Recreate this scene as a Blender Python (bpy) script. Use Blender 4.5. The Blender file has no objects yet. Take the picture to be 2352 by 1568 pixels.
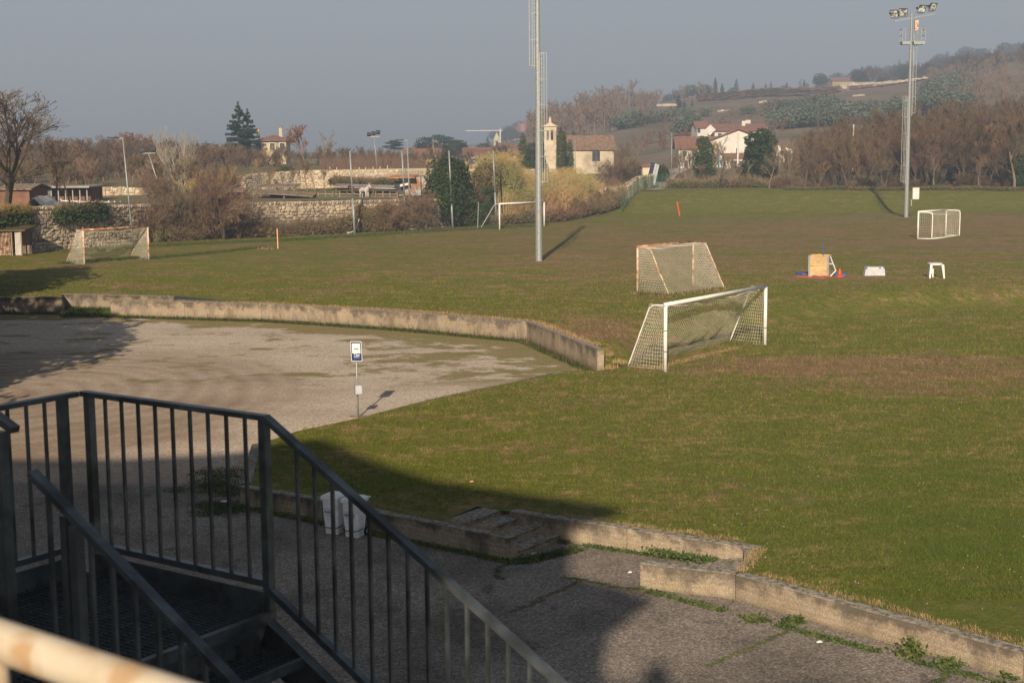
import bpy, math, random
from mathutils import Vector, Matrix, noise
from mathutils.geometry import delaunay_2d_cdt
R=random.Random(7)
rad=math.radians
# ------------------------------------------------------------------ camera
F=2352*50/36; PIT=rad(7.654); ROLL=rad(-0.5); CZ=9.0
scene=bpy.context.scene; COL=scene.collection
cd=bpy.data.cameras.new('camera'); cam=bpy.data.objects.new('camera',cd); COL.objects.link(cam)
cd.lens=50; cd.sensor_width=36; cd.clip_start=.1; cd.clip_end=6000
cd.dof.use_dof=True; cd.dof.focus_distance=55; cd.dof.aperture_fstop=6.3
cam.matrix_world=Matrix.Translation((0,0,CZ))@Matrix.Rotation(rad(90)-PIT,4,'X')@Matrix.Rotation(ROLL,4,'Z')
scene.camera=cam
# ------------------------------------------------------------------ light
HAZE=.00068
SAZ,SEL=rad(7),rad(25.5)          # light travels towards +y, slightly +x
w=bpy.data.worlds.new("World"); scene.world=w; w.use_nodes=True
nt=w.node_tree; nt.nodes.clear()
sky=nt.nodes.new('ShaderNodeTexSky'); sky.sky_type='NISHITA'; sky.sun_disc=False
sky.sun_elevation=SEL; sky.sun_rotation=rad(180)+SAZ; sky.altitude=80; sky.air_density=1.0; sky.dust_density=1.5; sky.ozone_density=2.0
hs=nt.nodes.new('ShaderNodeHueSaturation'); hs.inputs['Saturation'].default_value=.55
bg=nt.nodes.new('ShaderNodeBackground'); bg.inputs['Strength'].default_value=.05
wo=nt.nodes.new('ShaderNodeOutputWorld')
nt.links.new(sky.outputs[0],hs.inputs['Color']); nt.links.new(hs.outputs[0],bg.inputs[0]); nt.links.new(bg.outputs[0],wo.inputs[0])
sl=bpy.data.lights.new('sun','SUN'); sun=bpy.data.objects.new('sun',sl); COL.objects.link(sun)
sl.energy=5.0; sl.angle=rad(.6); sl.color=(1,.82,.62)
sun.rotation_euler=Vector((math.sin(SAZ)*math.cos(SEL),math.cos(SAZ)*math.cos(SEL),-math.sin(SEL))).to_track_quat('-Z','Y').to_euler()
scene.view_settings.view_transform='Standard'; scene.view_settings.look='None'
scene.view_settings.exposure=0.38; scene.view_settings.gamma=1; scene.view_settings.use_curve_mapping=False
try:
    scene.cycles.volume_bounces=0; scene.cycles.max_bounces=6; scene.cycles.diffuse_bounces=2; scene.cycles.transparent_max_bounces=8
except Exception: pass

# ------------------------------------------------------------------ geometry of the place
def ray(px,py):
    a=(px-1176)/F; b=-(py-784)/F
    c,s=math.cos(ROLL),math.sin(ROLL); a,b=a*c-b*s,a*s+b*c
    cp,sp=math.cos(PIT),math.sin(PIT)
    return (a,b*sp+cp,b*cp-sp)
def at(px,py,z):
    r=ray(px,py); t=(z-CZ)/r[2]; return Vector((r[0]*t,r[1]*t,z))
def atd(px,py,d):
    r=ray(px,py); t=d/r[1]; return Vector((r[0]*t,d,CZ+r[2]*t))
def V(*a): return Vector(a)
def lerp(a,b,t): return a+(b-a)*t
def sst(t): t=max(0,min(1,t)); return t*t*(3-2*t)
def interp(xs,ys,x):
    if x<=xs[0]: return ys[0]
    for i in range(len(xs)-1):
        if x<=xs[i+1]: return lerp(ys[i],ys[i+1],(x-xs[i])/(xs[i+1]-xs[i]))
    return ys[-1]
# ------------------------------------------------------------------ materials
def mnew(name):
    m=bpy.data.materials.new(name); m.use_nodes=True; nt=m.node_tree
    b=nt.nodes['Principled BSDF']; b.inputs['Roughness'].default_value=.85
    b.inputs['Specular IOR Level'].default_value=.25
    return m,nt,b
class G:
    """tiny node graph helper"""
    def __init__(s,nt,co='Object'):
        s.nt=nt; tc=nt.nodes.new('ShaderNodeTexCoord'); s.co=tc.outputs[co]
    def noise(s,scale,detail=3,rough=.55,stretch=None,dist=0):
        n=s.nt.nodes.new('ShaderNodeTexNoise'); n.inputs['Scale'].default_value=scale; n.inputs['Detail'].default_value=detail
        n.inputs['Roughness'].default_value=rough; n.inputs['Distortion'].default_value=dist
        s.nt.links.new(s.map(stretch) if stretch else s.co,n.inputs['Vector']); return n.outputs['Fac']
    def map(s,sc,loc=(0,0,0),rot=(0,0,0)):
        n=s.nt.nodes.new('ShaderNodeMapping'); n.inputs['Scale'].default_value=sc; n.inputs['Location'].default_value=loc; n.inputs['Rotation'].default_value=rot
        s.nt.links.new(s.co,n.inputs[0]); return n.outputs[0]
    def vor(s,scale,feature='F1',out='Distance',vec=None):
        n=s.nt.nodes.new('ShaderNodeTexVoronoi'); n.feature=feature; n.inputs['Scale'].default_value=scale
        s.nt.links.new(vec or s.co,n.inputs['Vector']); return n.outputs[out]
    def ramp(s,fac,stops):
        n=s.nt.nodes.new('ShaderNodeValToRGB'); e=n.color_ramp.elements
        while len(e)<len(stops): e.new(.5)
        for k,(p,c) in enumerate(stops):
            e[k].position=p; e[k].color=(c,c,c,1) if isinstance(c,(int,float)) else (*c,1)
        s.nt.links.new(fac,n.inputs[0]); return n.outputs[0]
    def mix(s,f,a,b,mode='MIX'):
        n=s.nt.nodes.new('ShaderNodeMix'); n.data_type='RGBA'; n.blend_type=mode
        for sock,v in ((n.inputs[0],f),(n.inputs[6],a),(n.inputs[7],b)):
            if isinstance(v,(int,float)): sock.default_value=v
            elif isinstance(v,tuple): sock.default_value=(*v,1)
            else: s.nt.links.new(v,sock)
        return n.outputs[2]
    def math(s,op,a,b=None,clamp=False):
        n=s.nt.nodes.new('ShaderNodeMath'); n.operation=op; n.use_clamp=clamp
        for k,v in enumerate((a,b)):
            if v is None: continue
            if isinstance(v,(int,float)): n.inputs[k].default_value=v
            else: s.nt.links.new(v,n.inputs[k])
        return n.outputs[0]
    def sep(s):
        n=s.nt.nodes.new('ShaderNodeSeparateXYZ'); s.nt.links.new(s.co,n.inputs[0]); return n.outputs
    def bump(s,h,st,dist,b):
        n=s.nt.nodes.new('ShaderNodeBump'); n.inputs['Strength'].default_value=st; n.inputs['Distance'].default_value=dist
        s.nt.links.new(h,n.inputs['Height']); s.nt.links.new(n.outputs[0],b.inputs['Normal'])
    def rnd(s):
        n=s.nt.nodes.new('ShaderNodeObjectInfo'); return n.outputs['Random']
    def smooth(s,v,lo,hi,a=0.,b=1.):
        n=s.nt.nodes.new('ShaderNodeMapRange'); n.interpolation_type='SMOOTHSTEP'
        for k,x in enumerate((lo,hi,a,b)): n.inputs[k+1].default_value=x
        s.nt.links.new(v,n.inputs[0]); return n.outputs[0]
def noisy(name,c1,c2,scale=3,c3=None,s3=.5,rough=.85,bump=0,bs=None,metal=0,spec=.25,rand=0,detail=4,stretch=None,lo=.35,hi=.65,dist=.01):
    m,nt,b=mnew(name); g=G(nt)
    f=g.noise(scale,detail,.6,stretch); c=g.ramp(f,[(lo,c1),(hi,c2)])
    if c3: c=g.mix(g.ramp(g.noise(s3,3,.6,stretch),[(.48,0.),(.62,1.)]),c,c3)
    if rand:
        n=nt.nodes.new('ShaderNodeHueSaturation'); nt.links.new(c,n.inputs['Color'])
        nt.links.new(g.smooth(g.rnd(),0,1,1-rand,1+rand),n.inputs['Value'])
        nt.links.new(g.smooth(g.math('FRACT',g.math('MULTIPLY',g.rnd(),7.3)),0,1,.5-rand*.06,.5+rand*.06),n.inputs['Hue']); c=n.outputs[0]
    nt.links.new(c,b.inputs['Base Color']); b.inputs['Roughness'].default_value=rough; b.inputs['Metallic'].default_value=metal; b.inputs['Specular IOR Level'].default_value=spec
    if bump: g.bump(g.noise(bs or scale*4,4,.6),bump,dist,b)
    return m
def leafy(name,c1,c2,scale=.8,rand=.2,trans=.3):
    m=noisy(name,c1,c2,scale,rand=rand,rough=.65,spec=.2)
    return m
Mt={}
Mt['white_paint']=noisy('white_paint',(.78,.78,.76),(.66,.64,.60),2.5,rough=.45,spec=.4,bump=.15)
Mt['plastic']=noisy('white_plastic',(.80,.82,.84),(.74,.76,.76),6,(.66,.65,.62),5,rough=.4,spec=.4)
Mt['galv']=noisy('galvanised_steel',(.24,.265,.265),(.33,.35,.34),6,rough=.5,metal=.35,spec=.4,bump=.1)
Mt['galv_light']=noisy('bright_galvanised_rods',(.36,.38,.37),(.46,.47,.45),6,rough=.5,spec=.4)
Mt['galv_dark']=noisy('weathered_galvanised_steel',(.085,.10,.11),(.145,.17,.18),7,(.05,.058,.063),3,rough=.42,metal=.55,spec=.5,bump=.15,bs=60)
Mt['steel_dark']=noisy('dark_grating_steel',(.07,.085,.095),(.12,.135,.145),14,rough=.5,metal=.5,spec=.4)
Mt['rust']=noisy('rusty_white_paint',(.70,.60,.48),(.62,.36,.18),5,(.30,.10,.035),3.2,rough=.75,bump=.2,stretch=(1,1,1))
Mt['rust2']=noisy('rusted_bar',(.42,.17,.07),(.28,.10,.04),6,(.6,.42,.28),3,rough=.8,bump=.2)
Mt['cream']=noisy('cream_weathered_paint',(.56,.50,.39),(.50,.43,.32),9,(.42,.29,.17),13,rough=.55,spec=.3,bump=.1)
Mt['net']=noisy('net_cord',(.62,.58,.48),(.50,.46,.37),8,rough=.9)
Mt['net_dark']=noisy('dark_net_cord',(.06,.08,.06),(.09,.1,.08),8,rough=.9)
Mt['orange']=noisy('orange_plastic',(.75,.10,.03),(.62,.09,.03),5,rough=.5)
Mt['salmon']=noisy('faded_orange_plastic',(.80,.42,.28),(.72,.33,.2),5,rough=.5)
Mt['blue']=noisy('blue_plastic',(.02,.09,.30),(.03,.13,.38),5,rough=.5)
Mt['yellow']=noisy('yellow_plastic',(.75,.55,.05),(.7,.5,.05),5)
Mt['navy']=noisy('navy_sign_face',(.012,.03,.11),(.016,.04,.14),4,rough=.35,spec=.5)
Mt['sign_white']=noisy('sign_white',(.82,.82,.80),(.72,.74,.72),9,(.6,.62,.6),12,rough=.4)
Mt['ink']=noisy('black_print',(.015,.015,.03),(.03,.03,.04),5)
Mt['paper']=noisy('paper_label',(.55,.58,.66),(.62,.64,.70),8)
Mt['wood_new']=noisy('planed_softwood',(.50,.33,.16),(.58,.40,.21),2,(.42,.26,.12),1.,rough=.6,stretch=(.6,8,8),rand=.12)
Mt['wood_old']=noisy('grey_weathered_wood',(.20,.15,.11),(.30,.24,.18),2,(.12,.09,.07),2,rough=.85,stretch=(1,1,.3))
Mt['box_plastic']=noisy('milky_plastic',(.42,.45,.47),(.52,.54,.55),5,rough=.3,spec=.4)
Mt['glass_lamp']=noisy('floodlight_glass',(.75,.78,.74),(.12,.13,.12),2.2,rough=.12,spec=.6,lo=.42,hi=.55)
Mt['black']=noisy('black_metal',(.02,.02,.02),(.035,.035,.035),6,rough=.5)
Mt['window']=noisy('window_glass',(.03,.035,.04),(.06,.065,.07),1,rough=.1,spec=.6)
Mt['plaster']=noisy('old_cream_plaster',(.62,.54,.40),(.50,.42,.30),.5,(.36,.30,.22),.35,rough=.9,bump=.2)
Mt['plaster_white']=noisy('white_plaster',(.70,.67,.62),(.62,.58,.52),.6,rough=.9)
Mt['plaster_ochre']=noisy('ochre_plaster',(.50,.36,.14),(.42,.30,.13),.6,rough=.9)
Mt['plaster_pink']=noisy('pink_plaster',(.50,.24,.17),(.42,.2,.14),.6,rough=.9)
Mt['brick']=noisy('brick_wall',(.15,.075,.05),(.22,.12,.08),1.5,rough=.9)
Mt['blue_tarp']=noisy('blue_tarp',(.10,.32,.42),(.14,.38,.48),2)
Mt['tent']=noisy('white_tent_canvas',(.72,.68,.62),(.60,.57,.52),1.2,rough=.8)
Mt['tin']=noisy('corrugated_tin',(.30,.30,.29),(.40,.38,.35),1.5,(.3,.16,.09),.8,rough=.6,metal=.2)
Mt['solar']=noisy('solar_panel',(.02,.03,.06),(.03,.045,.09),1,rough=.2)
Mt['car_paint']=noisy('grey_car_paint',(.16,.17,.19),(.19,.20,.22),1,rough=.25,metal=.6,spec=.6)
Mt['car_red']=noisy('red_car_paint',(.35,.03,.02),(.3,.03,.02),1,rough=.3,spec=.6)
Mt['tyre']=noisy('tyre_rubber',(.02,.02,.02),(.03,.03,.03),6)
Mt['red_lamp']=noisy('red_lens',(.5,.02,.02),(.4,.02,.02),3,rough=.2)
Mt['road']=noisy('dusty_road',(.40,.34,.28),(.30,.26,.21),.6,rough=.95)
Mt['bark']=noisy('grey_brown_bark',(.15,.105,.07),(.23,.17,.115),.9,rand=.22,rough=.95)
Mt['twig']=noisy('brown_twigs',(.135,.098,.060),(.22,.165,.105),.25,rand=.30,rough=.95)
Mt['twig_red']=noisy('reddish_twigs',(.145,.088,.062),(.21,.135,.095),.25,rand=.25,rough=.95)
Mt['twig_dark']=noisy('dark_brown_twigs',(.095,.060,.034),(.165,.110,.064),.25,rand=.28,rough=.95)
Mt['twig_gold']=noisy('golden_twigs',(.26,.18,.07),(.33,.23,.10),.25,rand=.25,rough=.95)
Mt['bark_pale']=noisy('pale_bark',(.40,.36,.29),(.28,.245,.195),.7,rand=.1,rough=.9)
Mt['bark_dark']=noisy('dark_bark',(.075,.055,.04),(.12,.09,.06),.9,rand=.2,rough=.95)
Mt['leaf_rust']=noisy('withered_oak_leaves',(.22,.085,.04),(.32,.15,.06),.5,rand=.2)
Mt['ivy']=leafy('ivy_leaves',(.020,.040,.012),(.055,.090,.022),.7,.2)
Mt['cypress']=leafy('cypress_foliage',(.035,.055,.020),(.075,.10,.035),.8,.15)
Mt['cedar']=leafy('cedar_needles',(.020,.045,.038),(.045,.085,.065),.5,.2)
Mt['olive']=leafy('olive_leaves',(.075,.10,.068),(.155,.18,.125),.6,.25)
Mt['pine_dark']=leafy('dark_evergreen_leaves',(.018,.035,.022),(.04,.065,.035),.5,.2)
Mt['reed']=noisy('dry_reed',(.26,.17,.075),(.42,.29,.13),.9,(.20,.19,.07),.15,rough=.8,rand=.1)
Mt['straw']=noisy('dry_grass',(.27,.18,.09),(.40,.28,.15),3,rough=.9,rand=.1)
Mt['weed']=leafy('green_weeds',(.035,.055,.013),(.080,.105,.026),3,.2)
Mt['bramble']=noisy('bramble_leaves',(.09,.066,.028),(.165,.115,.05),.5,(.07,.085,.025),.22,rand=.25,rough=.8)
Mt['field_brown']=noisy('ploughed_vineyard_soil',(.20,.12,.085),(.27,.17,.12),.05,rough=.95)
Mt['litter']=noisy('white_litter',(.7,.7,.7),(.6,.6,.6),3)
Mt['green_metal']=noisy('green_fence_paint',(.03,.10,.06),(.05,.14,.08),3,rough=.5)
# roof tiles: fine relief on the built tiles
def roof_mat(name,c1,c2,c3):
    m,nt,b=mnew(name); g=G(nt)
    c=g.ramp(g.noise(2.2,4,.7),[(.3,c1),(.5,c2),(.7,c3)])
    nt.links.new(c,b.inputs['Base Color']); g.bump(g.noise(6,3),.5,.05,b); return m
Mt['tiles']=roof_mat('clay_roof_tiles',(.17,.085,.058),(.23,.12,.085),(.30,.185,.13))
Mt['tiles_old']=roof_mat('old_clay_roof_tiles',(.11,.08,.06),(.21,.14,.10),(.32,.23,.17))
# concrete
def concrete(name,base,base2,dark,streak=1.):
    m,nt,b=mnew(name); g=G(nt)
    c=g.ramp(g.noise(1.6,5,.65),[(.3,base),(.7,base2)])
    s=g.sep()
    st=g.noise(1.0,4,.6,(1.4,1.4,.6))              # weather streaks running down
    top=g.ramp(g.noise(3.0,4,.7,(1.5,1.5,.5)),[(.45,0.),(.58,1.)])
    c=g.mix(g.math('MULTIPLY',g.ramp(st,[(.50,0.),(.70,1.)]),.6*streak),c,dark)
    lich=g.ramp(g.noise(2.2,5,.7),[(.56,0.),(.66,1.)])
    c=g.mix(g.math('MULTIPLY',lich,.6),c,(.33,.27,.13))
    sp=g.ramp(g.noise(38,2,.5),[(.45,.8),(.62,1.25)])
    c=g.mix(1.,c,sp,'MULTIPLY')
    w=g.nt.nodes.new('ShaderNodeTexWave'); w.bands_direction='Z'; w.inputs['Scale'].default_value=2.6; w.inputs['Distortion'].default_value=1.2; w.inputs['Detail'].default_value=2
    g.nt.links.new(g.co,w.inputs['Vector'])
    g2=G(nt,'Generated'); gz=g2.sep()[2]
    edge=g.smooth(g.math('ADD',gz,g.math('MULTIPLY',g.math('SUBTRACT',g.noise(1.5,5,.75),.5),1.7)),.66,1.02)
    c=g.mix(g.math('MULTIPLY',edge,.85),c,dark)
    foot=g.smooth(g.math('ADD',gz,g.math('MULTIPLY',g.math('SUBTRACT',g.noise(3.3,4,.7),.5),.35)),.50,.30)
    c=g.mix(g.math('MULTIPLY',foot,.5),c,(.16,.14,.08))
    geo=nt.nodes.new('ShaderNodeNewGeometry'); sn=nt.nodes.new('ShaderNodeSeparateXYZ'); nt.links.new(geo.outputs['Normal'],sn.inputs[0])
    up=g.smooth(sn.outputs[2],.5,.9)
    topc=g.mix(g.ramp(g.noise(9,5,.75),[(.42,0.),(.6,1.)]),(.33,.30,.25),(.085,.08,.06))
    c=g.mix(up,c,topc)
    nt.links.new(c,b.inputs['Base Color']); b.inputs['Roughness'].default_value=.95
    g.bump(g.math('ADD',g.math('MULTIPLY',w.outputs['Fac'],.45),g.noise(30,4,.7)),.55,.02,b)
    return m
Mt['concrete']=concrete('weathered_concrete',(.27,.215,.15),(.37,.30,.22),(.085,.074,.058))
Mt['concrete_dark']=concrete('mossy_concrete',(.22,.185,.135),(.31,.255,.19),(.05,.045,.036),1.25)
# rubble stones
m,nt,b=mnew('rubble_stone'); g=G(nt,'Generated'); 
c=g.ramp(g.math('FRACT',g.math('MULTIPLY',g.rnd(),13.7)),[(0.,(.20,.165,.125)),(.3,(.33,.27,.19)),(.6,(.42,.34,.24)),(.85,(.50,.42,.31)),(1.,(.17,.155,.135))])
nt.links.new(g.mix(1.,c,g.ramp(g.noise(3,3),[(.35,.75),(.65,1.15)]),'MULTIPLY'),b.inputs['Base Color']); Mt['stone']=m
m,nt,b=mnew('pale_stone'); g=G(nt,'Generated'); c=g.ramp(g.math('FRACT',g.math('MULTIPLY',g.rnd(),13.7)),[(0.,(.36,.30,.21)),(.5,(.50,.43,.31)),(1.,(.62,.55,.42))]); nt.links.new(c,b.inputs['Base Color']); Mt['stone_pale']=m
def stone_mass(name,cols,mul=1.):
    m,nt,b=mnew(name); g=G(nt)
    c=g.ramp(g.vor(2.3,'F1','Color'),[(0.,cols[0]),(.3,cols[1]),(.6,cols[2]),(1.,cols[3])])
    c=g.mix(1.,c,g.ramp(g.noise(.35,4,.6),[(.35,.62),(.65,1.15)]),'MULTIPLY')
    nt.links.new(c,b.inputs['Base Color']); g.bump(g.noise(9,3),.5,.04,b); return m
Mt['stone_mass']=stone_mass('rubble_stone_mass',[(.19,.16,.125),(.33,.27,.195),(.42,.35,.25),(.52,.44,.33)])
Mt['stone_light']=stone_mass('pale_rubble_stone',[(.40,.33,.23),(.50,.42,.30),(.58,.50,.36),(.66,.58,.44)])
Mt['mortar']=noisy('dark_mortar',(.13,.105,.08),(.22,.18,.13),1.2,rough=.95,bump=.4)
Mt['mortar_light']=noisy('pale_mortar',(.36,.29,.20),(.46,.38,.27),.6,(.33,.17,.10),.25,rough=.95,bump=.4)
# ---- grass field
CRATE=tuple(at(1915,637,1.3)[:2])
def grass_mat():
    m,nt,b=mnew('field_grass'); g=G(nt); x,y,z=g.sep()
    fine=g.noise(16,4,.8); mid=g.noise(1.9,5,.72); big=g.noise(.16,4,.62); band=g.noise(.09,4,.65,(1,2.6,1))
    green=g.ramp(fine,[(.30,(.075,.088,.011)),(.5,(.128,.142,.020)),(.72,(.22,.22,.045))])
    brown=g.ramp(fine,[(.30,(.135,.088,.042)),(.5,(.205,.138,.068)),(.72,(.30,.21,.115))])
    straw=g.ramp(fine,[(.30,(.22,.14,.06)),(.5,(.34,.225,.11)),(.72,(.48,.35,.19))])
    # worn centre of the upper pitch: brown earth shows through the turf
    dy=g.math('SUBTRACT',y,g.math('ADD',g.math('MULTIPLY',x,.45),112))
    worn=g.math('MULTIPLY',g.smooth(g.math('ABSOLUTE',dy),46,8),g.smooth(x,-16,8))
    up=g.smooth(y,66,98)
    t=g.math('ADD',g.math('MULTIPLY',g.math('SUBTRACT',big,.5),.9),g.math('MULTIPLY',g.math('SUBTRACT',mid,.5),2.0))
    t=g.math('ADD',t,g.math('MULTIPLY',g.math('SUBTRACT',band,.5),1.1))
    t=g.math('ADD',t,g.math('MULTIPLY',worn,.20)); t=g.math('ADD',t,g.math('MULTIPLY',up,.09)); t=g.math('ADD',t,.04)
    # patch in front of the near goal, and along the gravel
    px=g.math('DIVIDE',g.math('SUBTRACT',x,14.),9.); py=g.math('DIVIDE',g.math('SUBTRACT',y,54.),6.)
    r=g.math('SQRT',g.math('ADD',g.math('MULTIPLY',px,px),g.math('MULTIPLY',py,py)))
    t=g.math('ADD',t,g.math('MULTIPLY',g.smooth(r,1.2,.2),.42))
    px=g.math('DIVIDE',g.math('SUBTRACT',x,3.6),2.6); py=g.math('DIVIDE',g.math('SUBTRACT',y,61.),5.5)
    r=g.math('SQRT',g.math('ADD',g.math('MULTIPLY',px,px),g.math('MULTIPLY',py,py)))
    t=g.math('ADD',t,g.math('MULTIPLY',g.smooth(r,1.3,.2),.45))
    cxx_,cyy_=CRATE
    px=g.math('DIVIDE',g.math('SUBTRACT',x,cxx_),3.6); py=g.math('DIVIDE',g.math('SUBTRACT',y,cyy_),1.5)
    r=g.math('SQRT',g.math('ADD',g.math('MULTIPLY',px,px),g.math('MULTIPLY',py,py)))
    t=g.math('ADD',t,g.math('MULTIPLY',g.smooth(r,1.3,.5),.75))
    far=g.smooth(y,160,172)      # lush bank beyond the pitch
    t=g.math('SUBTRACT',t,g.math('MULTIPLY',far,.36))
    t=g.math('SUBTRACT',t,g.math('MULTIPLY',g.smooth(y,52,36),.10))
    c=g.mix(g.smooth(t,.10,.42),green,brown)
    s=g.math('MULTIPLY',g.ramp(g.noise(.55,6,.8,(1,1.7,1)),[(.49,0.),(.60,1.)]),g.ramp(mid,[(.42,0.),(.54,1.)]))
    c=g.mix(g.math('MULTIPLY',s,.62),c,straw)
    c=g.mix(1.,c,g.ramp(g.noise(4.5,4,.75),[(.3,.72),(.7,1.25)]),'MULTIPLY')
    # lush dark-green sward and clover in the near right
    lush=g.math('MULTIPLY',g.math('MULTIPLY',g.smooth(y,46,30),g.smooth(x,1,10)),g.ramp(g.noise(.5,4,.6),[(.35,.3),(.6,1.)]))
    c=g.mix(g.math('MULTIPLY',lush,.85),c,g.ramp(fine,[(.3,(.045,.075,.008)),(.5,(.085,.125,.016)),(.72,(.15,.195,.03))]))
    nt.links.new(c,b.inputs['Base Color']); b.inputs['Roughness'].default_value=.9; b.inputs['Specular IOR Level'].default_value=.12
    g.bump(g.math('ADD',g.noise(22,4,.8),g.math('MULTIPLY',g.noise(2.5,4,.7),2.)),.8,.06,b)
    return m
Mt['grass']=grass_mat()
def gravel_mat():
    m,nt,b=mnew('gravel_and_tarmac'); g=G(nt); x,y,z=g.sep()
    v=g.vor(17,'F1','Color'); vg=g.math('ADD',g.math('MULTIPLY',v,.6),g.math('MULTIPLY',g.noise(9,4,.8),.4))
    gravel=g.ramp(vg,[(.2,(.28,.225,.175)),(.45,(.44,.365,.29)),(.7,(.58,.50,.41)),(.9,(.70,.63,.54))])
    earth=g.ramp(g.noise(7,4,.75),[(.3,(.19,.14,.10)),(.7,(.30,.23,.17))])
    # swept turning tracks: rings around a centre on the left of the lot
    dx=g.math('SUBTRACT',x,-19.); dy=g.math('SUBTRACT',y,50.5)
    r=g.math('SQRT',g.math('ADD',g.math('MULTIPLY',dx,dx),g.math('MULTIPLY',dy,dy)))
    rr=g.math('ADD',r,g.math('MULTIPLY',g.noise(.15,2),1.6))
    ring=g.ramp(g.math('FRACT',g.math('MULTIPLY',rr,.52)),[(0.,.15),(.25,1.),(.5,.1),(.78,.75),(1.,.15)])
    inner=g.smooth(r,13.5,9.5)
    tr=g.math('MULTIPLY',inner,g.math('ADD',g.math('MULTIPLY',ring,.38),.34))
    tr=g.math('ADD',tr,g.math('MULTIPLY',g.ramp(g.noise(.4,4,.7,(.5,1,1)),[(.45,0.),(.7,1.)]),.4),True)
    near=g.math('MULTIPLY',g.smooth(y,52,40),g.smooth(x,-6,-11))
    tr=g.math('ADD',tr,g.math('MULTIPLY',near,.35),True)
    c=g.mix(tr,gravel,earth)
    # low weeds creeping in from the far wall and in islands
    wl=g.math('SUBTRACT',g.math('MULTIPLY',g.math('MAXIMUM',g.math('ADD',x,21.3),0.),-.513),g.math('SUBTRACT',y,75.3))  # distance in front of far wall
    edge=g.smooth(wl,2.8,.2)
    n2=g.noise(.42,5,.7,(1,1.5,1))
    isl=g.math('ADD',g.math('MULTIPLY',edge,.24),n2)
    rt=g.math('MULTIPLY',g.smooth(x,-10,-2),.11); isl=g.math('ADD',isl,rt)
    xl=g.math('SUBTRACT',g.math('ADD',g.math('MULTIPLY',g.math('SUBTRACT',63.7,y),.29),.68),x); isl=g.math('ADD',isl,g.math('MULTIPLY',g.smooth(xl,2.6,.4),.16))
    far=g.smooth(y,50,54)
    weeds=g.math('MULTIPLY',g.ramp(isl,[(.56,0.),(.63,1.)]),far)
    wcol=g.ramp(g.noise(1.3,5,.75),[(.35,(.20,.135,.07)),(.5,(.20,.16,.05)),(.62,(.13,.145,.03)),(.75,(.30,.21,.12))])
    c=g.mix(g.math('MULTIPLY',weeds,g.ramp(g.noise(14,3,.7),[(.33,.35),(.5,1.)])),c,wcol)
    # tarmac in front
    ta=g.ramp(g.math('ADD',g.math('MULTIPLY',g.vor(26,'F1','Color'),.75),g.math('MULTIPLY',g.noise(30,3,.7),.25)),[(.25,(.12,.102,.085)),(.5,(.195,.167,.14)),(.72,(.265,.23,.195)),(.88,(.40,.355,.305))])
    blot=g.ramp(g.noise(.33,5,.65),[(.33,.55),(.5,1.),(.68,1.3)])
    ta=g.mix(1.,ta,blot,'MULTIPLY')
    ta=g.mix(g.math('MULTIPLY',g.ramp(g.noise(.8,4,.6,dist=1.),[(.60,0.),(.68,1.)]),.55),ta,(.055,.047,.04))
    lim=g.math('ADD',y,g.math('MULTIPLY',g.math('SUBTRACT',g.noise(.5,4,.6),.5),3.))
    c=g.mix(g.smooth(lim,38.6,37.6),c,ta)
    nt.links.new(c,b.inputs['Base Color']); b.inputs['Roughness'].default_value=.95
    g.bump(g.math('ADD',g.vor(26),g.noise(12,3,.7)),.7,.02,b)
    return m
Mt['gravel']=gravel_mat()
def hill_mat():
    m,nt,b=mnew('hillside_ground'); g=G(nt); x,y,z=g.sep()
    c=g.ramp(g.noise(.035,6,.7),[(.32,(.085,.095,.04)),(.46,(.17,.135,.085)),(.6,(.24,.18,.12)),(.72,(.12,.13,.055))])
    flat=g.mix(g.ramp(g.noise(.12,5,.7),[(.4,0.),(.6,1.)]),(.17,.12,.075),(.13,.13,.05))
    c=g.mix(g.smooth(y,330,240),c,flat)
    nt.links.new(c,b.inputs['Base Color']); b.inputs['Roughness'].default_value=.95; g.bump(g.noise(.6,4),.5,.5,b); return m
Mt['hill']=hill_mat()
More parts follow.
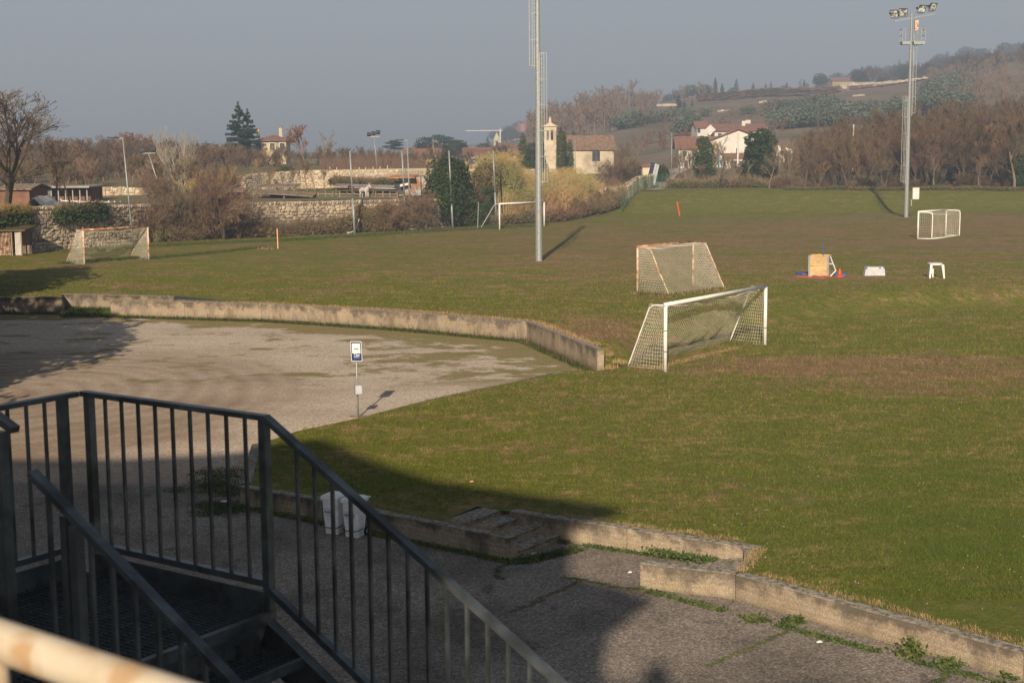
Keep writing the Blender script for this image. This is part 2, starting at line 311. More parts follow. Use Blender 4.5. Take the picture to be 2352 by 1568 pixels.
# ------------------------------------------------------------------ mesh builder
class MB:
    def __init__(s): s.v=[]; s.f=[]
    def face(s,*pts):
        n=len(s.v); s.v+= [tuple(p) for p in pts]; s.f.append(tuple(range(n,n+len(pts))))
    def prism(s,poly,z0,z1):
        """poly: list of (x,y); z0,z1 numbers or per-vertex lists"""
        n=len(s.v); k=len(poly); a=z0 if isinstance(z0,(list,tuple)) else [z0]*k; b=z1 if isinstance(z1,(list,tuple)) else [z1]*k
        s.v+=[(p[0],p[1],a[i]) for i,p in enumerate(poly)]+[(p[0],p[1],b[i]) for i,p in enumerate(poly)]
        s.f.append(tuple(range(n+k-1,n-1,-1))); s.f.append(tuple(range(n+k,n+2*k)))
        for i in range(k): j=(i+1)%k; s.f.append((n+i,n+j,n+k+j,n+k+i))
    def obox(s,c,ax,ay,az):
        """oriented box: centre and three half-axis vectors"""
        c=Vector(c); n=len(s.v); ax,ay,az=Vector(ax),Vector(ay),Vector(az)
        for sz in (-1,1):
            for sx,sy in ((-1,-1),(1,-1),(1,1),(-1,1)): s.v.append(tuple(c+ax*sx+ay*sy+az*sz))
        for f in ((3,2,1,0),(4,5,6,7),(0,1,5,4),(1,2,6,5),(2,3,7,6),(3,0,4,7)): s.f.append(tuple(n+i for i in f))
    def box(s,c,d): s.obox(c,(d[0]/2,0,0),(0,d[1]/2,0),(0,0,d[2]/2))
    def bar(s,a,b,w,h=None,up=(0,0,1)):
        a,b=Vector(a),Vector(b); d=(b-a); L=d.length
        if L<1e-6: return
        d/=L; u=Vector(up)
        if abs(d.dot(u))>.99: u=Vector((0,1,0))
        sd=d.cross(u).normalized(); u=sd.cross(d)
        s.obox((a+b)/2,d*L/2,sd*w/2,u*(h or w)/2)
    def tube(s,pts,r,n=8,cap=True):
        pts=[Vector(p) for p in pts]; rs=r if isinstance(r,(list,tuple)) else [r]*len(pts)
        base=len(s.v); ref=None
        for i,p in enumerate(pts):
            t=(pts[min(i+1,len(pts)-1)]-pts[max(i-1,0)])
            if t.length<1e-9: t=Vector((0,0,1))
            t.normalize()
            if ref is None:
                ref=t.orthogonal().normalized()
            else:
                ref=(ref-t*ref.dot(t))
                if ref.length<1e-6: ref=t.orthogonal()
                ref.normalize()
            o=t.cross(ref)
            for k in range(n):
                a=2*math.pi*k/n; s.v.append(tuple(p+(ref*math.cos(a)+o*math.sin(a))*rs[i]))
        for i in range(len(pts)-1):
            for k in range(n):
                a=base+i*n+k; b2=base+i*n+(k+1)%n; s.f.append((a,b2,b2+n,a+n))
        if cap and n>2:
            s.f.append(tuple(base+k for k in range(n-1,-1,-1))); e=base+(len(pts)-1)*n; s.f.append(tuple(e+k for k in range(n)))
    def build(s,name,mat,parent=None,smooth=False,kind=None):
        me=bpy.data.meshes.new(name); off=wloc(parent) if parent else Vector((0,0,0))
        me.from_pydata([(x-off.x,y-off.y,z-off.z) for x,y,z in s.v],[],s.f)
        me.materials.append(Mt[mat] if isinstance(mat,str) else mat)
        if smooth: me.polygons.foreach_set('use_smooth',[True]*len(me.polygons))
        o=bpy.data.objects.new(name,me); COL.objects.link(o)
        if parent: o.parent=parent
        if kind: o['kind']=kind
        me.update(); return o
def wloc(o):
    p=Vector((0,0,0))
    while o: p+=Vector(o.location); o=o.parent
    return p
def tag(o,label=None,cat=None,group=None,kind=None):
    if label: o['label']=label
    if cat: o['category']=cat
    if group: o['group']=group
    if kind: o['kind']=kind
    return o
def thing(name,loc,label,cat,group=None):
    o=bpy.data.objects.new(name,None); o.location=Vector(loc); o.empty_display_size=.2; COL.objects.link(o); return tag(o,label,cat,group)
def kids(o): return list(o.children)
def copy_tree(o,parent=None):
    c=o.copy(); COL.objects.link(c); c.parent=parent
    for ch in CH.get(o.name,[]): copy_tree(ch,c)
    return c
CH={}
def reg(o):   # remember the children of a prototype (cheap lookup when copying)
    for ob in bpy.data.objects:
        if ob.parent is o:
            CH.setdefault(o.name,[]).append(ob); reg(ob)
def part(parent,name,mesh,mat=None,loc=(0,0,0),rot=None,scale=None):
    o=bpy.data.objects.new(name,mesh); o.parent=parent; o.location=loc; COL.objects.link(o)
    if rot: o.rotation_euler=rot
    if scale: o.scale=scale
    return o
def mesh_of(mb,name,mat,smooth=False):
    me=bpy.data.meshes.new(name); me.from_pydata(mb.v,[],mb.f); me.materials.append(Mt[mat])
    if smooth: me.polygons.foreach_set('use_smooth',[True]*len(me.polygons))
    me.update(); return me
# ------------------------------------------------------------------ ground
FARWALL=[at(-160,683,1.3),at(0,683,1.3),at(143,683,1.3)]
FW2=[at(253,690,1.3),at(600,698,1.3),at(900,715,1.3),at(1210,740,1.3),at(1372,803,1.3)]
FWB=[at(143,675,1.3),at(400,681,1.3)]      # wall behind the step corridor
FOOT=[at(*p,.5) for p in ((1345,850),(1480,830),(1640,790),(1850,735),(2100,710),(2352,695))]
CREST=[at(*p,1.3) for p in ((1375,800),(1450,765),(1600,725),(1750,695),(1950,672),(2352,655))]
fx=[p.x for p in FOOT]+[90]; fy=[p.y for p in FOOT]+[88]
cx=[p.x for p in CREST]+[90]; cy=[p.y for p in CREST]+[93]
GREND=[at(*p,.5) for p in ((680,990),(825,960),(1000,915),(1200,872),(1300,850),(1338,848))]
def h_lot(x,y): return .43*sst((y-36)/11)+.015*noise.noise(V(x*.3,y*.3,1))
def h_lawn(x,y):
    n=.05*noise.noise(V(x*.12,y*.12,0))+.018*noise.noise(V(x*.9,y*.9,3))
    if x<3.2:
        wy=interp([-30,.68,3.31],[60,63.5,54.9],x)
        if y>wy-.4: b=1.3
        else:
            b=.5
            if x<-4.5 and y>36: b=.5
    else:
        f=interp(fx,fy,x); c=max(interp(cx,cy,x),f+.9)
        b=.5+.8*sst((y-f)/(c-f))
    if y>150 and x>6:
        b+=2.2*sst((x-6)/9)*sst((y-166)/24)
    return b+n
def inpoly(poly,x,y):
    c=False; j=len(poly)-1
    for i in range(len(poly)):
        xi,yi=poly[i][0],poly[i][1]; xj,yj=poly[j][0],poly[j][1]
        if (yi>y)!=(yj>y) and x<(xj-xi)*(y-yi)/(yj-yi)+xi: c=not c
        j=i
    return c
def sheet(name,poly,h,steps,mat,zoff=0):
    """triangulated ground sheet with a height function; poly in world xy"""
    pts=[]; 
    bd=[]
    for i,p in enumerate(poly):
        q=poly[(i+1)%len(poly)]; L=math.dist(p[:2],q[:2]); st=1.5 if max(p[1],q[1])<100 else 5
        k=max(1,int(L/st))
        for t in range(k): bd.append((lerp(p[0],q[0],t/k),lerp(p[1],q[1],t/k)))
    nb=len(bd); pts+=bd
    for (y0,y1,st) in steps:
        y=y0
        while y<y1:
            x=-75.
            while x<115:
                xx=x+R.uniform(-.2,.2)*st; yy=y+R.uniform(-.2,.2)*st
                if inpoly(poly,xx,yy): pts.append((xx,yy))
                x+=st
            y+=st
    vo,_,fo,_,_,_=delaunay_2d_cdt([Vector(p) for p in pts],[(i,(i+1)%nb) for i in range(nb)],[],1,1e-4)
    vs=[(p.x,p.y,h(p.x,p.y)+zoff) for p in vo]
    me=bpy.data.meshes.new(name); me.from_pydata(vs,[],[tuple(f) for f in fo]); me.materials.append(Mt[mat])
    me.polygons.foreach_set('use_smooth',[True]*len(me.polygons)); me.update()
    if me.polygons[0].normal.z<0: me.flip_normals()
    o=bpy.data.objects.new(name,me); COL.objects.link(o); o['kind']='structure'; return o
# corners of the near walls (world)
A0=at(578,1020,.5); A1=at(550,1118,.5); A2=at(740,1150,.5); A3=at(900,1185,.5); A4=at(1172,1238,.5)
B0=at(1170,1175,.5); B1=at(1740,1262,.5)
C0=at(1470,1295,.5); C1=at(1690,1320,.5); C2=at(2352,1500,.5); C3=C2+(C2-C1)*.6
dW=(A4-A1).normalized(); nW=V(-dW.y,dW.x,0)     # along the wall, and towards the lawn
TH=.28
S0=at(1075,1205,.5)
lawn=[A0,A1]
back=lambda p:p+nW*TH
lawn=[A0+V(.15,0,0), A1+nW*.1+V(.12,0,0), back(A2),back(A3), A4-dW*2.2+nW*TH, B0-dW*.97+nW*0, B0+nW*.0, B0+nW*.12+dW*.05, B1+nW*.15, C1+nW*.2, C2+nW*TH, C3+nW*TH,
      V(40,14,0),V(110,40,0),V(110,212,0),V(24,212,0),V(12.5,176,0),V(5.9,154,0),V(-8.3,142.5,0),V(-21,133.5,0),V(-30.5,127.5,0),V(-38,117.5,0),V(-48,104,0),V(-75,90,0),V(-75,80,0)]
lawn+=[FARWALL[0]+V(0,.25,0),FARWALL[2]+V(-.2,.25,0),FWB[0]+V(0,.2,0),FWB[1]+V(0,.2,0)]
lawn+=[p+V(.02,.2,0) for p in FW2[1:4]]+[FW2[4]+V(.3,.1,0)]
lawn+=[p.copy() for p in reversed(GREND)]
lawn=[(p[0],p[1]) for p in lawn]
lawn_o=sheet('lawn',lawn,h_lawn,[(20,64,.8),(64,100,1.2),(100,212,3.)],'grass')
tar=[(-75,6),(45,6),(45,30),(C3.x+1,C3.y+1.2),(C1.x,C1.y+.3),(B1.x+.3,B1.y+.2),(B0.x,B0.y+.15),((A4-dW*2.3+nW*1.9).x,(A4-dW*2.3+nW*1.9).y),(A2.x,A2.y+.2),(A1.x+.14,A1.y+.1),(A0.x+.18,A0.y)]
tar+=[(p.x+.12,p.y-.1) for p in GREND]+[(FW2[4].x+.1,FW2[4].y),(FW2[3].x,FW2[3].y+.1),(FW2[2].x,FW2[2].y+.1),(FW2[0].x+3,FWB[0].y),(FWB[0].x-2,FWB[0].y+.6),(FARWALL[0].x,FARWALL[0].y+.1),(-75,79)]
sheet('gravel_lot',tar,h_lot,[(6,30,2.5),(30,80,1.2)],'gravel')
# kerb strip between gravel and lawn
kb=MB()
for a,b in zip([A0]+GREND,GREND):
    d=(b-a).normalized(); n=V(-d.y,d.x,0)*.05
    k=max(1,int((b-a).length/2))
    for i in range(k):
        p,q=a.lerp(b,i/k),a.lerp(b,(i+1)/k)
        c=(p+q)/2; c.z=h_lot(c.x,c.y)+.03; kb.obox(c,(q-p)/2*.995,n,(0,0,.055))
tag(kb.build('kerb','concrete_dark'),kind='structure')

# far terrain from a height table (columns by bearing, rows by distance)
TX=[-900,0,600,900,1100,1200,1300,1450,1600,1800,2000,2352,3300]
TD=[100,150,165,190,240,330,450,600,800,900,1100,1500,2300,3500]
TZ=[[4.3,4.3,4.3,4.3,1.1,1.1,1.1,1.1,1.1,1.1,1.1,1.1,1.1],
 [4.5,4.5,4.5,4.4,1.2,1.2,1.2,1.2,1.2,1.2,1.2,1.2,1.5],
 [5,5,5,5,2.2,1.7,1.3,1.1,1.1,1.1,1.1,1.1,1.5],
 [4.5,4.5,6.6,7,4.5,4.2,3.4,2.7,2.6,2.6,2.8,3.0,4],
 [4.5,4.5,6.8,7,4.8,4.7,4.6,4.5,4.5,4.8,5.2,6,9],
 [4.6,4.6,7,7,5,5,5,6,8,9,10,13,20],
 [7,7,7,7,5.5,6,8,12,14,16,18,25,36],
 [7,7,7,7,6,8,14,20,24,27,31,42,62],
 [7,7,7,7,7,11,22,31,37,41,45,50,62],
 [7,7,7,7,8,12,22,29,41,44,48,54,70],
 [7,7,7,7,9,14,14,18,30,42,54,66,85],
 [7,7,7,8,14,24,14,16,30,52,76,100,125],
 [7,7,7,10,20,26,20,20,30,60,90,150,180],
 [5]*13]
LD=[math.log(d) for d in TD]
def TZf(X,D):
    l=math.log(max(D,TD[0])); j=0
    while j<len(LD)-2 and l>LD[j+1]: j+=1
    t=max(0,min(1,(l-LD[j])/(LD[j+1]-LD[j])))
    i=0
    while i<len(TX)-2 and X>TX[i+1]: i+=1
    s=max(0,min(1,(X-TX[i])/(TX[i+1]-TX[i]))); 
    if D>300: s=sst(s)*.5+s*.5
    return lerp(lerp(TZ[j][i],TZ[j][i+1],s),lerp(TZ[j+1][i],TZ[j+1][i+1],s),t)
def Xof(x,y): return 1176+3296*x/y
def hz(x,y):
    z=TZf(Xof(x,y),y); n=(noise.noise(V(x*.008,y*.008,5))*6+noise.noise(V(x*.03,y*.03,2))*1.4)*sst((y-320)/300)*sst((Xof(x,y)-1050)/300)
    return z+n+.12*noise.noise(V(x*.1,y*.1,9))
def ground(x,y):
    if inpoly(lawn,x,y): return h_lawn(x,y)
    if y<100: return h_lot(x,y)
    return hz(x,y)
WALL1=[(-140,480,104),(60,477,113),(205,474,119),(400,470,128),(640,466,134),(985,458,142),(1078,457,150)]
W1P=[atd(*p) for p in WALL1]
def dstart(X):
    return interp([-900,-140,60,205,400,640,985,1078,1300,1420,1500,1700,3300],[100,104,113,119,128,134,142,150,152,175,188,196,196],X)
mb=MB(); NX,ND=220,110
for i in range(NX+1):
    X=lerp(-900,3300,i/NX); d0=dstart(X)+.4
    for j in range(ND+1):
        D=d0*(3400/d0)**((j/ND)**1.25)
        x=(X-1176)/3296*D; mb.v.append((x,D,hz(x,D)))
for i in range(NX):
    for j in range(ND):
        a=i*(ND+1)+j; mb.f.append((a,a+ND+1,a+ND+2,a+1))
tag(mb.build('hillside','hill',smooth=True),kind='structure')

# ------------------------------------------------------------------ concrete walls (each poured section a part)
def conc_wall(label,pts,ztop,hbot,side,mat='concrete',sec=4.2,thick=TH,cat='wall',jag=True):
    """pts: front top edge; side: +1 if thickness lies to the left of the direction"""
    t=thing('concrete_wall',(pts[0].x,pts[0].y,hbot(pts[0].x,pts[0].y)),label,cat)
    for a,b in zip(pts,pts[1:]):
        L=(b-a).length; k=max(1,round(L/sec)); d=(b-a).normalized(); n=V(-d.y,d.x,0)*thick*side
        for i in range(k):
            p,q=a.lerp(b,i/k),a.lerp(b,(i+1)/k); p=p+d*.008; q=q-d*.008
            m=MB(); seg=6; off=R.uniform(-.006,.006)
            for s in range(seg):
                u,v=p.lerp(q,s/seg),p.lerp(q,(s+1)/seg)
                j0=.012*noise.noise(u*2.1) if jag else 0; j1=.012*noise.noise(v*2.1) if jag else 0
                c=.022
                za,zb=ztop+off+j0,ztop+off+j1
                nn=n.normalized()*side*0+n/thick
                def ring(w,z): return [(w.x,w.y,hbot(w.x,w.y)-.25),(w.x,w.y,z-c),(w.x+nn.x*c,w.y+nn.y*c,z),(w.x+nn.x*(thick-c),w.y+nn.y*(thick-c),z),(w.x+nn.x*thick,w.y+nn.y*thick,z-c),(w.x+nn.x*thick,w.y+nn.y*thick,hbot(w.x,w.y)-.25)]
                r0,r1=ring(u,za),ring(v,zb); nb=len(m.v)
                if s==0: m.v+=r0; m.f.append((0,1,2,3,4,5)); nb=len(m.v)-6
                else: nb=len(m.v)-6
                m.v+=r1
                for e in range(5): m.f.append((nb+e,nb+6+e,nb+7+e,nb+1+e))
            nb=len(m.v)-6; m.f.append(tuple(nb+e for e in range(5,-1,-1)))
            m.build('wall_section',mat,t)
    return t
flat0=lambda x,y:h_lot(x,y)
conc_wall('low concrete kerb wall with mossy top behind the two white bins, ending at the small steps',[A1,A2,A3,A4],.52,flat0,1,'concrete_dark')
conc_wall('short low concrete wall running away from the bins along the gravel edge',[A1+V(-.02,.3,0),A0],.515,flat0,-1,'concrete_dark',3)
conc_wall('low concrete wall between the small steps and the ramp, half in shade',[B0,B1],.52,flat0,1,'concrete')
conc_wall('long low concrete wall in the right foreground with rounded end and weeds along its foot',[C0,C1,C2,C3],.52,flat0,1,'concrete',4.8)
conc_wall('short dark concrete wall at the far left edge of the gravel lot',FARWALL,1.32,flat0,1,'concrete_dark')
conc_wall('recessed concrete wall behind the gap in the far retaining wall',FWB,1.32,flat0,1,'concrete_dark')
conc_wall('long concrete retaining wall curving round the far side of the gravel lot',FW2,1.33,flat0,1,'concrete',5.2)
# small steps (three treads rising to the left between the two walls)
def steps(label,pts,zs,mat='concrete_dark'):
    t=thing('concrete_steps',pts[0][0],label,'steps')
    for (p0,p1,q1,q0),z in zip(pts,zs):
        m=MB(); m.prism([p0[:2],p1[:2],q1[:2],q0[:2]],-.1,z); o=m.build('step',mat,t)
    return t
e0=A4+nW*TH; e1=e0+nW*1.775
quads=[]; zs=[]
for k,z in enumerate((.13,.27,.40,.50)):
    s0=-dW*(.05+.55*k); s1=-dW*(.05+.55*(k+1)); w=.02
    off=nW*0.004*k
    quads.append((e0+s1,e0+s0,e1+s0-nW*.0,e1+s1)); zs.append(z)
steps('three mossy concrete steps rising between the low walls',quads,zs)
r0=B1-dW*2.6-nW*.004; 
m=MB(); 
q=[B1-dW*1.7-nW*.01,B1-dW*.06-nW*.01,C1+nW*(TH+.01)+dW*.35,C1+nW*(TH+.01)-dW*1.0]
cr=thing('concrete_ramp',q[0],'short concrete ramp climbing to the lawn between the low walls','ramp')
m.v+=[(q[0].x,q[0].y,.02),(q[1].x,q[1].y,.33),(q[2].x,q[2].y,.33),(q[3].x,q[3].y,.02)]+[(p.x,p.y,-.2) for p in q]
m.f+=[(0,3,2,1),(0,1,5,4),(1,2,6,5),(2,3,7,6),(3,0,4,7)]; m.build('ramp_slab','concrete_dark',cr)
m=MB(); m.prism([(p.x,p.y) for p in (q[1]-dW*.28,q[1],q[2],q[2]-dW*.28)],.1,.49); m.build('top_step','concrete_dark',cr)

# ------------------------------------------------------------------ steel staircase
ZF=6.62; ZR=7.67
Cc=at(198,898,ZR); Rc=at(612,953,ZR)
uu=(Rc-Cc); LA=uu.length; uu.normalize(); vv=V(uu.y,-uu.x,0)
if vv.y>0: vv=-vv
def P(s,w,z): q=Cc+uu*s+vv*w; return V(q.x,q.y,z)
SL=.585; W=1.45
st=thing('steel_staircase',P(LA,0,0),'dark galvanised steel outdoor staircase with railed landing in the lower left foreground','staircase')
def rail(name,a,b,w=.05,h=.028,mat='galv_dark'):
    m=MB(); m.bar(a,b,w,h); m.build(name,mat,st)
def post(s,w,z0,z1,sz=.045,name='post'):
    m=MB(); m.obox(P(s,w,(z0+z1)/2),uu*sz/2,vv*sz/2,(0,0,(z1-z0)/2)); m.build(name,'galv_dark',st)
bal_me={}
def bal(s,w,z0,z1,sz=.016):
    m=MB(); m.obox(P(s,w,(z0+z1)/2),uu*sz/2,vv*sz/2,(0,0,(z1-z0)/2)); m.build('baluster','galv_dark',st)
# railing A (far side of the landing)
rail('handrail',P(-.03,0,ZR-.014),P(LA+.0,0,ZR-.014))
rail('bottom_rail',P(.02,0,ZF+.16),P(LA-.02,0,ZF+.16),.04,.035)
m=MB(); m.obox(P(LA/2,.03,ZF+.045),uu*(LA/2-.03),vv*.004,(0,0,.075)); m.build('toe_board','galv_dark',st)
post(.02,0,ZF-.2,ZR-.03); post(LA-.02,0,ZF-.35,ZR-.03)
for k in range(9):
    s=.02+(LA-.04)*(k+1)/10; bal(s,0,ZF+.17,ZR-.03)
# railing B (left side)
rail('handrail',P(-.05,.03,ZR-.016),P(-.05,3.2,ZR-.016))
rail('bottom_rail',P(-.05,.1,ZF+.16),P(-.05,3.2,ZF+.16),.04,.035)
m=MB(); m.obox(P(-.02,1.6,ZF+.045),vv*1.5,uu*.004,(0,0,.075)); m.build('toe_board','galv_dark',st)
post(-.05,.13,ZF-.2,ZR-.03,.05); post(-.05,1.6,ZF-.2,ZR-.03,.05)
for k in range(12): bal(-.05,.13+.12*(k+1)+(.12 if k>10 else 0),ZF+.17,ZR-.03)
# railing C (outer side of the descending flight)
e=lambda s:-(s-LA)*SL
LC=LA+5.2
rail('handrail',P(LA-.005,0,ZR-.014),P(LC,0,ZR-.014+e(LC)))
rail('bottom_rail',P(LA,0,ZF+.12),P(LC,0,ZF+.12+e(LC)),.04,.035)
for k in range(40):
    s=LA+.2+.1172*k
    if s<LC: bal(s,0,ZF+.13+e(s),ZR-.03+e(s))
# railing D (inner side)
s0=LA+.03
rail('handrail',P(s0,W,ZR-.014-.0),P(LC,W,ZR-.014+e(LC)))
post(s0+.21,W,ZF-1,ZR-.03+e(s0+.21),.04); post(s0+.27,W,ZF-1,ZR-.03+e(s0+.27),.045)
for k in range(30):
    s=s0+.10+.13*k
    if k!=1: bal(s,W,ZF-.6+e(s),ZR-.03+e(s),.018)
rail('bottom_rail',P(s0,W,ZF+.0),P(LC,W,ZF+.0+e(LC)),.04,.035)
# end stub of the upper flight rail at the frame edge
a=atd(22,975,6.25); 
m=MB(); m.bar(a+V(-.9,.55,.45),a+V(.03,-.02,-.02),.05,.03); m.build('upper_handrail','galv_dark',st)
m=MB(); m.obox(a+V(-.045,0,-.75),uu*.024,vv*.024,(0,0,.72)); m.build('post','galv_dark',st)
# landing grating
m=MB(); n=0
w=.03
while w<3.2: m.bar(P(0,w,ZF),P(LA-.02,w,ZF),.004,.03); w+=.034
s=.02
while s<LA-.02: m.bar(P(s,.02,ZF+.006),P(s,3.2,ZF+.006),.006,.008); s+=.1
m.build('grating','steel_dark',st)
m=MB(); m.obox(P(LA,1.6,ZF-.01),vv*1.6,uu*.018,(0,0,.03)); m.build('landing_nosing','galv_dark',st)
m=MB(); m.obox(P(LA-.03,1.6,ZF-.22),vv*1.58,uu*.006,(0,0,.17)); fb=m.build('riser_plate','steel_dark',st)
for dw in (.30,.40):
    for dz in (-.17,-.27):
        m=MB(); c=P(LA-.02,dw,ZF+dz); m.tube([c,c+uu*.03],.011,6); m.build('bolt','galv_dark',fb)
# stringers and treads
for w_ in (.07,W-.03):
    m=MB(); a0,b0=P(LA+.0,w_,ZF-.10),P(LC,w_,ZF-.10+e(LC)); d=(b0-a0).normalized(); upv=vv.cross(d); upv=upv if upv.z>0 else -upv
    m.bar(a0,b0,.008,.24,upv); m.bar(a0+upv*.12+vv*.02,b0+upv*.12+vv*.02,.06,.008,upv); m.build('stringer','galv_dark',st)
k=0; s=LA+.02
while s<LC-.3:
    z=ZF-.165*(k+1); t=MB(); w=.11
    while w<W-.06: t.bar(P(s,w,z),P(s+.28,w,z),.004,.03); w+=.034
    for ds in (.02,.09,.16,.23): t.bar(P(s+ds,.11,z+.006),P(s+ds,W-.07,z+.006),.006,.008)
    t.obox(P(s+.285,W/2,z),vv*(W/2-.1),uu*.012,(0,0,.025)); t.build('tread','steel_dark',st); s+=.165/SL; k+=1
# support column
for s,w in ((.1,.2),(LA-.05,.2),(LC-.2,.1)):
    m=MB(); z1=ZF-.1 if s<LC-1 else ZF-.3+e(LC); m.obox(P(s,w,z1/2-.05),uu*.05,vv*.05,(0,0,z1/2+.05)); m.build('column','galv_dark',st)
# near cream rail, out of focus
ra=atd(-260,1420,1.9); rb=atd(0,1478,1.62); rc=atd(470,1622,1.40); rd=rc+(rc-rb)*2.2
ra.z=rb.z=rc.z=rd.z=(rb.z+rc.z)/2
hr=thing('cream_handrail',(rb.x,rb.y,7.35),'blurred cream painted tube handrail with rust spots in the bottom left corner','handrail')
m=MB(); m.tube([rb-(rc-rb).normalized()*1.5,rb,rc,rd],.0245,20); m.build('top_tube','cream',hr,smooth=True)
pp=rb+(rb-rc).normalized()*.02; m=MB(); m.tube([V(pp.x,pp.y,7.35),V(pp.x,pp.y,pp.z)],.02,14); m.build('post','cream',hr,smooth=True)
m=MB(); m.prism([(-3,-3),(2.5,-3),(2.5,.2),(-3,1.9)],7.15,7.35); tag(m.build('viewing_platform','concrete_dark'),kind='structure')

# ------------------------------------------------------------------ unseen occluder standing for a building behind the viewpoint, outline traced from its shadow
YB=-6.
def occ(px,py,z=0.):
    q=at(px,py,z); k=q.y-YB
    return (q.x-k*math.tan(SAZ), q.z+k/math.cos(SAZ)*math.tan(SEL))
sp=[occ(-900,1075),occ(0,1062),occ(300,1060),occ(520,1050),occ(745,1008,.5),occ(870,1062,.5),occ(1000,1103,.5),occ(1200,1132,.5),occ(1380,1158,.5),occ(1440,1172,.5),occ(1400,1192,.5),occ(1318,1232),occ(1308,1318),occ(1420,1348),occ(1510,1378),occ(1455,1412),occ(1400,1460),occ(1385,1520),occ(1395,1568),occ(1395,1800)]
sp=[sp[0]]+sp; sp.append((sp[-1][0],0)); sp[0]=(sp[1][0],0)
m=MB(); n=len(sp); m.v+=[(x,YB,z) for x,z in sp]+[(x-.06,YB-.5,z+.24) for x,z in sp]
m.f.append(tuple(range(n))); m.f.append(tuple(range(2*n-1,n-1,-1)))
for i in range(n): j=(i+1)%n; m.f.append((i,n+i,n+j,j))
tb=thing('shadow_building',(sp[5][0],YB,0),'unseen thin occluder for a tall building behind the viewpoint, shaped to shade the tarmac','building')
m.build('wall','plaster',tb)  # thin upright sheet cut to the shadow outline
# added unseen slab, cut to cast shadow tips at the bottom edge, open below
lp=[occ(1200,1560),occ(1330,1570),occ(1380,1562),occ(1470,1572),occ(1488,1535),occ(1500,1522),occ(1525,1524),occ(1545,1572),occ(1620,1600)]
lp=[(lp[0][0],lp[-1][1]-.4)]+lp+[(lp[-1][0],lp[-1][1]-.4)]
m=MB(); n=len(lp); m.v+=[(x,YB+.02,z) for x,z in lp]+[(x,YB-.6,z) for x,z in lp]
m.f.append(tuple(range(n))); m.f.append(tuple(range(2*n-1,n-1,-1)))
for i in range(n): j=(i+1)%n; m.f.append((i,n+i,n+j,j))
m.build('shadow_slab','plaster',tb)
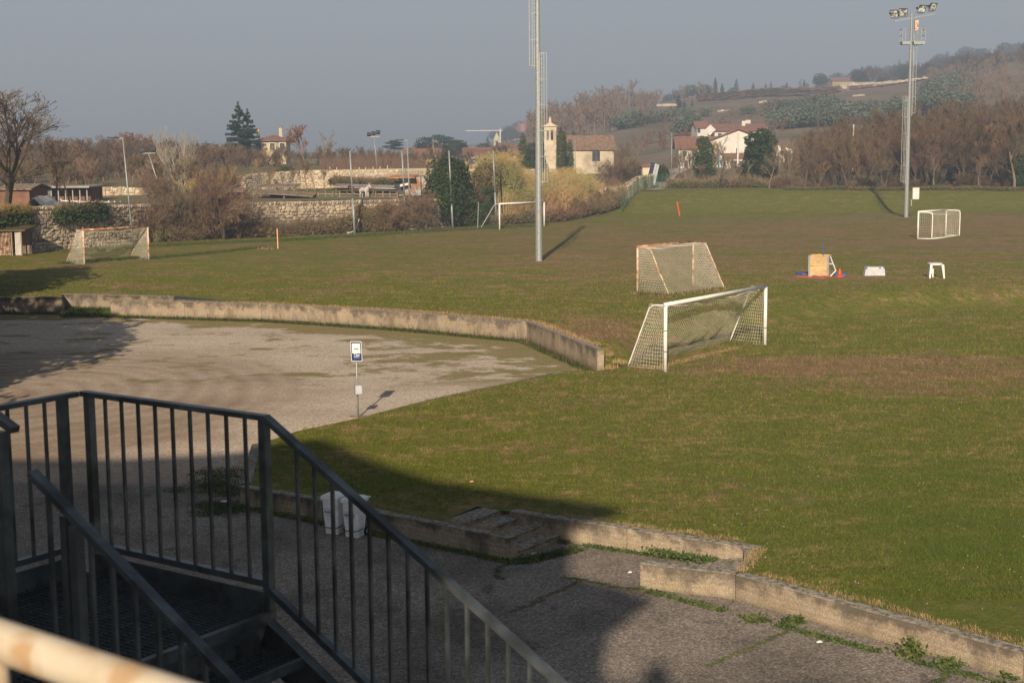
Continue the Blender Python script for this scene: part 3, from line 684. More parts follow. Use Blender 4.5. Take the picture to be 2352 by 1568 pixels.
# ------------------------------------------------------------------ goals
def frame_goal(label,L,Rr,depth,H,r_post,mat,barmat,top_d,netm='net',back=None,sag=.3,cell=.13,torn=False,base=False,r_back=.022,barr=None,cord=.0042,sill=0,backbars=True):
    """L,Rr: post feet; depth: vector to the back feet; top_d: how far the top bar runs back"""
    t=thing('football_goal',L,label,'goal','football goals on the sports field')
    U=V(0,0,1); dn=depth.normalized(); dl=depth.length
    zt=max(L.z,Rr.z)
    for p in (L,Rr):
        m=MB(); m.tube([p-U*.1,p+U*H],r_post,14); m.build('post',mat,t,smooth=True)
    m=MB(); d=(Rr-L).normalized(); ex=r_post
    m.tube([L+U*H-d*ex,Rr+U*H+d*ex],r_post*1.04,14); m.build('crossbar',barmat,t,smooth=True)
    def prof(p,s):      # side profile, s 0..1 along the back line: top bar then slope
        k=top_d/dl
        a=p+U*(H-.03); b=a+dn*top_d-U*.03; c=p+depth; c.z=p.z+.02
        l1=(b-a).length; l2=(c-b).length; q=s*(l1+l2)
        return a.lerp(b,q/l1) if q<l1 else b.lerp(c,(q-l1)/l2)
    if backbars:
      for p in (L,Rr):
        m=MB(); pts=[]
        for i in range(17):
            pts.append(prof(p,i/16))
        k=top_d/dl
        # rounded bend
        pts2=[pts[0]]+[(pts[i-1]+pts[i]*2+pts[i+1])/4 for i in range(1,16)]+[pts[-1]]
        m.tube(pts2,r_back,8); m.build('back_stay',mat,t,smooth=True)
    if base:
        m=MB(); m.tube([L+depth+U*.04,Rr+depth+U*.04],r_back,8); m.build('ground_bar',mat,t,smooth=True)
        for p in (L,Rr):
            m=MB(); m.tube([p+U*.04,p+depth+U*.04],r_back,8); m.build('ground_bar',mat,t,smooth=True)
    # net: back panel and two sides, real cords
    W_=(Rr-L).length; 
    nx=int(W_/cell); nl=int((H+dl)/cell*1.0)
    def bp(i,j):
        s=j/nl; u=i/nx
        a=prof(L,s).lerp(prof(Rr,s),u)
        e=4*u*(1-u)
        a=a-U*(sag*e**.7*math.sin(math.pi*min(1,s*1.15))**.8)*(1-.5*s)
        a=a+dn*(-.25*e*math.sin(math.pi*s))*1
        a+=V(noise.noise(a*1.1),noise.noise(a*1.3+V(5,0,0)),noise.noise(a*1.2+V(0,9,0)))*.07
        if torn and s<.22:
            a=a-U*.35*max(0,math.sin(u*9+1))*(1-s/.22)*e
        if a.z<min(L.z,Rr.z)+.03: a.z=min(L.z,Rr.z)+.03
        return a
    m=MB()
    def seg(a,b):
        if torn and (a.z+b.z)/2>1e9: return
        m.tube([a,b],cord,3,cap=False)
    P2=[[bp(i,j) for j in range(nl+1)] for i in range(nx+1)]
    for i in range(nx+1):
        for j in range(nl+1):
            if torn and j<3 and (3<i*9.5/nx%6<5.5): continue
            if i<nx: seg(P2[i][j],P2[i+1][j])
            if j<nl: seg(P2[i][j],P2[i][j+1])
    m.build('net',netm,t)
    for k,p in enumerate((L,Rr)):
        m=MB(); nz=int(H/cell); nd=max(3,int(dl/cell))
        def q(i,j):
            h=H*(1-j/nz); fr=i/nd
            # depth of the stay at this height
            dd=top_d+(dl-top_d)*(1-h/H)**1.0
            a=p+dn*dd*fr+U*(h if h>0.03 else .03)
            a+=V(noise.noise(a*1.4),noise.noise(a*1.5+V(7,0,0)),noise.noise(a*1.1)*.6)*.08*math.sin(math.pi*fr)
            a-=U*.06*math.sin(math.pi*fr)*(h/H)
            return a
        for i in range(nd+1):
            for j in range(nz+1):
                if i<nd: m.tube([q(i,j),q(i+1,j)],cord,3,cap=False)
                if j<nz: m.tube([q(i,j),q(i,j+1)],cord,3,cap=False)
        m.build('side_net',netm,t)
    return t
g1L,g1R=at(1528,852,.5),at(1757,793,.5)
H1=2.58
g1=frame_goal('large white football goal nearest the viewpoint, on the lower lawn, with a torn sagging net',g1L,g1R,at(1443,841,.5)-g1L,H1,.072,'white_paint','white_paint',.75,torn=True,sag=.42,r_back=.028,cell=.14,cord=.0055)
for p,z in ((g1L,1.55),(g1L,.75),(g1R,.75)):
    m=MB(); m.tube([p+V(0,0,z),p+V(0,0,z+.03)],.076,12); m.build('tie','black',g1)
g2L,g2R=at(1464,672.7,1.3),at(1591.6,656.5,1.3)
frame_goal('rusty football goal with faded white net on the crest behind the large white goal',g2L,g2R,at(1537,680,1.3)-g2L,2.5,.055,'rust','rust2',.95,sag=.12,r_back=.03,cell=.135,cord=.0065)
g3L,g3R=at(194.5,607.4,1.3),at(342.4,596.5,1.3)
frame_goal('rusty football goal with torn pale net in front of the rubble wall at the left',g3L,g3R,at(152.5,604,1.3)-g3L,2.42,.06,'rust','rust2',.75,sag=.35,r_back=.035,cell=.14,cord=.0085)
g4L,g4R=at(1147.6,527.2,1.3),at(1250,520.4,1.3)
frame_goal('white football goal with thin dark net far behind the central mast',g4L,g4R,V(-1.9,2.6,0),2.5,.075,'white_paint','white_paint',.8,netm='net_dark',sag=.25,r_back=.035,cell=.16,cord=.006)
g5L,g5R=at(2108,549,1.3),at(2172,542,1.3)
frame_goal('small white portable goal with a closed base frame near the right edge of the field',g5L,g5R,at(2140,549.5,1.3)-g5L,2.28,.07,'white_paint','white_paint',1.15,sag=.3,base=True,r_back=.045,cell=.15,cord=.007)
def clump(name,label,cat,pts,h,r,n,mat='straw',lean=.4,seed=1,kind='stuff',wid=.008,hh=.6):
    rr=random.Random(seed); m=MB()
    for _ in range(n):
        p=rr.choice(pts); a=rr.uniform(0,6.28); d=r*math.sqrt(rr.random())
        b=V(p.x+math.cos(a)*d,p.y+math.sin(a)*d,p.z-.01); l=h*rr.uniform(1-hh,1); t=rr.uniform(0,6.28)
        tip=b+V(math.cos(t)*lean*l,math.sin(t)*lean*l,l); mid=b.lerp(tip,.5)+V(0,0,l*.12)
        s=V(math.cos(t+1.57),math.sin(t+1.57),0)*wid
        m.v+=[tuple(b-s),tuple(b+s),tuple(mid+s*.8),tuple(mid-s*.8),tuple(tip)]; k=len(m.v)-5
        m.f+=[(k,k+1,k+2,k+3),(k+3,k+2,k+4)]
    o=m.build(name,mat); return tag(o,label,cat,kind=kind)

# ------------------------------------------------------------------ floodlight masts
def ladder(par,x,y,z0,z1,ang,off=.12,hoop=True,n0=''):
    """ladder on the mast side given by ang, with a back guard frame"""
    d=V(math.cos(ang),math.sin(ang),0); s=V(-d.y,d.x,0)
    m=MB()
    for k in (-1,1): m.tube([V(x,y,z0)+d*off+s*.22*k,V(x,y,z1)+d*off+s*.22*k],.024,6)
    z=z0+.15
    while z<z1: m.tube([V(x,y,z)+d*off+s*.22,V(x,y,z)+d*off-s*.22],.016,5); z+=.3
    m.build('ladder','galv_light',par)
    m=MB(); z=z0+.3
    while z<z1+.1:
        for k in (-1,1): m.tube([V(x,y,z)+d*off+s*.22*k,V(x,y,z)+d*(off+.34)+s*.29*k],.02,5)
        m.tube([V(x,y,z)+d*(off+.34)+s*.29,V(x,y,z)+d*(off+.44),V(x,y,z)+d*(off+.34)-s*.29],.019,5)
        z+=1.75
    for k,o2 in ((-.29,.34),(.29,.34),(0,.44)): m.tube([V(x,y,z0+.3)+d*(off+o2)+s*k,V(x,y,z1)+d*(off+o2)+s*k],.019,5)
    m.build('safety_cage','galv_light',par)
def mast(base,H,label,lad,head,lean=0.):
    t=thing('floodlight_mast',base,label,'mast','floodlight masts')
    m=MB(); U=V(0,0,1)
    m.tube([base-U*.2,base+U*H*.39],[.245,.205],12); m.build('lower_tube','galv',t,smooth=False)
    m=MB(); m.tube([base+U*H*.39,base+U*H*.95],[.19,.125],12); m.build('upper_tube','galv',t)
    for z in (H*.39,H*.7,H*.06):
        m=MB(); r=.205 if z<H*.5 else .165; m.tube([base+U*(z-.04),base+U*(z+.04)],r+.02 if z>1.5 else .26,12); m.build('collar','galv',t)
    for (z0,z1,a,off) in lad: ladder(t,base.x,base.y,base.z+z0,base.z+z1,a,off+.1)
    if head:
        top=base+U*H*.93
        m=MB(); m.bar(top+V(-1.95,-.2,-.45),top+V(2.6,.3,.35),.14,.12); m.build('lamp_crossarm','galv',t)
        # platform with railing
        pz=top.z-2.6
        for sx,w0 in ((-1,.75),(1,1.1)):
            m=MB(); m.prism([(top.x+sx*.2,top.y-.5),(top.x+sx*(.3+w0),top.y-.5),(top.x+sx*(.3+w0),top.y+.5),(top.x+sx*.2,top.y+.5)],pz-.32,pz) ; m.build('platform','galv',t)
            m=MB()
            for zz in (.65,1.3):
                m.tube([V(top.x+sx*.25,top.y-.5,pz+zz),V(top.x+sx*(.3+w0),top.y-.5,pz+zz),V(top.x+sx*(.3+w0),top.y+.5,pz+zz)],.035,6)
            for q in ((.3+w0,-.5),(.3+w0,.5),(.3+w0*.6,-.5)): m.tube([V(top.x+sx*q[0],top.y+q[1],pz),V(top.x+sx*q[0],top.y+q[1],pz+1.3)],.035,6)
            m.build('platform_railing','galv',t)
        m=MB(); m.box((top.x+.55,top.y,pz+1.7),(.35,.3,1.1)); m.build('junction_box','rust',t)
        for k,(dx,yaw) in enumerate(((-1.9,-.65),(-1.0,-.25),(.95,.3),(2.1,.45))):
            c=top+V(dx,-.25,.75+dx*.17); d=V(math.sin(yaw),-math.cos(yaw),-.55).normalized(); s=V(0,0,1).cross(d).normalized(); u=d.cross(s)
            hd=MB()
            # tapered housing opening to the front
            f=[c+s*a*.42+u*b_*.42+d*.18 for a,b_ in ((-1,-1),(1,-1),(1,1),(-1,1))]; bk=[c+s*a*.2+u*b_*.22-d*.2 for a,b_ in ((-1,-1),(1,-1),(1,1),(-1,1))]
            n0=len(hd.v); hd.v+=[tuple(p) for p in f+bk]; hd.f+=[(n0+4,n0+5,n0+6,n0+7)]+[(n0+i,n0+(i+1)%4,n0+4+(i+1)%4,n0+4+i) for i in range(4)]
            for i in range(4): hd.bar(f[i],f[(i+1)%4],.05,.05)
            hd.tube([c-s*.45,c-s*.60],.11,8)
            h=hd.build('floodlight','black',t)
            gm=MB(); gm.face(*[p-d*.01 for p in f]); gm.build('lens','glass_lamp',h)
            bm=MB(); bm.tube([c-s*.46-d*.05,c-s*.46-u*.6,c-u*.62,c+s*.46-u*.6,c+s*.46-d*.05],.025,6); bm.build('bracket','galv',h)
    return t
mb1=at(1238,600,1.3)
mast(mb1,23,'tall grey floodlight mast in mid field, its top beyond the frame, with two caged ladders',[(5.2,14.3,-.35,.10),(13.1,22.5,math.pi+.35,.06)],False)
mb2=at(2081,499,1.3)
m2=mast(mb2,23.2,'tall grey floodlight mast with four lamps at the right side of the field',[(3.6,13.2,math.pi+.1,.16),(11,20,.15,.12)],True)
m=MB(); m.box((mb2.x+.95,mb2.y-.1,mb2.z+2.6),(.7,.35,1.25)); eb=m.build('meter_box','plaster_white',m2)
m=MB(); m.box((mb2.x+.5,mb2.y-.1,mb2.z+1.6),(.12,.12,.7)); m.build('cable_duct','galv',m2)
# ------------------------------------------------------------------ net poles and lamp poles along the far touchline
npole=[(815,537.6,7.75,'first tall ball-stop net pole from the left with a curved pipe leaning on it'),(933,529,7.7,'second ball-stop net pole, standing close to the lamp pole'),(1040,522.8,7.7,'third ball-stop net pole, in front of the ivy covered tree'),(1140.3,514.7,7.7,'fourth ball-stop net pole, just left of the far white goal')]
NP=[]
for x,y,h,l in npole:
    b=at(x,y,1.3); NP.append(b); t=thing('net_pole',b,l,'pole','ball-stop net poles')
    m=MB(); m.tube([b-V(0,0,.2),b+V(-.12,0,h*.42)],.11,10); m.build('lower_tube','galv',t,smooth=True)
    m=MB(); m.tube([b+V(-.12,0,h*.42),b+V(-.28,0,h)],.085,10); m.build('upper_tube','galv',t,smooth=True)
    m=MB(); m.tube([b+V(-.12,0,h*.42-.06),b+V(-.12,0,h*.42+.06)],.13,10); m.build('collar','galv',t)
nt_=thing('ball_stop_net',NP[2],'fine dark ball-stop net hanging between the tall poles behind the far goal','net')
for a,b in zip(NP[1:],NP[2:]):
    m=MB(); L=(b-a).length; n=int(L/.32); 
    for i in range(n+1):
        p=a.lerp(b,i/n); m.tube([p+V(-.1,0,.3),p+V(-.25,0,7.3)],.005,3,cap=False)
    for j in range(22):
        z=.3+j*.333; m.tube([a+V(-.1,0,z),b+V(-.1,0,z)],.005,3,cap=False)
    m.build('net_panel','net_dark',nt_)
b=at(1097,525.5,1.3); t=thing('short_pole',b,'short thin grey pole left of the far white goal','pole')
m=MB(); m.tube([b,b+V(.12,0,2.55)],.05,8); m.build('tube','galv',t); m=MB(); m.tube([b+V(.12,0,2.55),b+V(.12,0,2.62)],.065,8); m.build('cap','galv',t)
a=at(797,536,1.35); b=atd(825,503,a.y+1.2); m=MB(); mid=(a+b)/2+V(.25,0,-.3); m.tube([a,a.lerp(mid,.5)+V(.05,0,-.05),mid,b],.035,6)
tag(m.build('bent_pipe','white_paint'),'thin white bent pipe leaning against the first net pole','pipe')
a=at(1287,521,1.3)
b=atd(1214+41,463+4,a.y+1); a=at(1249,524,1.3)
a=at(1250+0,519,1.3)
m=MB(); a=at(2249/1.7415,(350+1200/2.297)/1.7415,1.3); b=atd((1800+955/2.297)/1.7415,(350+1010/2.297)/1.7415,a.y); m.tube([a,b],.035,5)
tag(m.build('leaning_stake','galv'),'thin pale stake leaning in the reeds right of the far goal','stake')
def stick(px,y0,y1,px1,label,mat,r=.035):
    a=at(px,y0,1.3); b=atd(px1,y1,a.y); m=MB(); m.tube([a,b],r,8); o=m.build('corner_stick',mat); tag(o,label,'stick')
stick(638.5,571,525,636.5,'faded orange upright stick at the far left edge of the pitch','salmon',.05)
stick(1561,497,463.5,1555.5,'bright orange leaning stick on the far green bank','orange',.075)
def lamp_pole(px,D,ytop,zb,label,arm=(-.9,.0),kind='flat',lean=0.,r=.07):
    top=atd(px,ytop,D); b=V(top.x-lean,D,zb); t=thing('lamp_pole',b,label,'lamp pole','lamp poles around the field')
    m=MB(); m.tube([b,b.lerp(top,.5),top],[r*1.3,r,r*.75],8); m.build('pole','galv',t,smooth=True)
    if kind=='flat':
        m=MB(); m.bar(top+V(.08,0,0),top+V(arm[0],arm[1],.03),.05,.05); m.build('arm','galv',t)
        m=MB(); m.obox(top+V(arm[0]*.75,arm[1],.06),(abs(arm[0])*.42,0,0),(0,.16,0),(0,0,.05)); m.build('lamp_head','black',t)
    else:
        m=MB(); m.bar(top+V(-.7,0,0),top+V(.7,0,0),.08,.08); m.build('arm','galv',t)
        for k in range(kind):
            c=top+V(-.55+1.1*k/max(1,kind-1),-.1,.28+.12*k); m=MB(); m.obox(c,(.24,.05,0),(0,.1,-.05),(0,.08,.2)); h=m.build('floodlight','black',t)
            m=MB(); m.obox(c+V(0,-.12,.05),(.2,.04,0),(0,.006,0),(0,.06,.16)); m.build('lens','window',h)
    return t
lamp_pole(282,119.5,318,1.2,'tall thin lamp pole behind the rusty goal at the left with one flat lamp',arm=(-1.0,0),lean=-.49)
lamp_pole(341,150,352,4.4,'leaning lamp pole with two floodlights beside the pale birch',kind=2,lean=-1.3)
lamp_pole(858.5,175,314,6.5,'leaning lamp pole with clustered floodlights on the vineyard terrace',kind=3,lean=-.4)
lamp_pole(935,143.5,323,1.3,'tall lamp pole with one flat lamp right beside the second net pole',arm=(-1.0,0),lean=-.22)
lamp_pole(1321,215,325,4.3,'slim grey lamp pole in front of the church wall',arm=(-.9,0),r=.06)
lamp_pole(1543,232,308,4.4,'slim grey lamp pole beside the parked car',arm=(-.9,0),r=.075)
# ------------------------------------------------------------------ bus stop sign
sb=at(823,960,.40); sb.z=h_lot(sb.x,sb.y)
t=thing('bus_stop_sign',sb,'blue and white bus stop sign on a pole at the edge of the gravel','sign')
tp=atd(816,800,sb.y)
m=MB(); m.tube([sb-V(0,0,.1),V(tp.x+.02,sb.y,tp.z+.15)],.03,10); m.build('pole','galv',t,smooth=True)
def rrect(m,c,ax,az,hw,hh,r,dy,n=5):
    pts=[]
    for cxx,czz,a0 in ((hw-r,hh-r,0),(-hw+r,hh-r,90),(-hw+r,-hh+r,180),(hw-r,-hh+r,270)):
        for k in range(n+1):
            a=rad(a0+90*k/n); pts.append(c+ax*(cxx+r*math.cos(a))+az*(czz+r*math.sin(a)))
    k=len(pts); n0=len(m.v); m.v+=[tuple(p+V(0,-dy,0)) for p in pts]+[tuple(p+V(0,dy,0)) for p in pts]
    m.f.append(tuple(range(n0,n0+k))); m.f.append(tuple(range(n0+2*k-1,n0+k-1,-1)))
    for i in range(k): j=(i+1)%k; m.f.append((n0+i,n0+k+i,n0+k+j,n0+j))
ctr=atd(818.5,806.5,sb.y-.06); AX=V(math.cos(.12),math.sin(.12),-.03).normalized(); AZ=V(-.035,0,1).normalized()
S=sb.y/F*.991
m=MB(); rrect(m,ctr,AX,AZ,.178,.325,.03,.012); pl=m.build('panel','sign_white',t)
m=MB(); rrect(m,ctr+V(0,-.014,0),AX,AZ,.162,.309,.022,.004); m.build('blue_face','navy',pl)
m=MB(); rrect(m,ctr+AZ*.095+V(0,-.021,0),AX,AZ,.132,.165,.004,.003); m.build('white_field','sign_white',pl)
tinted=MB(); tinted.obox(ctr+AZ*.085+V(0,-.027,0),AX*.11,V(0,.001,0),AZ*.028); m=tinted
m.build('bus_pictogram_body',noisy('faded_pictogram',(.45,.55,.50),(.62,.56,.55),30),pl)
m=MB()
for dx in (-.03,.034): m.obox(ctr+AZ*.080+AX*dx+V(0,-.030,0),AX*.018,V(0,.001,0),AZ*.020)
m.build('pictogram_windows','ink',pl)
m=MB()
for k in (-.042,-.022):   # two interlocking rings
    c=ctr-AZ*.125+AX*k+V(0,-.021,0); pts=[c+AX*.040*math.cos(a*.3927)+AZ*.046*math.sin(a*.3927) for a in range(17)]; m.tube(pts,.0042,4)
m.bar(ctr-AZ*.196-AX*.085+V(0,-.021,0),ctr-AZ*.196+AX*.085+V(0,-.021,0),.004,.009)
m.build('ring_emblem','sign_white',pl)
m=MB()
for (x0,y0,x1,y1) in ((-.05,.16,-.02,.1),(.0,.17,.01,.09),(.05,.16,.04,.1),(-.06,.02,-.02,-.02),(-.02,-.02,.0,-.06),(.06,.0,.09,-.04)):
    m.bar(ctr+AX*x0+AZ*(y0+.07)+V(0,-.025,0),ctr+AX*x1+AZ*(y1+.07)+V(0,-.025,0),.002,.004)
m.build('crack_lines','galv',pl)
def text(body,name,parent,pos,ax,az,size,mat,bold=0,align='CENTER'):
    cu=bpy.data.curves.new(name,'FONT'); cu.body=body; cu.size=size; cu.align_x=align; cu.align_y='CENTER'; cu.offset=bold; cu.extrude=.001
    tmp=bpy.data.objects.new(name,cu); COL.objects.link(tmp); bpy.context.view_layer.update()
    me=bpy.data.meshes.new_from_object(tmp.evaluated_get(bpy.context.evaluated_depsgraph_get())); bpy.data.objects.remove(tmp)
    me.name=name; me.materials.clear(); me.materials.append(Mt[mat])
    ay=az.cross(ax).normalized(); az2=az.normalized(); ax=ax.normalized()
    M=Matrix((ax,az2,ax.cross(az2))).transposed()
    for v in me.vertices: v.co=M@v.co
    o=bpy.data.objects.new(name,me); COL.objects.link(o); o.parent=parent; o.location=pos-wloc(parent); return o
text('atv','lettering',pl,ctr-AZ*.128+AX*.048+V(0,-.021,0),AX,AZ,.085,'sign_white',.003)
bc=atd(823.5,894,sb.y-.10)
m=MB(); q=.10
m.obox(bc,V(.115,.05,0),V(-.03,.06,0),V(-.005,0,.155)); bx=m.build('timetable_box','galv',t)
m=MB(); m.obox(bc+V(.012,-.075,0),V(.10,.043,0),V(-.0015,.003,0),V(-.005,0,.14)); m.build('box_cover','box_plastic',bx)
m=MB(); m.box((sb.x-.02,sb.y,sb.z+.02),(.55,.3,.06)); m.build('footing','concrete',t)
# ------------------------------------------------------------------ wheelie bins
def wbin(c,ang,label,word,hgt=.90,wsize=.075):
    t=thing('wheelie_bin',c,label,'wheeled bin','white wheeled bins'); ca,sa=math.cos(ang),math.sin(ang)
    X=V(ca,sa,0); Y=V(-sa,ca,0)
    def q(x,y,z): return c+X*x+Y*y+V(0,0,z)
    def ringp(hx,y0,y1,z,ch=.035): return [q(-hx+ch,y0,z),q(hx-ch,y0,z),q(hx,y0+ch,z),q(hx,y1-ch,z),q(hx-ch,y1,z),q(-hx+ch,y1,z),q(-hx,y1-ch,z),q(-hx,y0+ch,z)]
    def loft(m,rs):
        n0=len(m.v)
        for r_ in rs: m.v+=[tuple(p) for p in r_]
        k=len(rs[0])
        m.f.append(tuple(range(n0+k-1,n0-1,-1)))
        for a in range(len(rs)-1):
            for i in range(k): j=(i+1)%k; m.f.append((n0+a*k+i,n0+a*k+j,n0+(a+1)*k+j,n0+(a+1)*k+i))
        e=n0+(len(rs)-1)*k; m.f.append(tuple(range(e,e+k)))
    m=MB(); loft(m,[ringp(.175,-.17,.16,0),ringp(.18,-.175,.17,.08),ringp(.222,-.235,.25,hgt-.04)]); m.build('body','plastic',t)
    m=MB(); loft(m,[ringp(.245,-.265,.275,hgt-.06,.03),ringp(.25,-.27,.28,hgt-.005,.03)]); m.build('rim','plastic',t)
    m=MB(); loft(m,[ringp(.243,-.262,.285,hgt-.002,.04),ringp(.235,-.25,.285,hgt+.025,.05),ringp(.17,-.17,.24,hgt+.05,.05)]); ld=m.build('lid','plastic',t)
    m=MB(); m.bar(q(-.12,-.245,hgt+.045),q(.12,-.245,hgt+.045),.03,.025); m.build('lid_handle','plastic',ld)
    m=MB(); m.tube([q(-.23,.30,hgt+.0),q(.23,.30,hgt+.0)],.017,8); m.tube([q(.2,.30,hgt),q(.26,.30,hgt)],.022,8); m.build('hinge_bar','plastic',t)
    m=MB(); m.tube([q(-.215,.02,.20),q(-.22,-.23,.19),q(-.15,-.29,.185),q(.15,-.29,.185),q(.22,-.23,.19),q(.215,.02,.20)],.012,8); m.build('pedal_bar','galv_dark',t,smooth=True)
    for sx in (-1,1):
        m=MB(); m.tube([q(sx*.19,.19,.10),q(sx*.235,.19,.10)],.10,20); wh=m.build('wheel','tyre',t)
        m=MB(); m.tube([q(sx*.20,.19,.10),q(sx*.242,.19,.10)],.055,14); m.build('hub','plastic',wh)
    tilt=V(0,0,1)+(-Y)*.075; tilt.normalize()
    pc=q(-.01,-.2135,hgt*.60); m=MB(); m.obox(pc-Y*.003,X*.125,Y*.0012,tilt*.105); pa=m.build('paper_label','paper',t)
    text(word,'lettering',pa,pc-Y*.006,X,tilt,wsize,'ink',.0018)
    return t
bang=-.42
b2=at(810,1241,0); b2=at(812,1234,0)+V(.02,.16,0)
b1=at(766,1226,0)+V(.02,.16,0)
wbin(b1,bang,'white wheeled bin lettered PLASTICA, left of the other against the low wall','PLASTICA',wsize=.062)
wbin(b2,bang,'white wheeled bin lettered SECCO, in front and right of its neighbour','SECCO',wsize=.088)
# ------------------------------------------------------------------ training gear on the pitch
def gp(px,py): return at(px,py,1.3)
zg=1.3
cb=gp(1885,639); ax=V(1,.12,0).normalized(); ay=V(-.12,1,0).normalized()
L0=gp((3000+610/2.6133)/1.7415,(900+540/2.6133)/1.7415); L1=gp((3000+818/2.6133)/1.7415,(900+545/2.6133)/1.7415)
ax=(L1-L0); wb=ax.length; ax.normalize(); ay=V(-ax.y,ax.x,0); hb=1.28
t=thing('wooden_crate_box',L0,'open softwood box of stacked board collars with steel corners on the pitch','crate')
dp=.95
for lvl in range(4):
    z0=zg+.02+lvl*hb/4; z1=z0+hb/4-.012
    for (p,q) in ((L0,L1),(L1,L1+ay*dp),(L1+ay*dp,L0+ay*dp),(L0+ay*dp,L0)):
        m=MB(); p=V(p.x,p.y,(z0+z1)/2); q=V(q.x,q.y,(z0+z1)/2); m.bar(p,q,.03,z1-z0); m.build('board','wood_new',t)
for p,dx,dy in ((L0,1,1),(L1,-1,1),(L1+ay*dp,-1,-1),(L0+ay*dp,1,-1)):
    m=MB(); m.obox(V(p.x,p.y,zg+hb/2)+ax*dx*.045-ay*.017*dy,ax*.055,ay*.004,(0,0,hb/2+.01)); m.obox(V(p.x,p.y,zg+hb/2)+ay*dy*.045-ax*.017*dx,ay*.055,ax*.004,(0,0,hb/2+.01)); m.build('corner_bracket','galv',t)
m=MB(); pts=[L0+ax*(wb*.5+.22*math.cos(a*.3))+ay*.1+V(0,0,hb-.05+.12*math.sin(a*.3)) for a in range(11)]; m.tube(pts,.018,6)
tag(m.build('hoop','yellow'),'yellow training hoop sticking out of the wooden box','hoop')
a=V(*(L0+ax*wb*.72+ay*.8)[:]); a.z=zg+.1; b=atd((3000+768/2.6133)/1.7415,(900+195/2.6133)/1.7415,a.y); m=MB(); m.tube([V(b.x,b.y,zg+.05),b],.028,8)
tag(m.build('blue_pole','blue'),'upright blue slalom pole standing in the wooden box','pole')
def pole2(n,p,q,mat,label,r=.028,cat='pole'):
    m=MB(); m.tube([p,q],r,8); o=m.build(n,mat); return tag(o,label,cat)
Z=lambda px,py,h=.03:(lambda p:V(p.x,p.y,zg+h))(gp(px,py))
k=1/2.6133
def Zc(x,y,h=.03): return Z((3000+x*k)/1.7415,(900+y*k)/1.7415,h)
pole2('slalom_pole',Zc(478,540),Zc(790,558),'orange','orange slalom pole lying in front of the wooden box, the longer front one')
pole2('slalom_pole',Zc(548,525,.07),Zc(858,552,.07),'orange','orange slalom pole lying against the foot of the wooden box')
pole2('slalom_pole',Zc(905,530,.03),Zc(998,534,.03),'orange','short orange pole lying behind the orange cone')
pole2('slalom_pole',Zc(520,530,.06),Zc(760,550,.06),'blue','blue slalom pole lying between two orange ones')
# folded white hurdle leaning on the box
a=L1+V(0,0,0)+ax*.05; hd=thing('training_hurdle',L1+ax*.1,'white training hurdle frame leaning on the right side of the box','hurdle')
p1=Zc(835,392,0); 
c0=V(L1.x+.08,L1.y-.03,zg+hb-.02); c1=V(L1.x+.50,L1.y+.25,zg+.36); c2=V(L1.x+.10,L1.y+.0,zg+.03)
for q in ((c0,c1),(c1,c2)):
    m=MB(); m.tube(list(q),.035,8); m.build('tube','white_paint',hd)
for q in (c0,c1):
    m=MB(); m.tube([q,q+V(.03,0,.03)],.05,8); m.build('red_joint','orange',hd)
m=MB(); m.tube([c0.lerp(c1,.55),c0.lerp(c1,.55)+V(-.25,.1,.02)],.025,6); m.build('tube','white_paint',hd)
cn=Zc(937,541,0); t=thing('traffic_cone',cn,'orange cone beside the wooden box','cone')
m=MB(); m.box((cn.x,cn.y,cn.z+.02),(.36,.36,.04)); m.build('base','orange',t); m=MB(); m.tube([cn+V(0,0,.03),cn+V(0,0,.50)],[.14,.03],16); m.build('body','orange',t,smooth=True)
for (x0,y0,x1,y1,l) in ((490,524,600,512,'flat blue mat lying left of the wooden box'),(885,524,1015,528,'flat blue mat lying right of the wooden box')):
    p,q=Zc(x0,y0,0),Zc(x1,y1,0); m=MB(); 
    for s_ in range(3): m.obox((p+q)/2+V(0,.22*s_-.1,.04+.02*s_),(q-p)/2,(0,.15,0),(0,0,.025))
    tag(m.build('foam_mat','blue'),l,'mat')
# transparent storage box
c=Zc(1295,526,0); t=thing('storage_box',c,'milky plastic storage box with blue clips lying on the pitch','plastic box')
m=MB(); w0,h0=.62,.52
pts=[(-w0,-.25,0),(w0,-.25,0),(w0,.25,0),(-w0,.25,0)]; top=[(-w0*.86,-.2,h0),(w0*.94,-.2,h0),(w0*.94,.2,h0),(-w0*.86,.2,h0)]
m.v=[tuple(c+V(*p)) for p in pts+top]; m.f=[(3,2,1,0),(4,5,6,7),(0,1,5,4),(1,2,6,5),(2,3,7,6),(3,0,4,7)]; m.build('body','box_plastic',t)
m=MB(); m.box((c.x,c.y-.235,c.z+.22),(w0*1.75,.01,.36)); m.build('front_rim','box_plastic',t)
for x in (-.5,.3,.56):
    m=MB(); m.tube([c+V(x,-.24,.47),c+V(x,-.17,.47)],.05,10); m.build('clip','blue',t)
m=MB()
for i in range(14): 
    p=c+V(.1+.3*R.uniform(-.8,.9),-.24,.06+.16*R.random()); m.obox(p,(R.uniform(.01,.03),0,0),(0,.006,0),(0,0,R.uniform(.01,.03)))
m.build('paper_scraps',noisy('pink_paper',(.7,.45,.42),(.75,.7,.68),30),t)
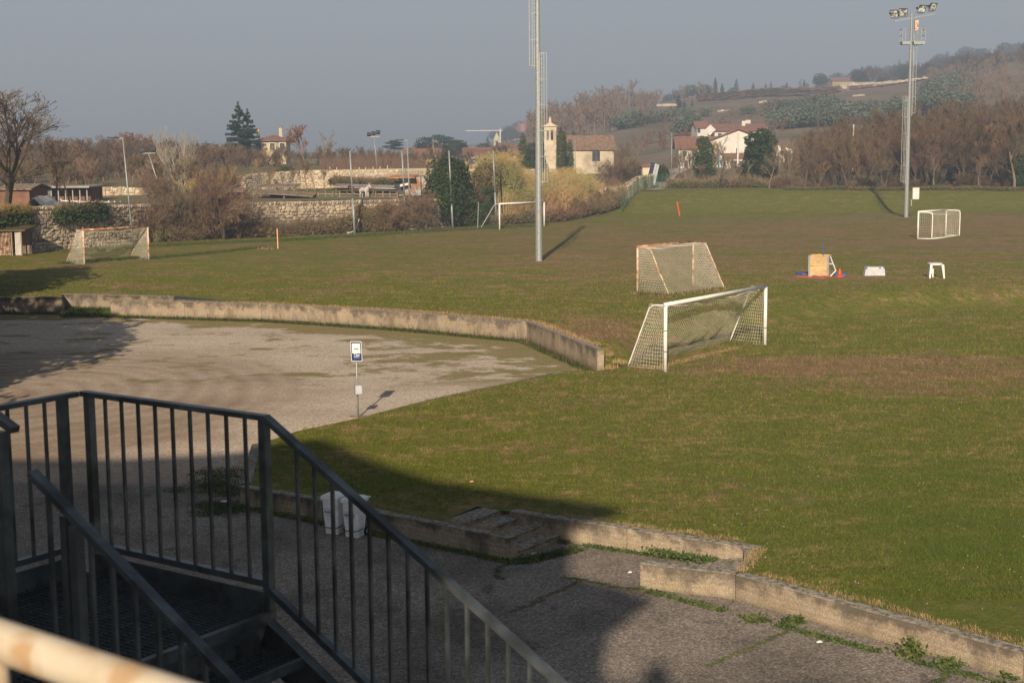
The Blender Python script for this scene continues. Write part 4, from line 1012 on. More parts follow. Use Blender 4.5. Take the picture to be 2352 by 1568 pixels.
# white plastic garden table
fl,fr,bm_=Zc(1878,556,0),Zc(2028,558,0),Zc(1933,548,0)
tc=(fl+fr)/2+V(0,.3,0); t=thing('garden_table',tc,'small white plastic garden table standing on the pitch','table')
ht=.86; a0,a1=fl+V(.06,0,ht),fr+V(-.04,0,ht)
tw=(fr-fl).length
m=MB(); rrect_pts=[]; cxm=(fl.x+fr.x)/2; cym=fl.y+.35
for i in range(24):
    a=i/24*2*math.pi; e=3.2; r_=1/((abs(math.cos(a))**e+abs(math.sin(a))**e)**(1/e)); rrect_pts.append((cxm+r_*math.cos(a)*(tw/2+.0),cym+r_*math.sin(a)*.42))
m.prism(rrect_pts,zg+ht-.03,zg+ht+.01); m.build('table_top','white_paint',t)
m=MB(); rp=[(cxm+(x-cxm)*.94,cym+(y-cym)*.94) for x,y in rrect_pts]; m.prism(rp,zg+ht-.09,zg+ht-.031); m.build('apron','white_paint',t)
for p,q in ((fl,V(fl.x+.09,fl.y+.05,0)),(fr,V(fr.x-.09,fr.y+.05,0)),(V(fl.x+.12,fl.y+.75,0),V(fl.x+.2,fl.y+.7,0)),(V(fr.x-.45,fr.y+.75,0),V(fr.x-.5,fr.y+.7,0))):
    m=MB(); s_=.05; m.v=[(p.x-s_*.8,p.y-s_,zg),(p.x+s_*.8,p.y-s_,zg),(p.x+s_*.8,p.y+s_,zg),(p.x-s_*.8,p.y+s_,zg),(q.x-s_*1.5,q.y-s_,zg+ht-.05),(q.x+s_*1.5,q.y-s_,zg+ht-.05),(q.x+s_*1.5,q.y+s_,zg+ht-.05),(q.x-s_*1.5,q.y+s_,zg+ht-.05)]
    m.f=[(3,2,1,0),(4,5,6,7),(0,1,5,4),(1,2,6,5),(2,3,7,6),(3,0,4,7)]; m.build('leg','white_paint',t)
import numpy as np
# ------------------------------------------------------------------ vegetation prototypes (unit height, scaled when placed)
def rdir(rr): 
    while True:
        v=V(rr.uniform(-1,1),rr.uniform(-1,1),rr.uniform(-1,1))
        if .1<v.length<1: return v.normalized()
def bare(seed,spread=.5,up=.35,trunk=.25,n=(8,6,5,5),tr=.018,tw=.0022,stems=1,lean=0,jit=.35,cheap=3,fan=.28,l1=.5,taper=.62):
    """returns (trunk MB, crown MB) of a leafless tree of height ~1"""
    rr=random.Random(seed); T=MB(); C=MB()
    def branch(p,d,L,r,lev):
        segs=4 if lev==0 else 3 if lev<3 else (2 if cheap==3 else 1)
        pts=[p]; rs=[r]; dd=d.copy()
        for i in range(segs):
            dd=(dd+rdir(rr)*jit*(.45 if lev==0 else .55)+V(0,0,up*.18*(lev>0))).normalized()
            pts.append(pts[-1]+dd*L/segs); rs.append(r*(1-(.62)*(i+1)/segs))
        if lev>=cheap:
            a,b=pts[0],pts[-1]; s=dd.orthogonal().normalized()*r; s2=dd.cross(s)
            for q0,q1 in zip(pts,pts[1:]):
                k=len(C.v); e=.5 if q1 is not pts[-1] else .15
                C.v+=[tuple(q0+s),tuple(q0-s*.5+s2*.8),tuple(q0-s*.5-s2*.8),tuple(q1)]
                C.f+=[(k,k+1,k+3),(k+1,k+2,k+3),(k+2,k,k+3)]
        else:
            (T if lev<2 else C).tube(pts,rs,6 if lev==0 else 4 if lev==1 else 3,cap=False)
        if lev>=len(n): return
        cnt=n[lev]; cnt=max(2,int(cnt*rr.uniform(.75,1.25)))
        for i in range(cnt):
            t=rr.uniform(trunk if lev==0 else .15,1.); f=t*segs; j=min(segs-1,int(f)); q=pts[j].lerp(pts[j+1],f-j)
            base=(pts[j+1]-pts[j]).normalized()
            o=base.cross(rdir(rr)).normalized()
            sp=spread*(1.25-.4*t if lev==0 else 1.)
            nd=(base*(1-sp*.55)+o*sp*1.15+V(0,0,up*.5)).normalized()
            ll=L*(l1 if lev==0 else taper)*rr.uniform(.65,1.15)*(1.15-.45*t)
            nr=max(tw,r*.5*(1-.5*t)) if lev<2 else tw
            branch(q,nd,ll,nr,lev+1)
    for s in range(stems):
        a=rr.uniform(0,6.28)+s*2.4; k=0 if stems==1 else fan*rr.uniform(.5,1.3)
        branch(V(math.cos(a)*.02*(stems>1),math.sin(a)*.02*(stems>1),0),V(lean+math.cos(a)*k,math.sin(a)*k,1).normalized(),.78*rr.uniform(.9,1.05),tr/(stems**.5),0)
    return T,C
def leaf(m,p,nrm,sz,rr,asp=1.4):
    s=nrm.orthogonal().normalized(); s=(Matrix.Rotation(rr.uniform(0,6.28),3,nrm)@s)*sz; t=nrm.cross(s).normalized()*sz/asp
    k=len(m.v); m.v+=[tuple(p-s),tuple(p+t),tuple(p+s),tuple(p-t)]; m.f.append((k,k+1,k+2,k+3))
def blobs(seed,lobes,n,sz,fill=.35,flat=1.):
    """leaf cloud over a set of ellipsoid lobes [(centre, radii)]"""
    rr=random.Random(seed); m=MB(); vol=[l[1][0]*l[1][1]+l[1][0]*l[1][2] for l in lobes]; tot=sum(vol)
    for (c,r),v in zip(lobes,vol):
        for _ in range(int(n*v/tot)):
            d=rdir(rr); q=1-fill*rr.random()**2; q*=1+.22*noise.noise(V(d.x*2.3+c[0]*3,d.y*2.3+seed,d.z*2.3+c[2]*3))*1.6
            p=V(c[0]+d.x*r[0]*q,c[1]+d.y*r[1]*q,c[2]+d.z*r[2]*q)
            if p.z<.01: p.z=.01+rr.random()*.03
            nn=(d+rdir(rr)*.9).normalized(); leaf(m,p,nn,sz*rr.uniform(.6,1.3),rr)
    return m
def stack(seed,h,prof,k,rad_j=.25):
    rr=random.Random(seed); out=[]
    for i in range(k):
        t=(i+.5)/k; r=prof(t); a=rr.uniform(0,6.28); o=r*rad_j
        out.append(((math.cos(a)*o,math.sin(a)*o,t*h),(r*rr.uniform(.75,1.1),r*rr.uniform(.75,1.1),h/k*1.3)))
    return out
PROTO={}
def norm(T,C):
    h=max(v[2] for v in T.v+C.v)
    for M_ in (T,C): M_.v=[(x/h,y/h,z/h) for x,y,z in M_.v]
def proto_bare(key,mats,**kw):
    T,C=bare(**kw); norm(T,C); PROTO[key]=[('trunk',mesh_of(T,'trunk',mats[0])),('crown',mesh_of(C,'crown',mats[1]))]
proto_bare('wood1',('bark','twig'),tw=.0034,seed=1,spread=.5,n=(10,6,6,5),up=.5)
proto_bare('wood2',('bark','twig'),tw=.0034,seed=2,spread=.42,n=(11,6,6,5),up=.7,trunk=.3)
proto_bare('wood3',('bark','twig_red'),tw=.0034,seed=3,spread=.5,n=(10,6,6,5),up=.55,trunk=.2)
proto_bare('wood4',('bark','twig'),tw=.0034,seed=4,spread=.35,n=(6,5,5,4),up=.8,stems=4,trunk=.12,tr=.02)
proto_bare('wood5',('bark','twig_gold'),tw=.0034,seed=5,spread=.42,n=(6,5,5,4),up=.7,stems=3,trunk=.15,tr=.02)
proto_bare('wood6',('bark','twig'),tw=.0034,seed=6,spread=.36,n=(7,5,5,4),up=.8,stems=3,trunk=.12)
proto_bare('shrub1',('bark_dark','twig'),seed=11,spread=.6,n=(6,6,5,4),up=.3,stems=7,trunk=.08,tr=.025,l1=.6,tw=.0035)
proto_bare('shrub2',('bark_dark','twig_red'),seed=12,spread=.7,n=(6,6,5,4),up=.2,stems=7,trunk=.08,tr=.025,l1=.6,tw=.0035)
proto_bare('big1',('bark','twig'),seed=21,spread=.62,n=(9,7,7,5),up=.25,trunk=.25,tr=.024,l1=.62,jit=.4)
proto_bare('big2',('bark_dark','twig'),seed=22,spread=.5,n=(7,6,6,4),up=.4,trunk=.35,tr=.022,l1=.5,jit=.4)
proto_bare('pale',('bark_pale','bark_pale'),seed=31,spread=.26,n=(6,4,4,1),up=.75,stems=11,trunk=.2,tr=.022,tw=.0018,l1=.45,fan=.30,jit=.18)
proto_bare('spread',('bark_dark','bark_dark'),seed=77,spread=.52,n=(9,7,7,4),up=.28,trunk=.25,tr=.026,tw=.0028,l1=.72,jit=.24,stems=2,fan=.25)
proto_bare('thin',('bark','twig'),seed=41,spread=.5,n=(8,4,4,3),up=.5,trunk=.3,tr=.018)
# withered leaves on some oaks
T,C=bare(seed=51,spread=.5,n=(9,6,4,3),up=.45); norm(T,C); rr=random.Random(5); lm=MB()
for _ in range(2600):
    p=V(*rr.choice(C.v)); leaf(lm,p+rdir(rr)*.01,rdir(rr),.012,rr)
PROTO['oak']=[('trunk',mesh_of(T,'trunk','bark')),('crown',mesh_of(C,'crown','twig')),('leaves',mesh_of(lm,'leaves','leaf_rust'))]
def trunkmesh(h=.3,r=.03): m=MB(); m.tube([V(0,0,-.02),V(0,0,h)],[r,r*.7],7); return mesh_of(m,'trunk','bark_dark')
def ivyt(seed,k,wd,n=5200,sz=.016,mat='ivy'):
    return mesh_of(blobs(seed,stack(seed,.93,lambda t:wd*(.55+.6*math.sin(math.pi*min(1,t*.85+.12))),k,.35),n,sz,.4),'crown',mat)
PROTO['ivy1']=[('trunk',trunkmesh()),('crown',ivyt(61,8,.27,9000,.018))]
PROTO['ivy2']=[('trunk',trunkmesh()),('crown',ivyt(62,9,.17,6500,.018))]
PROTO['ivyround']=[('trunk',trunkmesh(.3,.04)),('crown',mesh_of(blobs(66,[((0,0,.52),(.36,.34,.45)),((.08,0,.72),(.26,.26,.25)),((-.10,.05,.35),(.33,.3,.33)),((.16,-.05,.4),(.28,.3,.3))],14000,.017,.25),'crown','ivy'))]
PROTO['bush1']=[('foliage',mesh_of(blobs(63,[((0,0,.4),(.55,.5,.42)),((.4,.1,.3),(.4,.4,.3)),((-.4,-.1,.35),(.42,.4,.36)),((.1,-.3,.3),(.45,.4,.3))],3600,.035),'foliage','ivy'))]
PROTO['bush2']=[('foliage',mesh_of(blobs(64,[((0,0,.45),(.5,.5,.48)),((.4,.1,.3),(.4,.4,.35)),((-.4,-.1,.35),(.42,.4,.36))],3400,.03),'foliage','bramble'))]
def cyp(seed,wd=.105,n=4200):
    return mesh_of(blobs(seed,stack(seed,.98,lambda t:wd*(math.sin(math.pi*min(.97,t*.78+.16))**.8)*(1 if t<.75 else 1.),12,.15),n,.014,.3),'crown','cypress')
PROTO['cypress1']=[('trunk',trunkmesh(.1,.015)),('crown',cyp(71))]
PROTO['cypress2']=[('trunk',trunkmesh(.1,.015)),('crown',cyp(72,.13,4200))]
def conifer(seed,wd,tiers,n,mat,irr=.5,droop=.1):
    rr=random.Random(seed); m=MB(); T=MB(); T.tube([V(0,0,0),V(0,0,.97)],[.022,.004],6)
    for i in range(tiers):
        t0_=(i+.3)/tiers
        for b in range(7):
            t=t0_+rr.uniform(-.5,.5)/tiers*1.6; t=max(0,min(.99,t)); z=.14+.85*t; r=wd*(1-t)**.8*(1+irr*(rr.random()-.5))+.012
            a=rr.uniform(0,6.28); L=r*rr.uniform(.55,1.15); d=V(math.cos(a),math.sin(a),0)
            T.tube([V(0,0,z),V(0,0,z)+d*L-V(0,0,droop*L)],[.006,.002],3,cap=False)
            for _ in range(int(n*L/(wd*tiers*7)*1.9)):
                q=rr.random()**.6; p=V(0,0,z)+d*L*q+V(-d.y,d.x,0)*rr.uniform(-.28,.28)*L*(1.2-q)*.8+V(0,0,-droop*L*q+rr.uniform(-.02,.018)); leaf(m,p,(V(0,0,1)+rdir(rr)*.8).normalized(),.013,rr,1.8)
    return [('trunk',mesh_of(T,'trunk','bark_dark')),('crown',mesh_of(m,'crown',mat))]
PROTO['cedar']=conifer(81,.34,14,15000,'cedar',.7,.05)
PROTO['fir']=conifer(82,.22,13,3500,'pine_dark',.3)
PROTO['umbrella']=[('trunk',trunkmesh(.7,.02)),('crown',mesh_of(blobs(83,[((0,0,.86),(.42,.4,.07)),((.25,0,.74),(.3,.3,.06)),((-.28,.1,.66),(.3,.3,.06)),((.1,-.1,.56),(.38,.3,.06)),((-.05,0,.95),(.2,.2,.05))],3000,.022),'crown','cedar'))]
PROTO['round_pine']=[('trunk',trunkmesh(.4,.03)),('crown',mesh_of(blobs(84,[((0,0,.66),(.36,.35,.32)),((.2,0,.5),(.3,.3,.22)),((-.22,0,.5),(.3,.3,.24))],2600,.026),'crown','pine_dark'))]
for k in range(3):
    PROTO['olive%d'%k]=[('trunk',trunkmesh(.4,.05)),('crown',mesh_of(blobs(90+k,[((R.uniform(-.25,.25),R.uniform(-.25,.25),.45+.25*R.random()),(.34,.34,.28)) for _ in range(6)],700,.05,.5),'crown','olive'))]
LOWP=[]
LOWQ=[]
for sd,mt_ in ((101,0),(102,0),(103,0),(104,0),(105,1),(106,1),(107,1)):
    T,C=bare(seed=sd,spread=.5,n=(10,7,6) if not mt_ else (7,5,5),up=.55,trunk=.12,tw=.0048 if not mt_ else .008,stems=1 if (sd%2 or mt_) else 2,tr=.02,cheap=2); norm(T,C)
    v=T.v+C.v; f=[x for x in T.f]+[tuple(i+len(T.v) for i in x) for x in C.f]; tf=[]
    for x in f:
        for k_ in range(1,len(x)-1): tf.append((x[0],x[k_],x[k_+1]))
    (LOWQ if mt_ else LOWP).append((np.array(v,dtype=np.float32),np.array(tf,dtype=np.int32)))
def wood_mass(name,label,spots,mat,kind='stuff',protos=None):
    VS=[];FS=[];n=0
    for (x,y,z,h,sx) in spots:
        v,f=R.choice(protos or LOWP); a=R.uniform(0,6.28); c,s=math.cos(a),math.sin(a)
        w_=np.empty_like(v); w_[:,0]=(v[:,0]*c-v[:,1]*s)*h*sx+x; w_[:,1]=(v[:,0]*s+v[:,1]*c)*h*sx+y; w_[:,2]=v[:,2]*h+z
        VS.append(w_); FS.append(f+n); n+=len(v)
    V_=np.concatenate(VS); F_=np.concatenate(FS); me=bpy.data.meshes.new(name); me.vertices.add(len(V_)); me.vertices.foreach_set('co',V_.ravel())
    me.loops.add(F_.size); me.loops.foreach_set('vertex_index',F_.ravel()); me.polygons.add(len(F_)); me.polygons.foreach_set('loop_start',np.arange(0,F_.size,3,dtype=np.int32)); me.polygons.foreach_set('loop_total',np.full(len(F_),3,dtype=np.int32))
    me.materials.append(Mt[mat]); me.update(); o=bpy.data.objects.new(name,me); COL.objects.link(o); return tag(o,label,'wood',kind=kind)
def place(key,x,y,h,label,cat='tree',group=None,z=None,name='bare_tree',sx=1.,rot=None,sub=True):
    z=ground(x,y) if z is None else z
    t=thing(name,(x,y,z-.05*(h>2)),label,cat,group); s=h
    t.scale=(s*sx,s*sx,s); t.rotation_euler=(0,0,R.uniform(0,6.28) if rot is None else rot)
    dk=key.startswith('dwood')
    for pn,me in PROTO[key[1:] if dk else key]:
        o=bpy.data.objects.new(pn,me); o.parent=t; COL.objects.link(o)
        if dk: o.material_slots[0].link='OBJECT'; o.material_slots[0].material=Mt['twig_dark' if pn=='crown' else 'bark_dark']
    return t
def placepx(key,px,D,ytop,label,**kw):
    """tree standing at bearing px and distance D whose tip shows at height ytop"""
    q=atd(px,ytop,D); z=kw.get('z'); z=ground(q.x,D) if z is None else z
    return place(key,q.x,D,max(.8,q.z-z),label,**kw)
# ------------------------------------------------------------------ rubble walls
def rock(seed,w=1.,h=1.,d=1.):
    rr=random.Random(seed); m=MB(); v=[]
    for sx,sy,sz in ((-1,-1,-1),(1,-1,-1),(1,1,-1),(-1,1,-1),(-1,-1,1),(1,-1,1),(1,1,1),(-1,1,1)):
        v.append((sx*.5*rr.uniform(.72,1),sy*.5*rr.uniform(.7,1),sz*.5*rr.uniform(.72,1)))
    v.append((0,-.62,rr.uniform(-.1,.1)))
    m.v=v; m.f=[(3,2,1,0),(4,5,6,7),(1,2,6,5),(2,3,7,6),(3,0,4,7),(0,1,8),(1,5,8),(5,4,8),(4,0,8)]
    return m
ROCKS=[mesh_of(rock(i),'stone','stone') for i in range(8)]
ROCKS_L=[mesh_of(rock(i),'stone','stone_pale') for i in range(8)]
def rubble_wall(label,pts,zb,zt,nsing,sw,sh,mats=('mortar','stone_mass'),thick=.55,coping=True,light=False,px_lim=None,grad=None):
    """pts xy polyline, zb/zt lists of base and top height"""
    t=thing('rubble_wall',(pts[0][0],pts[0][1],zb[0]),label,'wall')
    P_=[V(p[0],p[1],0) for p in pts]
    m=MB()
    for i in range(len(P_)-1):
        a,b=P_[i],P_[i+1]; d=(b-a).normalized(); n=V(-d.y,d.x,0)*thick
        q=[a,b,b+n,a+n]; m.prism([(p.x,p.y) for p in q],[zb[i]-.4,zb[i+1]-.4,zb[i+1]-.4,zb[i]-.4],[zt[i],zt[i+1],zt[i+1],zt[i]])
    m.build('wall_core',mats[0],t)
    cells=[]
    for i in range(len(P_)-1):
        a,b=P_[i],P_[i+1]; L=(b-a).length; d=(b-a)/L; ang=math.atan2(d.y,d.x)
        H=max(zt[i]-zb[i],zt[i+1]-zb[i+1]); rows=int(H/sh)+1
        for r_ in range(rows):
            u=R.uniform(-.5,0)*sw
            while u<L:
                w_=sw*R.choice((.45,.6,.8,1,1.3,1.7)); c=u+w_/2; u+=w_
                if c>L or c<0: continue
                f=c/L; zb_,zt_=lerp(zb[i],zb[i+1],f),lerp(zt[i],zt[i+1],f)
                z=zb_+(r_+.5)*sh+R.uniform(-.07,.07)
                if z>zt_-sh*.35: continue
                p=a+d*c; cells.append((p.x,p.y,z,ang,w_*.96,sh*R.uniform(.75,1.35)))
    # the stones that show largest: nearest to the camera and not hidden
    idx=sorted(range(len(cells)),key=lambda i:math.hypot(cells[i][0],cells[i][1])+(8 if cells[i][2]<zb[0]+.8 else 0)+R.uniform(0,3))
    sing=set(idx[:nsing]); mass=MB()
    for i,(x,y,z,ang,w_,h_) in enumerate(cells):
        if i in sing:
            o=bpy.data.objects.new('stone',R.choice(ROCKS_L if light else ROCKS)); o.parent=t; COL.objects.link(o)
            o.location=V(x,y,z)-wloc(t); o.rotation_euler=(R.uniform(-.1,.1),R.uniform(-.35,.35),ang+R.uniform(-.15,.15)); o.scale=(w_,.16 if light else .26,h_)
        else:
            rk=R.choice(RK); M=Matrix.Translation((x,y,z))@Matrix.Rotation(ang+R.uniform(-.08,.08),4,'Z')@Matrix.Rotation(R.uniform(-.35,.35),4,'Y')@Matrix.Diagonal((w_,.16 if light else .26,h_,1))
            k=len(mass.v); mass.v+=[tuple(M@V(*v)) for v in rk.v]; mass.f+=[tuple(a+k for a in f) for f in rk.f]
    if mass.v: mass.build('stones',mats[1],t,kind='stuff')
    if coping:
        cs=[]; 
        for i in range(len(P_)-1):
            a,b=P_[i],P_[i+1]; L=(b-a).length; d=(b-a)/L; ang=math.atan2(d.y,d.x); u=0
            while u<L:
                f=u/L; p=a+d*u+V(-d.y,d.x,0)*.25; cs.append((p.x,p.y,lerp(zt[i],zt[i+1],f)+.12,ang)); u+=R.uniform(.2,.3)
        for i,(x,y,z,ang) in enumerate(cs):
            o=bpy.data.objects.new('coping_stone',R.choice(ROCKS)); o.parent=t; COL.objects.link(o)
            o.location=V(x,y,z)-wloc(t); o.rotation_euler=(0,R.uniform(.25,.6),ang+R.uniform(-.1,.1)); o.scale=(.17,.6,R.uniform(.30,.42))
    return t
RK=[rock(i) for i in range(8)]
w1=[(p.x,p.y) for p in W1P]; zt1=[p.z-.2 for p in W1P]
rubble_wall('long rubble stone wall with upright coping stones behind the left side of the pitch',w1,[1.2]*7,zt1,300,.44,.27)
WALL2=[(490,428,150),(560,403,154),(600,397,158),(690,391,162),(980,386.5,166),(1240,389,176)]
W2P=[atd(*p) for p in WALL2]
rubble_wall('pale upper stone wall below the vineyard terrace',[(p.x,p.y) for p in W2P],[4.7]*6,[p.z for p in W2P],300,.38,.24,('mortar_light','stone_light'),coping=False,light=True)
for px in (868,933,985,1031,1079,1127,1178,1235,1300):   # brick piers
    pass
W3P=[atd(*p) for p in ((1385,432,172),(1420,425,176),(1440,424,180),(1470,405,190),(1500,400,205))]
rubble_wall('pale rubble wall climbing towards the parked car',[(p.x,p.y) for p in W3P],[2.2,2.5,2.8,3.2,3.8],[p.z for p in W3P],120,.42,.28,('mortar_light','stone_light'),coping=False,light=True)
W4P=[atd(*p) for p in ((150,430,150),(200,428,152),(330,432,154),(345,455,154))]
rubble_wall('low tan stone wall beyond the white rail fence at the left',[(p.x,p.y) for p in W4P],[4.2]*4,[p.z for p in W4P],60,.5,.3,('mortar_light','stone_light'),coping=False,light=True)
# ------------------------------------------------------------------ buildings
def house(label,cx_,cy_,zb,L,Wd,H,rise,ang,wall,roofm='tiles',kind='gable',over=.5,wins=(),chim=(),name='house',cat='house',tiles=True,door=None):
    """gable ridge along local x; wins: (face, along, z, w, h)"""
    t=thing(name,(cx_,cy_,zb),label,cat); ca,sa=math.cos(ang),math.sin(ang)
    def q(x,y,z): return V(cx_+x*ca-y*sa,cy_+x*sa+y*ca,zb+z)
    m=MB(); hl,hw=L/2,Wd/2
    if kind=='gable':
        m.v=[tuple(q(*p)) for p in ((-hl,-hw,-1),(hl,-hw,-1),(hl,hw,-1),(-hl,hw,-1),(-hl,-hw,H),(hl,-hw,H),(hl,hw,H),(-hl,hw,H),(-hl,0,H+rise),(hl,0,H+rise))]
        m.f=[(0,1,5,4),(2,3,7,6),(1,2,6,9,5),(3,0,4,8,7)]
    else:
        m.v=[tuple(q(*p)) for p in ((-hl,-hw,-1),(hl,-hw,-1),(hl,hw,-1),(-hl,hw,-1),(-hl,-hw,H),(hl,-hw,H),(hl,hw,H),(-hl,hw,H))]; m.f=[(0,1,5,4),(2,3,7,6),(1,2,6,5),(3,0,4,7)]
    m.build('wall',wall,t)
    m=MB(); th=.12; ol,ow=hl+over,hw+over; dz=rise*over/hw
    if kind=='gable':
        for s in (-1,1):
            a,b,c,d=q(-ol,s*ow,H-dz+.05),q(ol,s*ow,H-dz+.05),q(ol,0,H+rise+.05),q(-ol,0,H+rise+.05); u=V(0,0,th)
            k=len(m.v); m.v+=[tuple(p) for p in (a,b,c,d,a+u,b+u,c+u,d+u)]; m.f+=[(k,k+1,k+2,k+3),(k+4,k+5,k+6,k+7),(k,k+1,k+5,k+4),(k+1,k+2,k+6,k+5),(k+2,k+3,k+7,k+6),(k+3,k,k+4,k+7)]
    elif kind=='hip':
        r_=max(.3,hl-hw); e=[q(-ol,-ow,H),q(ol,-ow,H),q(ol,ow,H),q(-ol,ow,H)]; rr_=[q(-r_,0,H+rise),q(r_,0,H+rise)]
        m.v=[tuple(p) for p in e+rr_]+[tuple(p-V(0,0,.15)) for p in e]; m.f=[(0,1,5,4),(1,2,5),(2,3,4,5),(3,0,4),(6,7,8,9),(0,1,7,6),(1,2,8,7),(2,3,9,8),(3,0,6,9)]
    else:
        m.v=[tuple(q(*p)) for p in ((-ol,-ow,H),(ol,-ow,H),(ol,ow,H+rise),(-ol,ow,H+rise),(-ol,-ow,H+th),(ol,-ow,H+th),(ol,ow,H+rise+th),(-ol,ow,H+rise+th))]; m.f=[(0,1,2,3),(4,5,6,7),(0,1,5,4),(1,2,6,5),(2,3,7,6),(3,0,4,7)]
    rf=m.build('roof',roofm,t)
    if tiles and kind=='gable':   # rows of round tiles on both slopes
        m=MB(); n=int(2*ol/.42); slope=math.hypot(ow,rise+dz)
        for s in (-1,1):
            for i in range(n):
                x=-ol+.2+i*.42; m.tube([q(x,s*ow,H-dz+.05+th),q(x,0,H+rise+.05+th)],.085,4,cap=False)
        m.tube([q(-ol,0,H+rise+.2),q(ol,0,H+rise+.2)],.13,6)
        m.build('tile_rows',roofm,rf,kind='stuff')
    for (x,y,w_,h_) in chim:
        m=MB(); m.obox(q(x,y,H+rise*.55+h_/2),V(ca,sa,0)*w_/2,V(-sa,ca,0)*w_/2,(0,0,h_/2)); c=m.build('chimney',wall,rf)
        m=MB(); m.obox(q(x,y,H+rise*.55+h_+.06),V(ca,sa,0)*w_*.65,V(-sa,ca,0)*w_*.65,(0,0,.06)); m.build('chimney_cap',roofm,rf)
    for (face,al,z,w_,h_,mt) in wins:
        if face=='f': c=q(al,-hw,z); ax=V(ca,sa,0); ay=V(sa,-ca,0)
        elif face=='r': c=q(hl,al,z); ax=V(-sa,ca,0); ay=V(ca,sa,0)
        elif face=='b': c=q(al,hw,z); ax=V(ca,sa,0); ay=V(-sa,ca,0)
        else: c=q(-hl,al,z); ax=V(-sa,ca,0); ay=V(-ca,-sa,0)
        m=MB()
        for sx in (-1,1): m.obox(c+ax*sx*(w_/2),ax*.06,ay*.05,(0,0,h_/2+.06))
        for sz in (-1,1): m.obox(c+V(0,0,sz*h_/2),ax*(w_/2-.06),ay*.05,(0,0,.06))
        f=m.build('window','plaster' if mt!='w' else 'plaster_white',t)
        m=MB(); m.obox(c,ax*(w_/2-.05),ay*.012,(0,0,h_/2-.05)); m.build('pane','window',f)
        m=MB(); m.obox(c+ay*.02,ax*.03,ay*.02,(0,0,h_/2-.05)); m.build('mullion','wood_old',f)
    return t,q
def bpx(px,py,D): return atd(px,py,D)
# church
DC=255; l=bpx(1247,398,DC); r=bpx(1403,398,DC); eav=bpx(1330,346,DC).z; rdg=bpx(1330,324,DC).z; zb=4.8
cxx=(l.x+r.x)/2+1.2; Lc=r.x-l.x-2.2
ch,q=house('small cream church with old tiled roof and bell gable behind the dry reeds',cxx,DC+3,zb,Lc+.6,6.4,eav-zb+.3,rdg-eav+.35,.04,'plaster','tiles_old',over=.45,wins=[('f',2.1,3.0,1.5,1.9,'p'),('f',-3.,2.6,.8,1.4,'p')],name='church',cat='church')
fl_,fr_=bpx(1249,398,DC-.9),bpx(1278,398,DC-.9)
m=MB(); m.prism([(fl_.x,fl_.y),(fr_.x,fr_.y),(fr_.x,fr_.y+2.6),(fl_.x,fl_.y+2.6)],zb-1,bpx(1262,343,DC).z); m.build('sacristy_wall','plaster',ch)
bz0=bpx(1262,343,DC).z; bz1=bpx(1262,291,DC).z; bw=bpx(1276,0,DC).x-bpx(1247.5,0,DC).x; bx0=bpx(1247.5,0,DC).x
by0=DC-.94; arch0=bpx(1262,322,DC).z; arch1=bpx(1262,304,DC).z
def blk(m,x0,x1,z0,z1,dy=1.3): m.prism([(x0,by0),(x1,by0),(x1,by0+dy),(x0,by0+dy)],z0,z1)
m=MB(); w5=bw
blk(m,bx0,bx0+w5,bz0-.2,arch0)
blk(m,bx0,bx0+w5*.20,arch0,bz1); blk(m,bx0+w5*.38,bx0+w5*.56,arch0,bz1); blk(m,bx0+w5*.74,bx0+w5,arch0,bz1)
blk(m,bx0+w5*.20,bx0+w5*.38,arch1+.3,bz1); blk(m,bx0+w5*.56,bx0+w5*.74,arch1+.3,bz1)
bc_=m.build('bell_gable','plaster',ch)
m=MB(); pk=bpx(1262,281,DC).z; m.v=[(bx0-.3,by0-.25,bz1),(bx0+w5+.3,by0-.25,bz1),(bx0+w5/2,by0-.25,pk),(bx0-.3,by0+1.6,bz1),(bx0+w5+.3,by0+1.6,bz1),(bx0+w5/2,by0+1.6,pk)]; m.f=[(0,1,2),(5,4,3),(0,3,4,1),(1,4,5,2),(2,5,3,0)]; m.build('gable_roof','plaster',bc_)
m=MB(); sp0=bpx(1262,268,DC).z; m.tube([V(bx0+w5/2,by0+.5,pk-.2),V(bx0+w5/2,by0+.5,pk+.5),V(bx0+w5/2,by0+.5,sp0)],[.3,.22,.05],8); m.build('finial','plaster',bc_)
for k_ in (.29,.65):
    m=MB(); zz=arch1-.1; m.tube([V(bx0+w5*k_,by0+.6,zz),V(bx0+w5*k_,by0+.6,zz-.35),V(bx0+w5*k_,by0+.6,zz-.6)],[.08,.22,.3],10); m.build('bell','black',bc_)
# white farmhouse on the right
D=262; z0=4.9
A=bpx(1655,385,D); B=bpx(1812,395,D); pkp=bpx(1703,305,D)
hw_=(B.x-A.x)
big,q=house('large white farmhouse with shallow red tiled gable roof and solar panels behind ivy trees',(A.x+B.x)/2-2.2,D+7,z0,15,11.6,5.3,2.2,rad(90)-.12,'plaster_white','tiles',over=.7,wins=[('l',-2.2,4.6,1.0,1.3,'w'),('l',2.5,1.8,1.0,1.6,'w')],name='farmhouse')
e1=bpx(1575,395,D-4); e2=bpx(1668,395,D-4)
wing,q2=house('white farmhouse wing with long red roof, left of the main gable',(e1.x+e2.x)/2+.3,D+5,z0,e2.x-e1.x+1.5,8,4.3,1.7,-.06,'plaster_white','tiles',over=.7,wins=[('f',-3.3,3.2,.9,1.1,'w'),('f',-1.6,3.3,.8,1.0,'w'),('f',-3.0,1.1,.8,1.8,'w'),('f',1.5,3.2,.9,1.1,'w')],chim=[(-1.5,1,.6,1.1)],name='farmhouse')
m=MB(); c_=q2(1.2,-2.1,4.3+.98); m.obox(c_,V(2.3,-.1,0),V(0,1.2,.5),(0,0,.03)); m.build('solar_panel','solar',wing)
